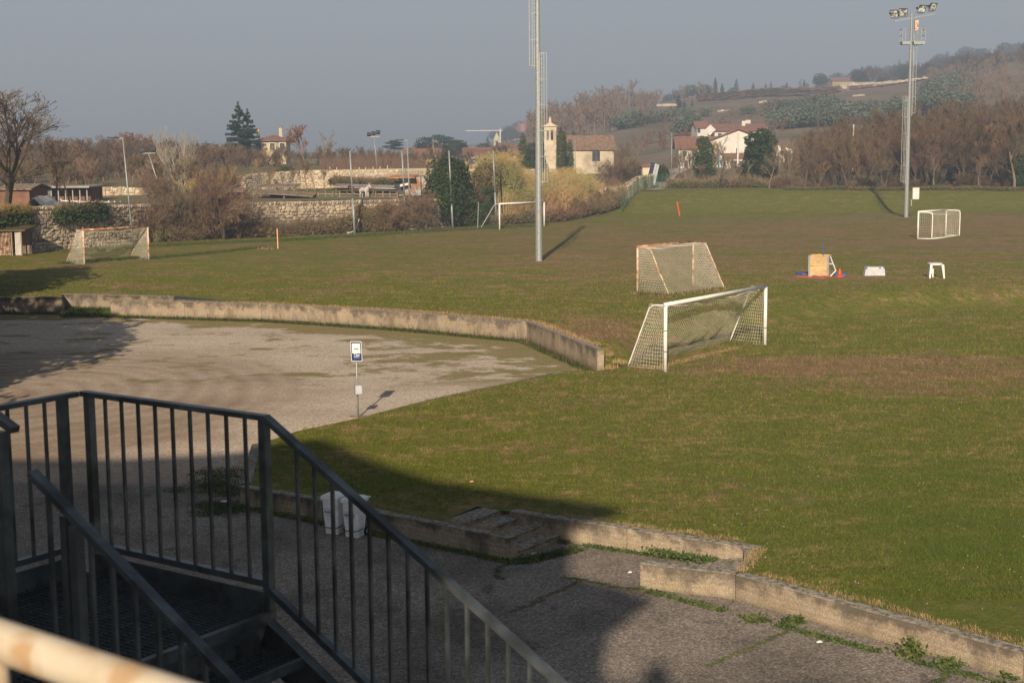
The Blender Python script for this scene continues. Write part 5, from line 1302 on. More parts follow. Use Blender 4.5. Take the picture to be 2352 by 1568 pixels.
pc_=bpx(1690,388,D-5); pch,_=house('small red roofed white porch in front of the farmhouse gable',pc_.x+1.0,D-4,z0,6.2,3,2.2,.9,.10,'plaster_white','tiles',kind='lean',over=.3,wins=[('f',-1.6,1.2,1.3,1.5,'w')],name='porch',cat='porch')
m=MB(); c_=bpx(1652,372,D-2); m.box((c_.x,c_.y,c_.z),(.25,.6,4.6)); tag(m.build('blue_tarpaulin','blue_tarp'),'narrow light blue tarpaulin strip hanging at the farmhouse corner','tarpaulin')
m=MB(); c_=bpx(1695,335,D-6); m.tube([V(c_.x,c_.y,z0-1),V(c_.x,c_.y,bpx(1695,306,D-6).z)],[.2,.14],8); tag(m.build('utility_pole','plaster_white'),'pale concrete pole in front of the farmhouse gable','pole')
ann=bpx(1800,380,D+4); house('white annex at the right end of the farmhouse behind bare trees',ann.x-1.6,D+9,z0,6.5,8,3.9,1.0,rad(90)-.12,'plaster_white','tiles',over=.3,wins=[('l',-1,1.6,1.2,2.2,'w')],name='annex',cat='house')
# apartment block up behind
D=372; a=bpx(1660,300,D); z0=hz(a.x+5,D); za=bpx(1703,297,D).z
house('white apartment block with long red tiled roof and chimneys beyond the farmhouse',bpx(1703,0,D).x,D+6,z0,bpx(1765,0,D).x-bpx(1642,0,D).x,10,za-z0-.2,bpx(1703,283,D).z-za,.08,'plaster_white','tiles',over=.8,wins=[('f',x,za-z0-1.6,1.0,1.3,'w') for x in (-5.5,-3.2,-.8,1.6,4,6)],chim=[(1.5,-1.5,.9,1.6),(3.2,1,1.4,1.9)],name='apartment_block',cat='apartment block',tiles=False)
house('small white house with reddish roof left of the apartment block',bpx(1614,0,D).x,D+4,z0,bpx(1626,0,D).x-bpx(1602,0,D).x,7,bpx(1614,293,D).z-z0,1.6,.1,'plaster_white','tiles',over=.5,wins=[('f',-1,2.2,.9,1.2,'w')],tiles=False)
# square white sign board
c_=bpx(1631,299,330); m=MB(); m.obox(c_,V(.9,0,.9)*.75,(0,.05,0),V(-.9,0,.9)*.75*.9); s_=tag(m.build('signboard','plaster_white'),'white diamond shaped board on a post among the trees','sign board')
# villa on the left terrace
D=262; z0=7.; a,b=bpx(593,345,D),bpx(653,345,D); ze=bpx(620,322,D).z
house('cream villa with hipped red roof and two chimneys beside the cedar',(a.x+b.x)/2,D+4,z0,b.x-a.x+.2,7.5,ze-z0,bpx(620,310,D).z-ze,.05,'plaster','tiles',kind='hip',over=.6,wins=[('f',-2.5,3.,1,1.4,'w'),('f',0,3,1,1.4,'w'),('f',1.8,3,1,1.4,'w')],chim=[(-4.2,-1,.6,2.1),(-3.0,0,.5,1.6),(1.2,0,.6,1.8)],name='villa',tiles=False)
# long building with red roof
D=330; z0=6.3
for (x0,x1,y0,y1,lab) in ((1062,1200,353,345,'long low cream building with red tiled roof and arched windows left of the church'),):
    a,b=bpx(x0,0,D),bpx(x1,0,D); ze=bpx(1100,y0+3,D).z
    house(lab,(a.x+b.x)/2,D+5,5.2,b.x-a.x,9,ze-5.2,bpx(1130,y1,D).z-ze+.3,.0,'plaster_ochre','tiles',over=.6,wins=[('f',x,ze-5.2-.9,1.3,1.0,'w') for x in (-6,-4,-2,0,2,4)]+[('f',x,1.3,1.6,1.5,'w') for x in (-5,-2.5,.5,3.5)],name='long_building',cat='building')
D=300; a,b=bpx(918,0,D),bpx(1005,0,D); ze=bpx(960,362,D).z
house('old stone barn with red roof beyond the vineyard terrace',(a.x+b.x)/2,D+4,6.8,b.x-a.x,6,ze-6.8,1.5,-.05,'plaster_ochre','tiles',over=.3,wins=[('f',-2.5,1.3,1.2,1.2,'p')],name='barn',cat='barn')
D=420; a,b=bpx(1145,0,D),bpx(1172,0,D); ze=bpx(1158,341,D).z
house('orange gabled house behind the long red roofed building',(a.x+b.x)/2,D+3,6,3.6,8,ze-6,1.4,.6,'plaster_pink','tiles',over=.3,tiles=False)
# distant bell tower
D=640; c_=bpx(1138,0,D); t=thing('bell_tower',(c_.x,D,7),'distant small bell tower with pyramid spire','tower'); zt_=bpx(1138,320,D).z
m=MB(); m.box((c_.x,D,(7+zt_)/2),(2.8,2.8,zt_-7)); m.build('shaft','plaster',t)
m=MB(); sp_=bpx(1138,304,D).z; m.tube([V(c_.x,D,zt_),V(c_.x,D,sp_)],[2.0,.05],4); m.build('spire','plaster',t)
m=MB(); m.box((c_.x,D-1.45,zt_-1.6),(1.,.1,1.8)); m.build('belfry_opening','black',t)
# distant tower crane
D=900; t=thing('tower_crane',(bpx(1146,0,D).x,D,8),'faint distant tower crane','crane'); zc=bpx(1146,300,D).z; xc=bpx(1146,0,D).x
m=MB(); m.box((xc,D,(8+zc)/2),(.9,.9,zc-8+2)); m.build('tower','plaster_white',t)
m=MB(); m.box(((bpx(1066,0,D).x+bpx(1152,0,D).x)/2,D,zc),(bpx(1152,0,D).x-bpx(1066,0,D).x,.6,.5)); m.build('jib','plaster_white',t)
# distant pink houses on the hill
for i,(px,py,D,w_,h_,mt,lab) in enumerate(((1187,304,1350,18,9,'plaster','distant cream house on the hill, leftmost of four'),(1196,303,1330,8,6,'plaster_ochre','tiny distant ochre house between the cream and pink ones'),(1202,306,1300,20,11,'plaster_pink','distant pink house on the hill in the middle of four'),(1219,298,1300,22,19,'plaster_pink','tall distant red house on the hill just left of the mast'))):
    c_=bpx(px,py,D); house(lab,c_.x,D,c_.z-h_*.7,w_,10,h_,2,.1*i,mt,'tiles',over=.5,wins=[('f',-w_*.25,h_*.6,1.6,2,'p'),('f',w_*.2,h_*.6,1.6,2,'p')],tiles=False)
for i,(px,py,D,w_,lab) in enumerate(((1455,249,780,14,'low red roofed shed on the olive hill'),(1482,226,1150,18,'distant cream villa on the ridge'),(1943,186,1000,22,'ochre farmstead on the right hill crest, larger of two'),(1968,182,1050,12,'small ochre house on the right hill crest'),(2062,181,1000,5,'tiny pale house on the hill right of the mast'))):
    c_=bpx(px,py,D); zg_=hz(c_.x,D); house(lab,c_.x,D,min(zg_,c_.z-3.5),w_,8,max(3.,c_.z-min(zg_,c_.z-3.5)),2.2,.1,'plaster_ochre','tiles',over=.8,tiles=False,wins=[('f',0,2,1.5,1.5,'p')])
# ------------------------------------------------------------------ stables, sheds, fences at the left
D=137; a,b=bpx(30,0,D),bpx(180,0,D); zs=4.3; ht_=bpx(100,430,D).z-zs
t=thing('stable_block',((a.x+b.x)/2,D,zs),'long low dark stable with barred openings beyond the rubble wall','stable')
m=MB(); m.prism([(a.x,D+1),(b.x,D+1),(b.x,D+5),(a.x,D+5)],zs-1,zs+ht_-.1); m.build('wall','brick',t)
m=MB(); m.box(((a.x+b.x)/2,D+2.2,zs+ht_),(b.x-a.x+.8,6,.14)); m.build('roof','tin',t)
n=9
for i in range(n+1):
    x=lerp(a.x,b.x,i/n); m=MB(); m.box((x,D-.2,zs+ht_/2-.3),(.1,.1,ht_+.4)); m.build('frame_post','galv',t)
for i in range(4):
    m=MB(); x0,x1=lerp(a.x,b.x,i/n)+.06,lerp(a.x,b.x,(i+1)/n)-.06
    for k in range(10): m.box((lerp(x0,x1,k/9),D-.2,zs+ht_*.72),(.025,.025,ht_*.5))
    m.box(((x0+x1)/2,D-.2,zs+ht_*.45),(x1-x0,.05,.05)); m.build('bar_panel','galv',t)
    m=MB(); m.box(((x0+x1)/2,D-.1,zs+ht_*.2),(x1-x0,.04,ht_*.45)); m.build('door_panel','black',t)
a=bpx(-40,0,125); b=bpx(30,0,125)
house('brick outbuilding with dark roof at the left frame edge',(a.x+b.x)/2,129,4.3,b.x-a.x,5,bpx(0,438,125).z-4.3,.35,0,'brick','wood_old',over=.3,name='outbuilding',cat='outbuilding',tiles=False)
# white tent roof
c_=bpx(98,480,119); t=thing('white_tent',(c_.x,119,4.),'crumpled white canvas tent top showing above the rubble wall','tent')
m=MB(); pk=bpx(87,447,119); g0=bpx(60,478,119); g1_=bpx(140,481,119); pts=[V(g0.x,117.5,g0.z-.4),V(g1_.x,117.5,g1_.z-.5),V(g1_.x,122,g1_.z-.3),V(g0.x,122,g0.z-.3)]
nn=10
for i in range(nn+1):
    for j in range(nn+1):
        u,v_=i/nn,j/nn; p=pts[0].lerp(pts[1],u).lerp(pts[3].lerp(pts[2],u),v_); f=(pk.x-g0.x)/(g1_.x-g0.x)
        e_=(u/f if u<f else ((1-u)/(1-f))**1.15); e_=e_*min(1,1.15-abs(v_-.5)*.5)
        m.v.append((p.x,p.y,lerp(p.z,pk.z,max(0,e_))+.06*noise.noise(V(u*4,v_*4,1))))
for i in range(nn):
    for j in range(nn): k=i*(nn+1)+j; m.f.append((k,k+nn+1,k+nn+2,k+1))
m.build('canvas','tent',t)
m=MB(); m.tube([V(pk.x,119.5,4),V(pk.x,119.5,pk.z-.1)],.05,6); m.build('pole','galv',t)
# white rail fence
t=thing('rail_fence',bpx(215,470,133),'white post and rail fence behind the rubble wall at the left','fence')
pf=[bpx(x,y,D_) for x,y,D_ in ((70,460,133),(140,461,133),(205,464,133),(250,465,134),(290,467,136),(330,467,140))]
for a,b in zip(pf,pf[1:]):
    for dz in (0,-.42,-.8): m=MB(); m.bar(a+V(0,0,dz),b+V(0,0,dz),.05,.10); m.build('rail','white_paint',t)
for i in range(16):
    f=i/15*(len(pf)-1); j=min(len(pf)-2,int(f)); p=pf[j].lerp(pf[j+1],f-j); m=MB(); m.box((p.x,p.y,p.z-.45),(.11,.11,1.2)); m.build('post','white_paint',t)
# pen shed with bars at the left field edge
sl_=at(-14,588,1.3); sr=at(51,588,1.3); hs_=2.0
t=thing('barred_shed',sr,'small barred shed with mossy roof holding a blue drum at the left edge','shed')
m=MB(); m.obox(V((sl_.x+sr.x)/2,sl_.y+1.2,1.3+hs_+.05),((sr.x-sl_.x)/2+.35,0,0),(0,1.6,.1),(0,0,.06)); m.build('roof','bramble',t)
m=MB(); m.prism([(sl_.x,sl_.y+2.4),(sr.x,sr.y+2.4),(sr.x,sr.y+2.46),(sl_.x,sl_.y+2.46)],1.2,1.3+hs_); m.build('back_wall','wood_old',t)
for px in (0,29,51): p=at(px,588,1.3); m=MB(); m.box((p.x,p.y,1.3+hs_/2),(.1,.1,hs_)); m.build('post','wood_old',t)
for k in range(9):
    p=at(2+k*3.2,588,1.3); m=MB(); m.box((p.x,p.y,1.3+hs_/2),(.035,.035,hs_-.1)); m.build('bar','rust',t)
for k in range(5):
    p=at(37+k*2.6,588,1.3); m=MB(); m.box((p.x,p.y+.05,1.3+hs_/2),(.05,.03,hs_-.1)); m.build('slat','plaster_white',t)
p=at(12,584,1.3); m=MB(); m.tube([V(p.x,p.y+.6,1.3),V(p.x,p.y+.6,2.1)],.36,14); m.tube([V(p.x,p.y+.6,1.6),V(p.x,p.y+.6,1.64)],.375,14); tag(m.build('blue_drum','blue'),'blue plastic drum inside the barred shed','drum')
# horse paddock shelters, rails and horses
def shelter(px0,px1,yt,D,lab,rmat='wood_old',tilt=.25,back=False,zb=4.5):
    a,b=bpx(px0,yt,D),bpx(px1,yt+tilt*8,D); t=thing('field_shelter',(a.x,D,zb),lab,'shelter','horse shelters in the paddock')
    m=MB(); m.obox((a+b)/2+V(0,1.2,0),(b-a)/2,(0,1.7,.12),(0,0,.04)); m.build('roof',rmat,t)
    for k in range(3):
        p=a.lerp(b,.04+.46*k)
        m=MB(); m.box((p.x,D-.2,(zb+p.z)/2-.1),(.12,.12,p.z-zb+.2)); m.build('post','wood_old',t)
    if back:
        m=MB(); p=a.lerp(b,.2); q=a.lerp(b,1.); m.obox(V((p.x+q.x)/2,D+2,(zb+p.z)/2-.1),((q.x-p.x)/2,0,0),(0,.04,0),(0,0,(p.z-zb)/2)); m.build('back_wall','brick',t)
    return t
shelter(588,680,427,150,'open horse shelter with thin flat roof furthest back in the paddock',tilt=0)
shelter(586,720,440,143,'long low shelter with sagging pale plank roof near the rubble wall',rmat='wood_old',tilt=1.1,back=True,zb=4.2)
shelter(765,950,427,152,'shelter with bent tin roof over the grey horse',rmat='tin',tilt=.6)
shelter(500,560,436,140,'small old wooden shelter at the left end of the paddock',back=True,zb=4.2)
a,b=bpx(898,425,150),bpx(985,432,150); t=thing('tin_shed',(a.x,150,4.5),'pale green tin shed with orange edged roof right of the paddock','shed')
m=MB(); m.box(((a.x+b.x)/2+.5,152,5.3),(b.x-a.x-.6,3,1.9)); m.build('wall','tin',t)
m=MB(); m.obox(V((a.x+b.x)/2-.8,151.4,6.35),((b.x-a.x)/2-.6,0,0),(0,2.2,.1),(0,0,.05)); m.build('roof','rust2',t)
m=MB(); m.box((a.x+.9,150.45,5.2),(1.0,.1,1.3)); m.build('door_opening','black',t)
m=MB(); p=bpx(930,424,150); m.obox(p,(.5,0,.1),(0,.3,0),(0,0,.12)); m.build('roof_load','plaster_white',t)
t=thing('paddock_fence',bpx(700,450,146),'grey wooden rail fence crossing the horse paddock','fence')
for k in range(26):
    p=bpx(500+k*16.5,447+(R.random()-.5)*2,147+2*math.sin(k)); m=MB(); m.box((p.x,p.y,p.z-.4),(.11,.11,1.4)); m.build('post','wood_old',t)
for r_ in range(2):
    for k in range(6):
        a,b=bpx(500+k*69,445+r_*7,147),bpx(500+(k+1)*69,446+r_*7,147); m=MB(); m.bar(a,b,.05,.11); m.build('rail','wood_old',t)
def horse(px,py,D,ang,label,mat,sc=1.):
    base=bpx(px,py,D); t=thing('horse',base,label,'horse'); ca,sa=math.cos(ang),math.sin(ang)
    q=lambda x,y,z:V(base.x+(x*ca-y*sa)*sc,base.y+(x*sa+y*ca)*sc,base.z+z*sc)
    vs=[(0,0,1.15),(.45,0,1.15),(.75,0,1.2),(1.02,0,1.5),(1.22,0,1.75),(1.38,0,1.62),(1.55,0,1.38),(-.45,0,1.2),(-.72,0,1.18),(-.85,0,.9),(-.88,0,.5)]
    ed=[(0,1),(1,2),(2,3),(3,4),(4,5),(5,6),(0,7),(7,8),(8,9),(9,10)]; rs=[.30,.30,.27,.17,.13,.13,.08,.30,.20,.06,.03]
    for sx,xx in ((.12,.68),(-.12,.68)):
        k=len(vs); vs+=[(xx,sx*1.2,.95),(xx+.02,sx*1.2,.5),(xx,sx*1.2,.05)]; rs+=[.13,.07,.05]; ed+=[(2,k),(k,k+1),(k+1,k+2)]
    for sx in (.13,-.13):
        k=len(vs); vs+=[(-.55,sx*1.2,.95),(-.45,sx*1.2,.72),(-.62,sx*1.2,.48),(-.58,sx*1.2,.05)]; rs+=[.18,.12,.07,.05]; ed+=[(7,k),(k,k+1),(k+1,k+2),(k+2,k+3)]
    me=bpy.data.meshes.new('body'); me.from_pydata([tuple(q(*v)-wloc(t)) for v in vs],ed,[]); o=bpy.data.objects.new('body',me); COL.objects.link(o)
    sk=o.modifiers.new('s','SKIN'); 
    for i,r_ in enumerate(rs): me.skin_vertices[0].data[i].radius=(r_*sc,r_*sc)
    me.skin_vertices[0].data[0].use_root=True
    ss=o.modifiers.new('u','SUBSURF'); ss.levels=1; ss.render_levels=1
    bpy.context.view_layer.update(); me2=bpy.data.meshes.new_from_object(o.evaluated_get(bpy.context.evaluated_depsgraph_get())); bpy.data.objects.remove(o)
    me2.materials.clear(); me2.materials.append(Mt[mat]); me2.polygons.foreach_set('use_smooth',[True]*len(me2.polygons))
    o=bpy.data.objects.new('body',me2); o.parent=t; COL.objects.link(o)
    m=MB()
    for k in (-1,1): m.tube([q(1.22,k*.06,1.85),q(1.2,k*.08,2.0)],[.04,.01],5)
    m.build('ears',mat,t)
Mt['horse_grey']=noisy('grey_horse_coat',(.55,.52,.48),(.42,.40,.38),3,rough=.7); Mt['horse_dark']=noisy('dark_horse_coat',(.05,.035,.025),(.08,.055,.04),3,rough=.6)
horse(836,458,146.5,-.9,'pale grey horse standing under the tin roofed shelter','horse_grey',.85)
horse(823,459,147.5,2.6,'dark horse standing beside the grey one','horse_dark',.85)
# vineyard posts on the terrace and rows behind
t=thing('vineyard_row',bpx(900,385,168),'row of pale vineyard posts above the upper stone wall','vineyard')
for k in range(62):
    x=755+k*8.4+R.uniform(-1.5,1.5); 
    if 1003<x<1070 and False: continue
    q=bpx(x,383,169+R.random()*1); m=MB(); z=ground(q.x,q.y); m.tube([V(q.x,q.y,z-.2),V(q.x+R.uniform(-.08,.08),q.y,z+1.75*R.uniform(.9,1.1))],.045,5,cap=False); m.build('post','wood_old' if k%2 else 'plaster_white',t)
m=MB()
for zz in (.6,1.1,1.6):
    for k in range(20):
        a=bpx(755+k*26,383,169.5); b=bpx(755+(k+1)*26,383,169.5); m.tube([V(a.x,a.y,ground(a.x,a.y)+zz),V(b.x,b.y,ground(b.x,b.y)+zz)],.012,3,cap=False)
m.build('wire','galv',t)
m=MB()
for r_ in range(12):
    D_=173+r_*3.2
    for k in range(90):
        X=740+k*6+R.uniform(-2,2); q=bpx(X,380,D_); z=ground(q.x,q.y); l_=R.uniform(.9,1.7); m.tube([V(q.x,q.y,z),V(q.x+R.uniform(-.15,.15),q.y,z+l_)],[.035,.01],3,cap=False)
        for _ in range(3): m.tube([V(q.x,q.y,z+l_*.6),V(q.x+R.uniform(-.6,.6),q.y,z+l_*R.uniform(.8,1.3))],[.016,.004],3,cap=False)
tag(m.build('vines','twig_red'),'rows of leafless grape vines on the upper terrace','vines',kind='stuff')
# hillside vineyards (brown rows) and their posts
def hill_rows(x0,x1,d0,d1,n,label,mat='twig_red'):
    m=MB()
    for r_ in range(n):
        D_=lerp(d0,d1,r_/(n-1))
        X=x0
        while X<x1:
            q=bpx(X,250,D_); z=hz(q.x,D_); h_=R.uniform(1.1,1.9)
            w_=.5
            m.tube([V(q.x,D_,z-.3),V(q.x+R.uniform(-.2,.2),D_,z+h_)],[.16,.05],3,cap=False)
            m.bar(V(q.x-1.2,D_,z+h_*.6),V(q.x+1.2,D_,z+h_*.62),.1,.7*R.random()+.2)
            X+=3.1*R.uniform(.8,1.2)
    tag(m.build('hill_vineyard',mat),label,'vineyard',kind='stuff')
hill_rows(1600,1930,690,800,12,'brown vineyard rows on the middle of the hill')
hill_rows(1950,2200,720,800,9,'brown vineyard rows below the sunlit terrace wall on the right hill')
# sunlit terrace wall on the hill
def rib(label,pts,h,mat,dpt=.8):
    t=MB(); P_=[bpx(*p) for p in pts]
    for p in P_: p.z=max(p.z,hz(p.x,p.y)+h*.75)
    for a,b in zip(P_,P_[1:]):
        k=6
        for i in range(k):
            p,q=a.lerp(b,i/k),a.lerp(b,(i+1)/k); hh=h*R.uniform(.6,1.15)
            t.prism([(p.x,p.y),(q.x,q.y),(q.x,q.y+dpt),(p.x,p.y+dpt)],[p.z-h*1.3]*2+[p.z-h*1.3]*2,[p.z+hh*.3,q.z+hh*.3,q.z+hh*.3,p.z+hh*.3])
    tag(t.build('terrace_wall',mat),label,'wall')
rib('long sunlit dry stone terrace wall below the crest of the right hill',[(1930,199,815),(2000,196,815),(2060,194,815),(2120,196,812),(2150,200,810),(2190,204,806)],3.4,'stone_light')
rib('lower sunlit terrace bank in the middle of the right hill',[(2005,219,742),(2050,217,742),(2095,213,742),(2120,211,745)],2.0,'stone_light')
for i,(x0,x1,y,D_) in enumerate(((1500,1560,240,640),(1640,1680,271,560),(1580,1610,280,520),(1880,1905,268,560),(1905,1930,300,470),(1950,1990,251,600),(1735,1765,252,620),(2060,2075,282,470))):
    rib('pale dry stone bank between olive trees, patch %s'%('north slope','mid slope','lower slope','right shoulder','lower right','upper right','upper middle','far right')[i],[(x0+8,y,D_),(x1-4,y-1,D_)],.7,'stone_light')
# car on the lane, lane, hut, leaning panels
cc=bpx(1512,408,236); gz=ground(cc.x,cc.y)
m=MB(); P_=[(1475,440,190),(1490,424,206),(1505,412,222),(1520,408,240),(1560,404,262)]
L_=[bpx(*p) for p in P_]; wd=2.6
for i in range(len(L_)-1):
    a,b=L_[i],L_[i+1]; m.face((a.x-wd*.4,a.y,ground(a.x,a.y)+.12),(a.x+wd,a.y,ground(a.x,a.y)+.12),(b.x+wd,b.y,ground(b.x,b.y)+.12),(b.x-wd*.4,b.y,ground(b.x,b.y)+.12))
tag(m.build('lane','road'),kind='structure')
def car(px,py,D,ang,label,mat):
    c=bpx(px,py,D); c.z=ground(c.x,c.y)+.1; t=thing('parked_car',c,label,'car'); ca,sa=math.cos(ang),math.sin(ang)
    q=lambda x,y,z:V(c.x+x*ca-y*sa,c.y+x*sa+y*ca,c.z+z)
    def side(m,prof,hw0):
        k=len(prof); n0=len(m.v)
        for s in (-1,1): m.v+=[tuple(q(x,s*hw0*f,z)) for x,z,f in prof]
        m.f+=[tuple(n0+i for i in range(k)),tuple(n0+k+i for i in range(k-1,-1,-1))]+[(n0+i,n0+k+i,n0+k+(i+1)%k,n0+(i+1)%k) for i in range(k)]
    m=MB(); side(m,[(-2.1,.35,1),(-2.15,.7,1),(-2.05,1.0,.98),(-1.75,1.52,.80),(-.2,1.6,.80),(.75,1.05,.97),(1.9,.92,.96),(2.1,.6,.97),(2.05,.3,1)],.87); b=m.build('body',mat,t)
    m=MB(); side(m,[(-1.96,1.05,.99),(-1.76,1.46,.82),(-1.72,1.46,.82),(-1.9,1.05,.99)],.80); m.build('rear_window','window',t)
    for s in (-1,1):
        m=MB(); m.face(q(-1.6,s*.885*.9,1.4),q(-.3,s*.885*.9,1.48),q(.5,s*.88,1.06),q(-1.75,s*.88,1.03)); m.build('side_window','window',t)
        m=MB(); m.obox(q(-2.12,s*.72,.85),(.04,0,0),V(-sa,ca,0)*.12,(0,0,.14)); m.build('tail_lamp','red_lamp',t)
        for x in (-1.35,1.3):
            m=MB(); m.tube([q(x,s*.70,.32),q(x,s*.90,.32)],.33,16); w_=m.build('wheel','tyre',t); m=MB(); m.tube([q(x,s*.8,.32),q(x,s*.915,.32)],.19,10); m.build('hub','galv',w_)
    m=MB(); m.obox(q(-2.16,0,.62),(.01,0,0),V(-sa,ca,0)*.25,(0,0,.06)); m.build('number_plate','sign_white',t)
    m=MB(); m.obox(q(-2.14,0,.45),V(ca,sa,0)*.06,V(-sa,ca,0)*.82,(0,0,.10)); m.build('bumper','galv',t)
car(1514,408,236,1.15,'grey car parked on the lane beside the ivy, seen from behind','car_paint')
car(1731,398,257,2.6,'dark red car partly hidden beside the farmhouse porch','car_red')
c_=bpx(1488,403,212); house('tiny white hut with tiled cap beside leaning blue-grey panels',c_.x,213,ground(c_.x,213)-.6,1.9,1.6,bpx(1488,381,212).z-ground(c_.x,213)+.6,.35,.2,'plaster','tiles',kind='hip',over=.25,name='hut',cat='hut',tiles=False)
t=thing('sheet_stack',bpx(1498,415,205),'long blue-grey metal sheets leaning beside the tiny hut','metal sheets')
for k in range(3):
    a=bpx(1488+k*6,424,204+k*.3); b=bpx(1500+k*5,374+k*2,205+k*.3); m=MB(); m.bar(a,b,.55,.04,V(0,1,0)); m.build('sheet','solar' if k==0 else 'galv',t)
# green chain-link fence up the lane edge, and along the touchline
def mesh_fence(label,pts,h,posts,mat='green_metal',cell=.35):
    t=thing('chain_link_fence',pts[0],label,'fence')
    for a,b in zip(pts,pts[1:]):
        n=max(1,int((b-a).length/cell)); m=MB()
        for i in range(n):
            p=a.lerp(b,i/n); q=a.lerp(b,(i+1)/n)
            m.tube([p+V(0,0,.05),q+V(0,0,h)],.006,3,cap=False); m.tube([q+V(0,0,.05),p+V(0,0,h)],.006,3,cap=False)
        m.build('wire_mesh',mat,t)
    tot=sum((b-a).length for a,b in zip(pts,pts[1:])); acc=0
    for a,b in zip(pts,pts[1:]):
        L=(b-a).length; k=max(1,int(round(L/posts)))
        for i in range(k): p=a.lerp(b,i/k); m=MB(); m.tube([p-V(0,0,.1),p+V(0,0,h+.1)],.04,6); m.build('post',mat,t)
def gpt(px,py,z=None,D=None): q=at(px,py,1.3); q.z=ground(q.x,q.y); return q
fpts=[]
for X,D_ in ((1428,170),(1440,176),(1465,186),(1500,198),(1540,212)): q=bpx(X,450,D_); fpts.append(V(q.x,q.y,ground(q.x,q.y)))
mesh_fence('green chain-link fence climbing beside the lane towards the car',fpts,1.9,4.)
fpts=[]
for X,D_ in ((560,134),(640,136),(720,138),(820,141),(930,145)): q=bpx(X,450,D_); fpts.append(V(q.x,q.y,1.3))
mesh_fence('dark chain-link fence overgrown with brambles below the rubble wall',fpts,1.9,4.2,'bark_dark')
t=thing('gate',at(939,527,1.3),'narrow rusty metal gate behind the second net pole','gate'); g0=at(928,524,1.3)+V(0,1.5,0)
m=MB()
for dx in (0,1.0): m.tube([g0+V(dx,0,0),g0+V(dx,0,3.0)],.05,6)
m.tube([g0+V(0,0,3.0),g0+V(1,0,3.0)],.05,6); m.build('gate_frame','rust2',t)
for k in range(6): m=MB(); m.tube([g0+V(.15+.14*k,0,.1),g0+V(.15+.14*k,0,1.9)],.018,5); m.build('bar','rust2',t)
m=MB(); m.box((g0.x+.45,g0.y-.05,3.7),(.35,.04,.5)); m.build('notice','sign_white',t)
# concrete utility pole and wires
c_=bpx(990,0,230); zt_=bpx(990,320,230).z; m=MB(); m.tube([V(c_.x,230,6.5),V(c_.x,230,zt_)],[.24,.15],8); tag(m.build('utility_pole','concrete'),'thick pale concrete utility pole above the stone barn','pole')
c_=bpx(1437-0,0,230)
def wire(a,b,sag,label,r=.03):
    m=MB(); pts=[a.lerp(b,i/14)-V(0,0,sag*4*(i/14)*(1-i/14)) for i in range(15)]; m.tube(pts,r,3,cap=False); tag(m.build('overhead_wire','net_dark' if r>.02 else 'galv'),label,'wire')
wire(bpx(985,322,230),bpx(1235,324,235),1.6,'overhead wire sagging from the concrete pole towards the mast')
wire(bpx(1935,312,230),bpx(1543,354,236),1.8,'overhead wire crossing in front of the right hand wood')
c_=bpx(3426/1.7415,0,200) ; m=MB(); m.tube([V(c_.x*1.2,240,3),V(c_.x*1.2,240,bpx(1967,286,240).z)],[.17,.12],8); tag(m.build('utility_pole','plaster'),'pale concrete pole half hidden in the right hand wood','pole')
# ------------------------------------------------------------------ planting
Rr=random.Random(99)
Gw='leafless trees of the wood behind the paddock'; Gb='leafless trees of the wood on the right bank'
def topy(x,D,z,h): return 345-3290*(z+h-9)/D
YL=lambda X:interp([1240,1420,1560,1600,1900,1950,2100,2200,2330,2480],[230,262,250,254,224,236,234,128,108,100],X)
# --- left wood: layered rows behind the upper terrace
LW='leafless brown tree in the dense wood at the left'
for i in range(95):
    X=Rr.uniform(-60,560); D=Rr.uniform(150,200) if X<500 else Rr.uniform(178,210)
    if X<340 and D<162: D+=14
    yt=interp([-60,100,200,330,470,560],[362,352,350,352,362,366],X)+Rr.uniform(-8,26)
    placepx(Rr.choice(['wood1','wood2','wood3','wood4','wood6']),X,D,yt,LW,group=Gw,sx=1.35)
sp=[]
for i in range(125):
    X=Rr.uniform(-120,700); D=Rr.uniform(200,330); q=bpx(X,345,D); z=ground(q.x,D)
    yt=interp([-60,100,200,330,470,560,700],[326,312,318,318,324,336,342],X)+Rr.uniform(-8,12)
    sp.append((q.x,D,z-.1,bpx(X,yt,D).z-z,2.2))
wood_mass('left_wood','grey-brown leafless wood filling the ground behind the stables',sp,'twig')
for X,D,yt,k in ((300,300,303,'oak'),(322,305,306,'oak'),(345,300,308,'oak'),(262,300,318,'wood3'),(228,310,308,'wood3'),(205,300,314,'wood3'),(150,320,322,'wood3'),(180,320,320,'wood3'),(285,280,300,'wood3')):
    placepx(k,X,D,yt,'reddish brown tree with a few withered leaves rising above the left wood',group='reddish trees on the skyline of the left wood',sx=1.25)
placepx('pale',412,156,278,'pale barked multi-stemmed birch standing out white before the left wood',name='birch_tree',sx=1.5)
placepx('spread',-6,112,183,'large dark leafless tree with spreading branches at the left frame edge',sx=1.5,z=4.4,rot=.6)
placepx('big2',122,123,352,'twiggy small tree leaning above the ivy on the rubble wall, left one',sx=1.1,z=4.4)
placepx('big2',158,126,372,'twiggy small tree above the ivy on the rubble wall, right one',sx=1.1,z=4.4)
placepx('cedar',546,255,233,'tall blue-green cedar with a pointed top beside the villa',name='cedar_tree',sx=.95,z=7)
placepx('cedar',568,258,249,'second, lower cedar touching the tall one on its right',name='cedar_tree',sx=.9,z=7,rot=2.)
placepx('oak',628+70,225,285,'tall leafless tree with a few brown leaves right of the villa',sx=1.15)
placepx('thin',735,235,295,'tall thin leafless tree right of the brown leaved one',sx=1.1)
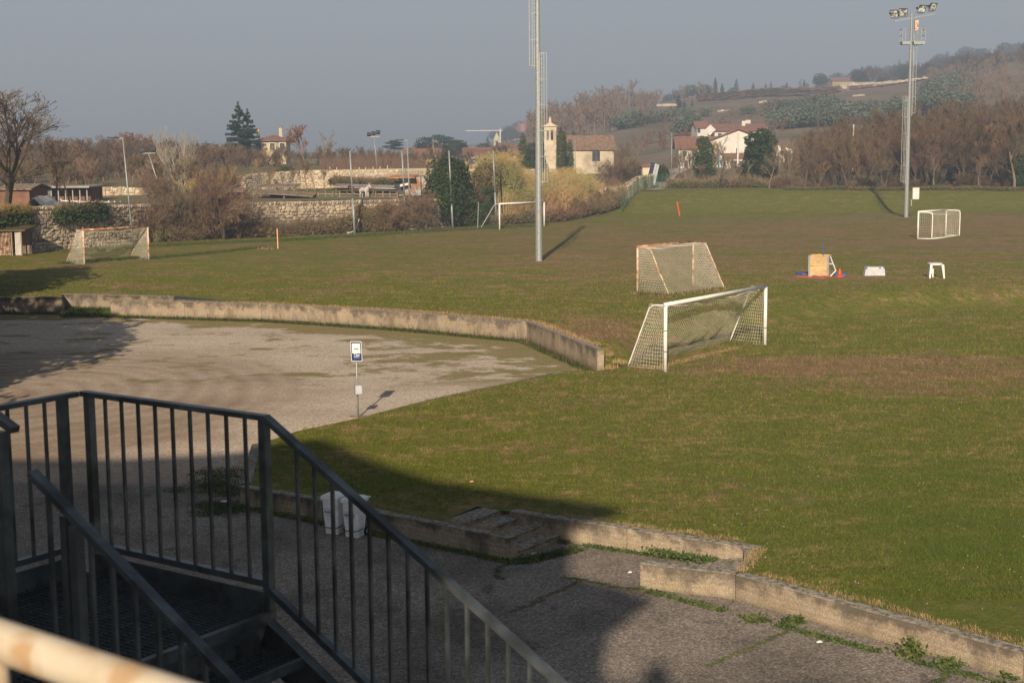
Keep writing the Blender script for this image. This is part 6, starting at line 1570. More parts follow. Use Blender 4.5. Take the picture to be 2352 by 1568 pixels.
for X,D,yt in ((560,240,330),(600,235,345),(625,240,350),(660,225,330),(500,230,330),(530,225,318),(480,220,345),(590,190,362),(640,188,362),(680,190,368),(700,184,362)):
    placepx(Rr.choice(['wood2','wood4','wood5']),X,D,yt,'leafless scrubby tree around the villa garden',group='scrubby trees around the villa',sx=1.1)
for X in range(690,1010,9):
    D=Rr.uniform(225,300); placepx(Rr.choice(['wood1','wood2','wood3']),X+Rr.uniform(-5,5),D,Rr.uniform(328,356),'low leafless tree in the row behind the vineyard terrace',group='trees behind the vineyard terrace',sx=1.25)
for X,D,yt,k,l in ((758,330,318,'wood2','greyish tree in the haze behind the vineyard, leftmost'),(905,380,322,'umbrella','distant dark umbrella shaped cedar beyond the leaning lamp pole'),(975,400,313,'round_pine','distant broad dark evergreen right of the barn'),(1010,400,309,'umbrella','distant flat topped cedar right of the concrete pole'),(1043,430,318,'wood1','distant hazy tree right of the flat topped cedar'),(1052,420,320,'fir','distant dark fir left of the bell tower'),(1120,620,312,'fir','dark conifer just left of the bell tower')):
    placepx(k,X,D,yt,l,name='evergreen_tree' if k!='wood2' and k!='wood1' else 'bare_tree',sx=1.2)
for i in range(34):
    X=Rr.uniform(1000,1250); D=Rr.uniform(280,560); placepx(Rr.choice(['wood1','wood3','round_pine']) if i%5 else 'fir',X,D,Rr.uniform(318,352),'hazy tree in the belt between vineyard and church',name='hazy_tree',group='hazy trees left of the church',sx=1.3)
sp=[]
for i in range(62):
    X=Rr.uniform(690,1240); D=Rr.uniform(215,296); q=bpx(X,345,D); z=ground(q.x,D); yt=interp([690,760,900,1000,1100,1240],[340,338,345,350,352,352],X)+Rr.uniform(-6,16)
    if 1000<X: D=Rr.uniform(285,325)
    q=bpx(X,345,D); z=ground(q.x,D); sp.append((q.x,D,z-.1,max(2,bpx(X,yt,D).z-z),1.6))
wood_mass('terrace_wood','brown leafless woodland belt behind the vineyard terrace and the old barn',sp,'twig')
# dark evergreen bits in the left wood
for X,D,yt,l in ((505,186,372,'dark ivy clad shrub in the wood below the cedar, left'),(655,175,372,'dark ivy shrub hanging over the upper stone wall'),(428,190,395,'dark ivy patch low in the left wood')):
    placepx('bush1',X,D,yt,l,cat='shrub',name='ivy_shrub')
placepx('bush2',635,220,333,'yellowish creeper covered stump in front of the villa',cat='shrub',name='creeper',sx=.3)
placepx('bush2',767,166,382,'round dry bush hanging over the upper stone wall',cat='shrub',name='dry_bush',z=5.2,sx=1.)
for i in range(22):
    X=Rr.uniform(330,560); D=Rr.uniform(135,150); placepx(Rr.choice(['shrub1','shrub2','wood4','wood5']),X,D,interp([330,430,500,560],[405,398,380,400],X)+Rr.uniform(-8,18),'leafless scrub growing between the rubble wall and the left wood',group='scrub between rubble wall and left wood',name='scrub_tree',sx=1.15)
for X,yt in ((590,372),(612,380),(650,366),(672,376),(704,362),(722,374),(745,378),(770,392)):
    placepx(Rr.choice(['wood4','thin','wood2']),X,Rr.uniform(155,160),yt,'thin leafless tree growing in front of the pale upper stone wall',group='thin trees before the upper stone wall',name='thin_tree',z=4.8,sx=1.0)
# --- along the rubble wall: brambles and shrubs
def bramble_mass(name,label,cat,pts,n,h,wid,mats=('bramble','twig'),seed=1,tw=1.0,lz=.11,hang=0):
    rr=random.Random(seed); m=MB(); t=thing(name,pts[0],label,cat); tm=MB()
    tot=[(b-a).length for a,b in zip(pts,pts[1:])]; S=sum(tot)
    def pick():
        u=rr.uniform(0,S)
        for (a,b),l in zip(zip(pts,pts[1:]),tot):
            if u<=l: return a.lerp(b,u/l)
            u-=l
        return pts[-1].copy()
    for _ in range(n):
        p=pick(); hh=h*(.72+.5*noise.noise(V(p.x*.35,p.y*.35,seed)))*(1+.15*noise.noise(V(p.x*2,p.y*2,0)))
        y=rr.uniform(-wid,wid)/2; z=hh*rr.random()**.75*(1-(abs(y)/wid)**2*1.2); z-=hang*rr.random()
        q=V(p.x+rr.uniform(-.3,.3),p.y+y,p.z+max(.02 if not hang else -9,z)); leaf(m,q,(rdir(rr)+V(0,-.6,.5)).normalized(),lz*rr.uniform(.5,1.3),rr)
    for _ in range(int(n*.35*tw)):
        p=pick(); y=rr.uniform(-wid,wid)/2; hh=h*(.8+.5*noise.noise(V(p.x*.35,p.y*.35,seed))); a=V(p.x,p.y+y,p.z+rr.random()*hh*.5); d=(rdir(rr)*.8+V(0,0,.8)).normalized(); l=rr.uniform(.5,1.3)*min(1.2,h*.6)
        b=a+d*l; c=b+(d+V(rr.uniform(-.5,.5),rr.uniform(-.5,.5),-.7)).normalized()*l*.6; k=len(tm.v); sv=V(.012,0,.004); tm.v+=[tuple(a-sv),tuple(a+sv),tuple(b+sv*.7),tuple(b-sv*.7),tuple(c)]; tm.f+=[(k,k+1,k+2,k+3),(k+3,k+2,k+4)]
    m.build('foliage',mats[0],t); tm.build('stems',mats[1],t); return t
def wl(a,b,dy,z=1.3,k=6): # points along the rubble wall line between bearings
    out=[]
    for i in range(k+1):
        X=lerp(a,b,i/k); D=interp([-140,60,205,400,640,985],[104,113,119,128,134,142],X)+dy; q=bpx(X,450,D); out.append(V(q.x,q.y,z))
    return out
bramble_mass('bramble_hedge','brown bramble hedge at the foot of the rubble wall, left of the first net pole',"hedge",wl(545,810,1.6-3.2),13000,1.7,2.2,seed=3)
bramble_mass('bramble_hedge','dense brown bramble hedge between the first and second net poles',"hedge",wl(822,925,-.6),11000,3.1,2.2,seed=4)
bramble_mass('bramble_hedge','tangled dark thicket in front of the rubble wall right of the left goal',"hedge",wl(362,470,-1.6),12000,2.3,2.6,seed=5)
bramble_mass('bramble_hedge','leaf litter and low brambles below the net poles and the ivy tree',"hedge",[V(-9,145.5,1.3),V(-4,149,1.3),V(1,152,1.3),V(6,157,1.3)],11000,1.3,3.,seed=6)
bramble_mass('bramble_hedge','dark red-brown bramble slope below the reed bed at its right end',"hedge",[V(4,154,1.3),V(6.0,157.5,1.3),V(8.0,163,1.4),V(10.2,169.5,1.8),V(12.3,177,2.4),V(16,188,3.0)],14000,2.0,3.4,('bramble','twig_red'),seed=8)
for X0,D,yt,k,l in ((400,125.5,405,'shrub1','leafless twiggy bush in front of the rubble wall right of the left lamp pole'),(510,127,392,'shrub2','tall leafless bush growing through ivy against the rubble wall'),(545,129,425,'shrub1','leafless bush right of the ivy grown one'),(470,128,432,'shrub2','reddish leafless bush between the two wall bushes'),(952,139.5,432,'shrub1','leafless bush right of the second net pole'),(905,138,452,'shrub2','small leafless bush left of the second net pole'),(968,140,420,'shrub1','taller leafless bush left of the ivy tree'),(1075,147,430,'shrub2','leafless shrub between ivy tree and golden creeper'),(345,124,440,'shrub1','low leafless bush behind the right post of the left goal')):
    placepx(k,X0,D,yt,l,cat='shrub',name='bare_shrub',z=1.3,sx=1.0)
bramble_mass('ivy_mat','dark ivy mat hanging over the rubble wall at the left frame edge','ivy',[p+V(0,-.6,0) for p in wl(-90,70,0,4.3)],8000,.9,1.4,('ivy','twig_gold'),seed=9,tw=1.3,hang=1.9)
bramble_mass('ivy_mat','dark ivy clump spilling over the rubble wall below the twiggy trees','ivy',[p+V(0,-.5,0) for p in wl(135,242,0,4.3,3)],7000,.9,1.5,('ivy','twig'),seed=10,tw=.4,hang=1.0)
bramble_mass('ivy_mat','small ivy clump at the foot of the tall wall bush','ivy',[p+V(0,-.5,0) for p in wl(495,545,0,1.3,3)],4500,3.1,1.5,('ivy','twig'),seed=12,tw=.6)
bramble_mass('scrub_bank','reddish dry scrub on the bank above the horse paddock','scrub',[bpx(X,425,160) for X in (760,850,900,985)],8000,1.1,4,('bramble','twig_red'),seed=13)
# --- ivy covered tree and golden creeper
t=placepx('ivyround',1029,146,357,'broad dark ivy covered tree behind the third net pole',name='ivy_tree',z=1.3,sx=1.0,rot=1.)
placepx('bush1',1075,147,440,'ivy bush at the right foot of the ivy covered tree',cat='shrub',name='ivy_shrub',z=1.3,sx=.75)
def reeds(name,label,x0,x1,D0,D1,n,yfun,seed,mat='reed',lean=.25):
    rr=random.Random(seed); m=MB()
    for _ in range(n):
        X=rr.uniform(x0,x1); D=rr.uniform(D0,D1); q=bpx(X,400,D)
        if inpoly(lawn,q.x+.5,q.y-.5): continue
        z=ground(q.x,D); ht=max(1.2,bpx(X,yfun(X),D).z-z)*rr.uniform(.62,1.04)
        a=rr.gauss(.35,.8); l=lean*ht*rr.random(); d=V(math.cos(a)*l,math.sin(a)*l*.4,0); b=V(q.x,D,z)
        p1=b+d*.3+V(0,0,ht*.55); p2=b+d+V(0,0,ht); s=V(.022,0,0)
        k=len(m.v); m.v+=[tuple(b-s),tuple(b+s),tuple(p1+s*.8),tuple(p1-s*.8),tuple(p2)]; m.f+=[(k,k+1,k+2,k+3),(k+3,k+2,k+4)]
        for j in range(5):
            f=rr.uniform(.3,1); c=b.lerp(p1,f/.55) if f<.55 else p1.lerp(p2,(f-.55)/.45); aa=rr.uniform(0,6.28); L=rr.uniform(.3,.75); e1_=c+V(math.cos(aa)*L*.6,math.sin(aa)*L*.5,L*.4); e2_=e1_+V(math.cos(aa)*L*.4,math.sin(aa)*.3*L,-L*.35); w_=V(0,0,.022)
            k=len(m.v); m.v+=[tuple(c-w_),tuple(c+w_),tuple(e1_+w_),tuple(e1_-w_),tuple(e2_)]; m.f+=[(k,k+1,k+2,k+3),(k+3,k+2,k+4)]
    return tag(m.build(name,mat),label,'reeds',kind='stuff')
yf=lambda X:interp([1090,1130,1160,1200,1240,1300,1340,1380,1430],[400,388,372,392,392,386,396,425,470],X)
reeds('reed_bed','tall dry golden reed bed in front of the church',1150,1380,160,178,3600,yf,5)
bramble_mass('bramble_hedge','dark brown thicket under and between the golden reeds','hedge',[V(bpx(X,440,D).x,D,ground(bpx(X,440,D).x,D)) for X,D in ((1160,162),(1230,163),(1300,166),(1380,171),(1425,177))],15000,3.2,5,('bramble','twig'),seed=31,tw=1.2)
reeds('reed_bed','lower tangle of dry reeds in front, right of the far goal',1165,1330,156,161,1300,lambda X:interp([1165,1250,1330,1400],[430,425,425,455],X),6,lean=.6)
reeds('golden_creeper','golden withered creeper climbing over shrubs behind the fourth net pole',1088,1180,156,162,2600,lambda X:interp([1085,1110,1140,1165,1185],[372,352,350,352,392],X),7,lean=.3)
placepx('bush1',1118,155,402,'dark green ivy patch inside the golden creeper',cat='shrub',name='ivy_shrub',z=1.3,sx=.35)
placepx('bush2',1128,157,356,'rounded mass of golden creeper top',cat='shrub',name='creeper',z=3.5,sx=.8)
# cypresses
for X,D,yt,l,k in ((1201,238,307,'slender cypress left of the central mast','cypress2'),(1222,242,345,'short cypress just left of the mast and lower than its neighbour','cypress1'),(1243,244,312,'cypress hidden behind the mast ladder','cypress1'),(1288,240,294,'tall dark cypress in front of the church wall','cypress2'),(1296,242,304,'cypress merged with the right side of the tallest one','cypress1'),(1309,242,322,'lower bushy cypress right of the tall pair by the church','cypress2')):
    placepx(k,X,D,yt,l,name='cypress_tree',sx=1.0 if X<1280 else .9,z=4.6)
# tangle right of church
for X,D,yt,k,l in ((1440,200,352,'shrub1','dense twiggy thicket tree right of the church'),(1405,196,362,'shrub2','reddish twiggy bush hiding the church corner'),(1470,208,355,'big2','gnarled leafless tree right of the church thicket'),(1428,210,328,'big1','tall gnarled tree rising behind the church thicket'),(1450,225,300,'thin','thin lichen covered tree rising above the church thicket'),(1395,180,400,'shrub1','brown twiggy bush at the right end of the reeds'),(1420,178,430,'shrub2','low red-brown bush above the lane wall')):
    placepx(k,X,D,yt,l,name='bare_tree' if yt<370 else 'bare_shrub',cat='tree' if yt<370 else 'shrub',sx=1.15)
for X,D,yt,l,sx in ((1455,195,395,'ivy bush on top of the pale rubble wall',.8),(1513,222,366,'dark ivy mass between hut and parked car',.8),(1468,214,372,'ivy mass left of the tiny hut',.9),(1545,205,430,'round ivy bush beside the lane at the slim lamp pole',.75),(1570,206,415,'wide bramble and ivy bush below the farmhouse, left',1.),(1600,206,405,'bramble and ivy bush below the farmhouse, middle',1.),(1735,204,408,'dark bush under the twin ivy tree',1.1),(1645,207,412,'bramble bush below the porch',1.)):
    placepx('bush1' if X<1560 or X==1735 else 'bush2',X,D,yt,l,cat='shrub',name='ivy_shrub',sx=sx)
placepx('ivy1',1618,208,315,'tall ivy covered tree in front of the farmhouse wing',name='ivy_tree',sx=.75)
placepx('ivy2',1722,212,292,'leaning ivy clad trunk of the forked tree before the farmhouse gable, left fork',name='ivy_tree',sx=1.3,rot=.5).rotation_euler=(0,.18,0)
placepx('ivy2',1768,214,298,'ivy clad right fork of the tree before the farmhouse gable',name='ivy_tree',sx=.85)
for X,D,yt,k,l in ((1650,200,350,'big2','leafless tree with two leaning trunks in front of the porch'),(1768,198,350,'big1','grey leafless tree with several trunks in front of the ivy forks'),(1682,203,395,'thin','thin leafless sapling before the farmhouse porch'),(1600,202,370,'big2','leafless tree tangled over the ivy covered one'),(1655,215,300,'thin','lichen yellow leafless tree left of the gable peak'),(1580,212,345,'thin','leafless tree left of the farmhouse wing'),(1700,220,330,'thin','slender leafless tree across the white gable'),(1850,196,300,'big2','knotty leafless tree at the start of the right wood'),(1880,192,395,'thin','small leaning tree on the green bank below the wood'),(1820,200,330,'thin','thin leafless tree before the white annex')):
    placepx(k,X,D,yt,l,sx=1.1)
for i,(X,D,yt,k) in enumerate(((1585,222,330,'wood5'),(1607,228,338,'thin'),(1635,226,320,'wood5'),(1668,222,318,'thin'),(1688,210,345,'wood4'),(1712,208,360,'thin'),(1745,226,305,'wood2'),(1790,210,318,'wood6'),(1805,204,330,'wood4'),(1825,208,320,'wood6'),(1560,230,345,'wood1'),(1545,240,352,'wood4'))):
    placepx(k,X,D,yt,'spindly leafless tree standing in front of the farmhouse buildings',group='spindly trees around the farmhouse',sx=1.0)
for X,D,yt,k in ((585,236,338,'wood4'),(610,240,332,'wood5'),(632,236,336,'wood2'),(648,238,330,'wood1'),(570,238,342,'wood6')):
    placepx(k,X,D,yt,'leafless scrubby tree around the villa garden',group='scrubby trees around the villa',sx=1.2)
# --- right wood
RWl='leafless tree in the dense brown wood on the right bank'
for i in range(100):
    X=Rr.uniform(1835,2480); D=Rr.uniform(196,225)
    yt=interp([1830,1900,1950,2050,2130,2200,2260,2352,2480],[335,300,278,262,238,236,240,232,225],X)+Rr.uniform(-4,58)+(262-D)*.25
    placepx('d'+Rr.choice(['wood1','wood2','wood3','wood4','wood5','wood6']),X,D,yt,RWl,group=Gb,sx=1.2)
sp=[]
for i in range(135):
    X=Rr.uniform(1835,2520); D=Rr.uniform(222,290); q=bpx(X,345,D); z=ground(q.x,D)
    yt=interp([1830,1900,1950,2050,2130,2200,2260,2352,2480],[308,280,258,244,222,218,222,214,210],X)+Rr.uniform(-4,34)
    sp.append((q.x,D,z-.1,bpx(X,yt,D).z-z,1.15))
wood_mass('right_wood','deep brown leafless wood behind the front trees of the right bank',sp,'twig_dark')
for X,D,yt,l in ((1948,192,352,'leafless tree at the front of the right wood beside the mast shadow'),(2035,190,360,'leafless bush-like tree behind the right mast'),(2148,191,330,'ivy stemmed tree with short pale trunk right of the mast'),(2250,189,350,'leafless tree with low spreading branches, left one at right edge'),(2335,186,300,'large leafless tree with low branches at the right frame edge')):
    placepx('big1' if X>2100 else 'big2',X,D,yt,l,sx=1.2)
for X,D,yt,l,k in ((2345,192,318,'dark ivy covered tree at the right frame edge','ivy1'),(2246,205,362,'dark ivy mass in the right wood','bush1'),(2146,193,385,'ivy on the pale trunk right of the mast','ivy2'),(1962,196,420,'ivy clump low in the right wood','bush1'),(2225,207,352,'second dark ivy mass in the right wood','bush1')):
    placepx(k,X,D,yt,l,name='ivy_tree' if k!='bush1' else 'ivy_shrub',cat='tree' if k!='bush1' else 'shrub',sx=.9)
for i in range(34):
    X=1770+i*20+Rr.uniform(-8,8); D=Rr.uniform(190,200); yt=interp([1770,1900,2352,2500],[420,412,405,405],X)+Rr.uniform(-18,22)
    placepx(Rr.choice(['shrub1','shrub2','bush2']),X,D,yt,'brown undergrowth shrub along the edge of the right wood',cat='shrub',name='undergrowth_shrub',group='undergrowth along the right wood',sx=1.1)
bramble_mass('dry_undergrowth','dry rust-brown undergrowth along the foot of the right wood','undergrowth',[V(bpx(X,440,D).x,D,ground(bpx(X,440,D).x,D)) for X,D in ((1800,190),(1900,190),(2000,188),(2150,188),(2300,186),(2480,186))],9000,.5,4,('bramble','twig_dark'),seed=21,tw=.8,lz=.10)
bramble_mass('dry_undergrowth','brown bramble band below the farmhouse trees','undergrowth',[V(bpx(X,440,D).x,D,ground(bpx(X,440,D).x,D)) for X,D in ((1535,203),(1600,203),(1700,203),(1800,200))],12000,1.7,4,('bramble','twig'),seed=22,tw=.8,lz=.11)
# mid trees between wood and hill
sp=[]
for i in range(90):
    X=Rr.uniform(1285,2450); D=Rr.uniform(268,400); q=bpx(X,345,D); z=hz(q.x,D)
    yt=interp([1285,1400,1500,1700,1850,2400],[348,338,328,322,300,235],X)+Rr.uniform(-6,22)
    if 1585<X<1785: D=Rr.uniform(268,330); q=bpx(X,345,D); z=hz(q.x,D)
    sp.append((q.x,D,z-.1,max(4,bpx(X,yt,D).z-z),1.3))
wood_mass('valley_wood','leafless woodland belt at the foot of the olive hill',sp,'twig_dark')
# --- hill
GO='olive trees on the hillside'
cnt=0
for i in range(2000):
    X=Rr.uniform(1420,2215); D=Rr.uniform(400,720)
    if D>610 and 1590<X<1950: continue
    if D>640 and X>1940 and X<2200: continue
    if 700<D and X>1940: continue
    if X<1560 and D<470: continue
    if 1590<X<1780 and D<440: continue
    q=bpx(X,250,D); h=Rr.uniform(3.6,6.4)*(1.15 if X>1900 else 1.)
    if noise.noise(V(q.x*.012,D*.012,3))<-.22 or topy(q.x,D,hz(q.x,D)-.4,h*.9)<YL(X): continue
    place('olive%d'%Rr.randrange(3),q.x,D,h,'round grey-green olive tree on the terraced hillside','tree',GO,name='olive_tree',z=hz(q.x,D)-.4,sx=Rr.uniform(1.0,1.45)); cnt+=1
    if cnt>=280: break
hb_='bare brown tree of the hillside woods'
sp=[]
for i in range(230):
    X=Rr.uniform(1225,1640); D=Rr.uniform(480,830)
    if X>1420 and D<640 and Rr.random()<.6: continue
    if X>1500 and D<770: continue
    q=bpx(X,250,D); sp.append((q.x,D,hz(q.x,D)-.5,Rr.uniform(9,15)*(1.1 if X<1450 else .7),1.5))
wood_mass('hillside_wood','bare brown wood on the left shoulder of the hill',sp,'twig',protos=LOWQ)
sp=[]
for i in range(260):
    X=Rr.uniform(1960,2480); D=Rr.uniform(830,1080) if i%3 else Rr.uniform(640,800)
    if D<810 and X<2170: continue
    q=bpx(X,250,D); h=Rr.uniform(7,13)
    if D<800 and topy(q.x,D,hz(q.x,D)-.5,h)<YL(X): continue
    sp.append((q.x,D,hz(q.x,D)-.5,h,1.6))
wood_mass('hillside_wood','hazy bare wood covering the right hill',sp,'bark_dark',protos=LOWQ)
sp=[]
for i in range(170):
    X=Rr.uniform(1420,2330); D=Rr.uniform(380,700); q=bpx(X,250,D); h=Rr.uniform(2,5)
    if topy(q.x,D,hz(q.x,D)-.3,h)<YL(X): continue
    sp.append((q.x,D,hz(q.x,D)-.3,h,2.2))
for i in range(150):
    X=Rr.uniform(2130,2480); D=Rr.uniform(400,800); q=bpx(X,250,D); sp.append((q.x,D,hz(q.x,D)-.3,Rr.uniform(5,9)*(.6+D/1800),1.5))
wood_mass('hill_scrub','brown scrub between the olive trees of the hill',sp,'twig',protos=LOWQ)
for i in range(50):
    X=Rr.uniform(2060,2480); D=Rr.uniform(830,1080); q=bpx(X,250,D); place('round_pine',q.x,D,Rr.uniform(7,12),'hazy dark evergreen in the wood on the right hill','tree','evergreens of the right hill wood',z=hz(q.x,D)-.5,sx=1.4,name='evergreen_tree')
for X,D,yt,k,l in ((1973,840,161,'round_pine','broad dark pine on the crest left of the sunlit wall'),(1993,845,180,'round_pine','small round dark tree right of the broad crest pine'),(2024,835,178,'round_pine','round dark evergreen above the sunlit wall'),(1668,820,212,'round_pine','green evergreen on the brown vineyard skyline'),(1690,822,224,'round_pine','low dark bush on the vineyard skyline'),(1748,815,214,'round_pine','small round dark evergreen on the vineyard skyline'),(1559,640,216,'cedar','tall dark conifer on the olive hill, tallest of three'),(1572,650,230,'cedar','conifer right behind the tallest one on the olive hill'),(1590,660,226,'fir','third conifer of the olive hill group'),
   (2192,880,134,'fir','tall narrow fir on the right hill, first from the left'),(2216,900,128,'fir','narrow fir on the right hill, second from the left'),(2232,905,130,'fir','narrow fir on the right hill, third from the left'),(2241,905,128,'fir','narrow fir on the right hill, fourth from the left'),(2257,900,124,'fir','thick dark fir on the right hill, fifth from the left'),(2217,800,150,'umbrella','layered yellowish cedar below the firs'),
   (1880,900,202,'fir','pointed tree among vineyard posts on the ridge'),(1440,760,232,'oak','rounded bare tree on the left hill shoulder'),(1320,600,300,'cedar','dark conifer behind the church roof')):
    placepx(k,X,D,yt,l,name='evergreen_tree' if k!='oak' else 'bare_tree',sx=1.25 if k in('round_pine','umbrella') else 1.0)
for i in range(130):
    X=Rr.uniform(1850,2480); D=Rr.uniform(1250,1700); q=bpx(X,150,D); place(Rr.choice(['fir','round_pine','cypress2','round_pine']),q.x,D,Rr.uniform(10,19),'faint tree on the distant ridge','tree','faint trees on the distant ridge',name='distant_tree',z=hz(q.x,D)-.5,sx=1.3)
for i in range(60):
    X=Rr.uniform(1135,1345); D=Rr.uniform(1150,1500); q=bpx(X,300,D); place(Rr.choice(['cypress2','round_pine','wood3','round_pine']),q.x,D,Rr.uniform(8,17),'faint tree on the far left hill','tree','faint trees around the pink houses',name='distant_tree',z=hz(q.x,D)-.5,sx=1.3)
for i in range(44):
    X=Rr.uniform(1300,1900); D=Rr.uniform(880,960); q=bpx(X,300,D); place(Rr.choice(['cypress1','round_pine','wood3','fir']),q.x,D,Rr.uniform(5,11),'faint tree on the skyline behind the vineyard','tree','faint trees behind the vineyard ridge',name='distant_tree',z=hz(q.x,D)-.5,sx=1.2)
m=MB()
for i in range(70):
    q=bpx(1690+i*4.2,215,835); z=hz(q.x,835); m.tube([V(q.x,835,z-.5),V(q.x,835,z+2.3*R.uniform(.8,1.2))],.14,4,cap=False)
tag(m.build('vineyard_posts','wood_old'),'line of vineyard posts along the hill ridge','posts',kind='stuff')
# --- trees outside the frame at the left whose shade falls on lot and lawn
for x,y,h,k,l in ((-32.2,74.5,12,'ivy1','evergreen tree outside the left frame edge shading the upper lawn'),(-36,69,13,'ivy1','second evergreen tree outside the left frame edge shading the upper lawn'),(-24.3,45,12,'ivy1','evergreen tree outside the left frame edge shading the far gravel'),(-25,35,11,'ivy1','evergreen tree outside the left frame edge shading the near gravel'),(-26.5,39,12.5,'ivy1','evergreen tree between two others left of the frame, shading the gravel'),(-27,52,12.5,'ivy1','evergreen tree further left shading the gravel'),(-31,60,9,'ivy1','lower evergreen tree left of the gravel lot'),(-35,58,12,'ivy1','large evergreen tree left of the gravel lot')):
    place(k,x,y,h,l,z=.5,name='evergreen_tree',sx=1.0 if y>73 else 1.4)
# ------------------------------------------------------------------ ground cover
def line_pts(a,b,n,off=0): 
    d=(b-a).normalized(); nn=V(-d.y,d.x,0); return [a.lerp(b,(i+.5)/n)+nn*off for i in range(n)]
def zfix(pts,f): return [V(p.x,p.y,f(p.x,p.y)) for p in pts]
edge=[p+V(Rr.gauss(0,.06),Rr.gauss(0,.08),0) for p in zfix(line_pts(A2,A4,60,TH+.12)+line_pts(B0,B1,60,TH+.14)+line_pts(C1,C3,90,TH+.14),h_lawn) if noise.noise(p*1.3)>-.3]
clump('dry_grass_fringe','straw coloured dry grass fringe behind the near concrete walls','dry grass',edge,.08,.15,6500,'straw',seed=3,wid=.004,lean=.9)
rampe=zfix(line_pts(B1+nW*.1,C1+nW*.3,30),lambda x,y:.5)
clump('dry_grass_fringe','matted dry grass around the top of the concrete ramp','dry grass',rampe,.08,.18,900,'straw',seed=4,wid=.005,lean=1.0)
fe=zfix(line_pts(FW2[0],FW2[1],40,.3)+line_pts(FW2[1],FW2[2],40,.3)+line_pts(FW2[2],FW2[3],40,.35)+line_pts(FW2[3],FW2[4],40,.4),h_lawn)
clump('dry_grass_fringe','dry grass fringe along the top of the far retaining wall','dry grass',fe,.14,.3,4500,'straw',seed=5,wid=.008,lean=.6)
clump('straw_tuft','long pale dry grass at the broken end of the far retaining wall','dry grass',[V(FW2[4].x+.55,FW2[4].y+.0,.55),V(FW2[4].x+.5,FW2[4].y+1.2,.9),V(FW2[4].x+.9,FW2[4].y+.5,.7)],.22,.3,220,'straw',seed=6,wid=.008,lean=.5)
ff=zfix(line_pts(FARWALL[0],FARWALL[2],30,-.35)+line_pts(FW2[0],FW2[1],40,-.3)+line_pts(FW2[1],FW2[2],40,-.25)+line_pts(FW2[2],FW2[3],40,-.25)+line_pts(FW2[3],FW2[4],40,-.25),h_lot)
clump('weed_strip','green weed strip along the foot of the far retaining wall','weeds',ff,.2,.28,9000,'weed',seed=7,wid=.014,lean=.6)
clump('weed_strip','dry stalks among the weeds below the far retaining wall','weeds',ff,.55,.3,500,'twig_red',seed=8,wid=.008,lean=.25)
def rosette(name,label,pts,n,h,sz,seed,mat='weed',spread=.14):
    rr=random.Random(seed); m=MB()
    for _ in range(n):
        p=rr.choice(pts); q=V(p.x+rr.gauss(0,spread),p.y+rr.gauss(0,spread*.6),p.z+abs(rr.gauss(0,h))); leaf(m,q,(rdir(rr)+V(0,-.4,1.)).normalized(),sz*rr.uniform(.4,1.3),rr,1.5)
    return tag(m.build(name,mat),label,'weeds',kind='stuff')
def density(pts,s): return [p for p in pts if noise.noise(V(p.x*1.7,p.y*1.7,s))>-.32]
wf=zfix(line_pts(C0,C3,260,-.10)+line_pts(B0+dW*.5,B1-dW*1.4,120,-.10),lambda x,y:0)
rosette('weed_strip','small leafy green weeds along the foot of the right foreground walls',density(wf,3),6500,.028,.032,9,spread=.07)
wa=zfix(line_pts(A1,A4,160,-.10),lambda x,y:0); rosette('weed_strip','low weeds along the foot of the wall behind the bins',density(wa,5),3800,.035,.035,10,spread=.08)
wc=[A4.lerp(A4+nW*1.55,i/14)+dW*(.25+.45*(i/14)) for i in range(15)]; wc=[V(p.x,p.y,.0) for p in wc]
rosette('ivy_weeds','dense creeping weeds at the foot of the small steps',wc,2600,.04,.035,11,spread=.10)
for i,(X,Y,l) in enumerate(((1735,1418,'leafy thistle at the wall foot right of the ramp'),(1822,1422,'low leafy weed clump right of the thistle'),(2093,1497,'large leafy weed clump with upright leaves at the foot of the right wall'),(2175,1520,'rounded weed clump near the right crack'),(2330,1548,'weed clump at the right frame edge'))):
    p=at(X,Y+8,0); rosette('weed_plant',l,[p],260+120*(i==2),.05 if i!=2 else .11,.045,20+i,spread=.11)
    o=bpy.data.objects[-1] if False else None
for ob in bpy.data.objects:
    if ob.name.startswith('weed_plant') and 'kind' in ob: ob['category']='plant'
wd=zfix(line_pts(C1,B1,26,0),lambda x,y:.36); rosette('weed_patch','creeping green weeds on the concrete ramp',[p for p in zfix(line_pts(B1-dW*.9-nW*.15,B1-dW*2.4-nW*.15,26),lambda x,y:.12)],1500,.05,.035,31,spread=.16)
corner=[at(540+i*6,1030+i*0,h_lot(-8,41)) for i in range(3)]
ci=[]
for _ in range(400):
    X=Rr.uniform(395,555); Y=Rr.uniform(1062,1172)
    p=at(X,Y,.12); 
    if noise.noise(V(p.x*.7,p.y*.7,1))>-.25+(.5 if X<450 else 0): p.z=h_lot(p.x,p.y); ci.append(p)
clump('weed_patch','mossy green patch beside the left end of the low wall','weeds',[p for p in ci if p.y<39.6],.05,.3,9000,'weed',seed=14,wid=.012,lean=1.2)
tl=[]
for _ in range(500):
    X=Rr.uniform(140,270); tl.append(V(*at(X,Rr.uniform(708,728),.45)[:2],.45))
clump('weed_patch','grass filling the gap between the far wall pieces','weeds',tl,.3,.3,4500,'weed',seed=15,wid=.013,lean=.5)
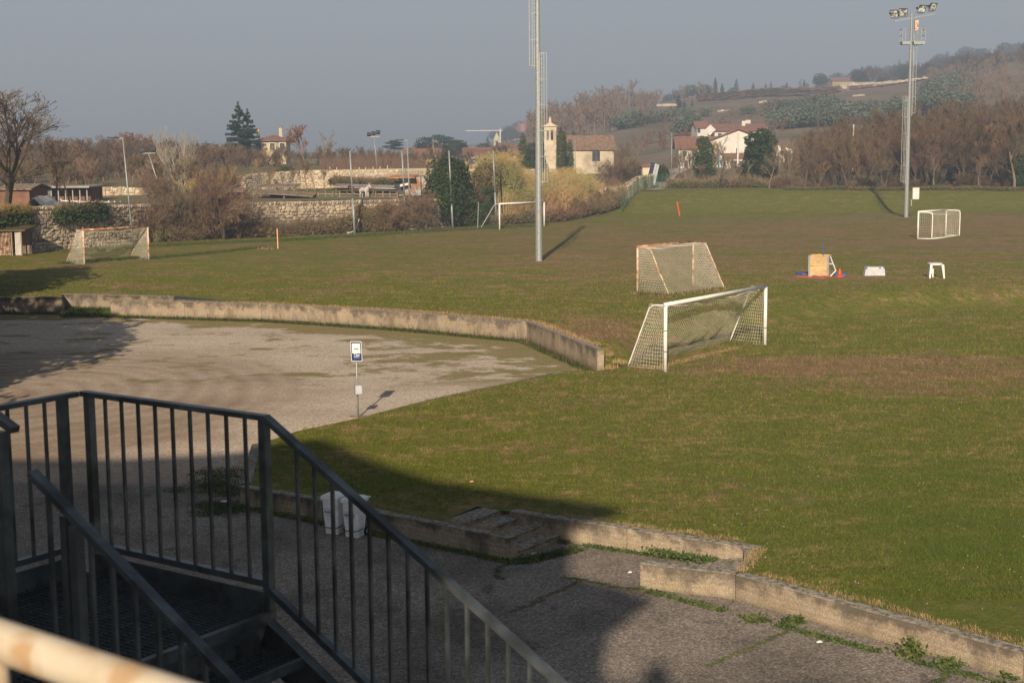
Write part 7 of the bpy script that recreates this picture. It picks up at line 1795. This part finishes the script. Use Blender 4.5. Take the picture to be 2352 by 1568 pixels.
# cracks in the tarmac: recessed dark earth lines with moss
def crack(label,pts,w_=.035,moss=700,seed=1):
    rr=random.Random(seed); P_=[at(x,y,0) for x,y in pts]; fine=[]
    for a,b in zip(P_,P_[1:]):
        for i in range(8): p=a.lerp(b,i/8); fine.append(p+V(rr.gauss(0,.03),rr.gauss(0,.03),0))
    fine.append(P_[-1]); m=MB()
    for i in range(len(fine)-1):
        a,b=fine[i],fine[i+1]; d=(b-a).normalized(); n=V(-d.y,d.x,0)*w_*rr.uniform(.4,1.4)*(1 if i%9 else .4)
        za,zb=h_lot(a.x,a.y)+.006,h_lot(b.x,b.y)+.006
        m.face((a.x-n.x,a.y-n.y,za),(b.x-n.x,b.y-n.y,zb),(b.x+n.x,b.y+n.y,zb),(a.x+n.x,a.y+n.y,za))
    o=m.build('tarmac_crack','mortar'); tag(o,kind='structure')
    rosette('crack_moss',label,[V(p.x,p.y,.004) for p in fine],moss,.008,.018,seed+50,'weed' if seed%2 else 'bramble',spread=.035)
crack('mossy crack running down from the right wall past the leafy weed',[(1830,1427),(1812,1448),(1770,1465),(1720,1490),(1670,1510),(1630,1530)],.03,900,1)
crack('mossy crack at the lower right corner',[(2200,1524),(2180,1545),(2160,1562),(2140,1585)],.06,900,3)
crack('mossy crack across the shaded tarmac to the right foreground wall',[(1300,1325),(1340,1332),(1385,1342),(1430,1350),(1470,1352)],.03,900,5)
crack('dark winding crack in the shaded tarmac',[(1325,1335),(1290,1355),(1250,1372),(1215,1392),(1170,1405)],.045,500,2)
crack('crack below the corner of the small steps',[(1172,1290),(1145,1305),(1140,1322),(1155,1330)],.04,600,7)
# litter
def scrap(px,py,z,s,label,mat='litter'):
    p=at(px,py,z); p.z=ground(p.x,p.y)+.012 if z>.2 else .012; m=MB(); m.v=[tuple(p+V(-s,-s*.3,0)),tuple(p+V(s*.8,-s*.5,.01)),tuple(p+V(s,s*.6,.02)),tuple(p+V(0,s*.3,.035)),tuple(p+V(-s*.8,s*.6,.01))]; m.f=[(0,1,3),(1,2,3),(3,4,0)]; tag(m.build('litter',mat),label,'litter')
scrap(514,1153,.0,.10,'white paper scrap on the mossy patch')
scrap(1083,1106,.5,.06,'orange peel coloured scrap on the shaded lawn','salmon')
scrap(1226,1273,0,.06,'white scrap on the tarmac near the small steps')
scrap(1447,1316,0,.05,'thin white scrap left of the foreground wall end')
scrap(1882,1476,0,.06,'white scrap on the sunlit tarmac right of the thistle')
scrap(283,573,1.3,.14,'small white scrap left of the rusty goal')
m=MB()
for i in range(700):
    X=Rr.uniform(900,2352); Y=Rr.uniform(700,1480); p=at(X,Y,.5)
    if not inpoly(lawn,p.x,p.y): continue
    p.z=h_lawn(p.x,p.y)+.03
    s=.012 if p.y<45 else .018; leaf(m,p,V(0,-.5,1).normalized(),s*Rr.uniform(.5,1.2),Rr)
tag(m.build('daisies','litter'),'tiny white daisies scattered over the lawn','flowers',kind='stuff')
for X,Y,l in ((598,571,'small brown molehill near the faded orange stick, left one'),(620,572,'small brown molehill near the faded orange stick, right one')):
    p=at(X,Y,1.3); m=MB(); rr=random.Random(X)
    for k in range(9): m.v.append((p.x+.5*math.cos(k*.7)*rr.uniform(.7,1.2),p.y+.5*math.sin(k*.7),1.27))
    m.v+=[(p.x+.1,p.y,1.47),(p.x-.15,p.y+.1,1.45)]; m.f=[(k,(k+1)%9,9 if k%3 else 10) for k in range(9)]+[(0,9,10)]; tag(m.build('molehill','field_brown'),l,'molehill')
# tall grass at the goal feet and ridge
gpts=[]
for a,b in ((at(1464,674,1.3),at(1537,681,1.3)),(at(1537,681,1.3),at(1668,662,1.3))): gpts+=zfix(line_pts(a,b,30),h_lawn)
clump('long_grass','tufts of longer grass under the net of the rusty goal on the crest','grass',gpts,.22,.45,2600,'weed',seed=17,wid=.014,lean=.5)
clump('long_grass','dead grass caught under the net of the rusty goal on the crest','grass',gpts,.22,.45,1800,'straw',seed=18,wid=.014,lean=.6)
gp2=zfix(line_pts(at(1443,841,.5),at(1520,845,.5),20)+line_pts(at(1520,840,.5),at(1690,800,.5),30),h_lawn)
clump('long_grass','dead straw heaped under the net of the large white goal','grass',gp2,.10,.28,2200,'straw',seed=19,wid=.009,lean=.9)
gp3=zfix(line_pts(g3L+V(-1.5,1,0),g3R+V(-1,1.5,0),40)+line_pts(g3R,g3R+V(6,12,0),30),h_lawn)
clump('long_grass','rough grass around the rusty goal at the left','grass',gp3,.25,.7,5000,'weed',seed=20,wid=.015,lean=.6)
far=[]
for X in range(150,1240,4): 
    Y=interp([150,400,640,810,980,1100,1250],[582,566,556,546,534,528,522],X); q=at(X,Y,1.3); q.z=1.3; far.append(q+V(0,2.,0))
clump('rough_grass','fresh green grass strip along the far left touchline','grass',far,.22,1.6,14000,'weed',seed=22,wid=.014,lean=.5)
# real blades over the near lawn
NB=330000; rs=np.random.RandomState(4)
by=26+84*rs.rand(NB)**1.5; bxx=(rs.rand(NB)*1.04-.52)*by*.74+rs.randn(NB)*.2
bl_v=[];keep=[]
cell={}
for x_,y_ in zip(bxx.tolist(),by.tolist()):
    k_=(int(x_*2),int(y_*2))
    if k_ not in cell:
        cx0,cy0=k_[0]/2+.25*(1 if x_>=0 else -1),k_[1]/2+.25; cell[k_]=(h_lawn(cx0,cy0) if inpoly(lawn,cx0,cy0) and inpoly(lawn,cx0-.3,cy0-.3) and inpoly(lawn,cx0+.3,cy0-.3) and inpoly(lawn,cx0,cy0-.5) else None)
    c_=cell[k_]; keep.append(-99 if c_ is None else c_)
kz=np.array(keep); ok=kz>-50; bxx,by,kz=bxx[ok],by[ok],kz[ok]; n_=len(bxx)
a_=rs.rand(n_)*6.283; hh_=(.035+.05*rs.rand(n_)**2)*(1+(by-26)/40)*np.clip((108-by)/50,0,1); w_=.006+.00018*by; ln=(.3+.9*rs.rand(n_))*hh_; a2=rs.rand(n_)*6.283
vv_=np.empty((n_,3,3),dtype=np.float32)
vv_[:,0,0]=bxx-np.cos(a_)*w_; vv_[:,0,1]=by-np.sin(a_)*w_; vv_[:,1,0]=bxx+np.cos(a_)*w_; vv_[:,1,1]=by+np.sin(a_)*w_; vv_[:,0,2]=vv_[:,1,2]=kz-.015
vv_[:,2,0]=bxx+np.cos(a2)*ln; vv_[:,2,1]=by+np.sin(a2)*ln; vv_[:,2,2]=kz+hh_
me=bpy.data.meshes.new('grass_blades'); me.vertices.add(n_*3); me.vertices.foreach_set('co',vv_.ravel()); me.loops.add(n_*3); me.loops.foreach_set('vertex_index',np.arange(n_*3,dtype=np.int32)); me.polygons.add(n_); me.polygons.foreach_set('loop_start',np.arange(0,n_*3,3,dtype=np.int32)); me.polygons.foreach_set('loop_total',np.full(n_,3,dtype=np.int32)); me.materials.append(Mt['grass']); me.update()
gb=bpy.data.objects.new('grass_blades',me); COL.objects.link(gb); tag(gb,'short grass blades of the near lawn','grass',kind='stuff')
# ------------------------------------------------------------------ haze
m=MB(); m.box((300,1700,120),(5000,3600,250)); m.v=[(x,y if y>0 else -40,z if z>0 else -6) for x,y,z in m.v]
hm=bpy.data.materials.new('haze_air'); hm.use_nodes=True; nt=hm.node_tree; nt.nodes.clear(); ou=nt.nodes.new('ShaderNodeOutputMaterial'); pv=nt.nodes.new('ShaderNodeVolumePrincipled')
pv.inputs['Density'].default_value=HAZE; pv.inputs['Color'].default_value=(.60,.75,1.0,1); pv.inputs['Anisotropy'].default_value=0.
nt.links.new(pv.outputs[0],ou.inputs['Volume']); Mt['haze']=hm
tag(m.build('haze','haze'),'thin blue-grey winter haze over the valley','haze',kind='stuff')
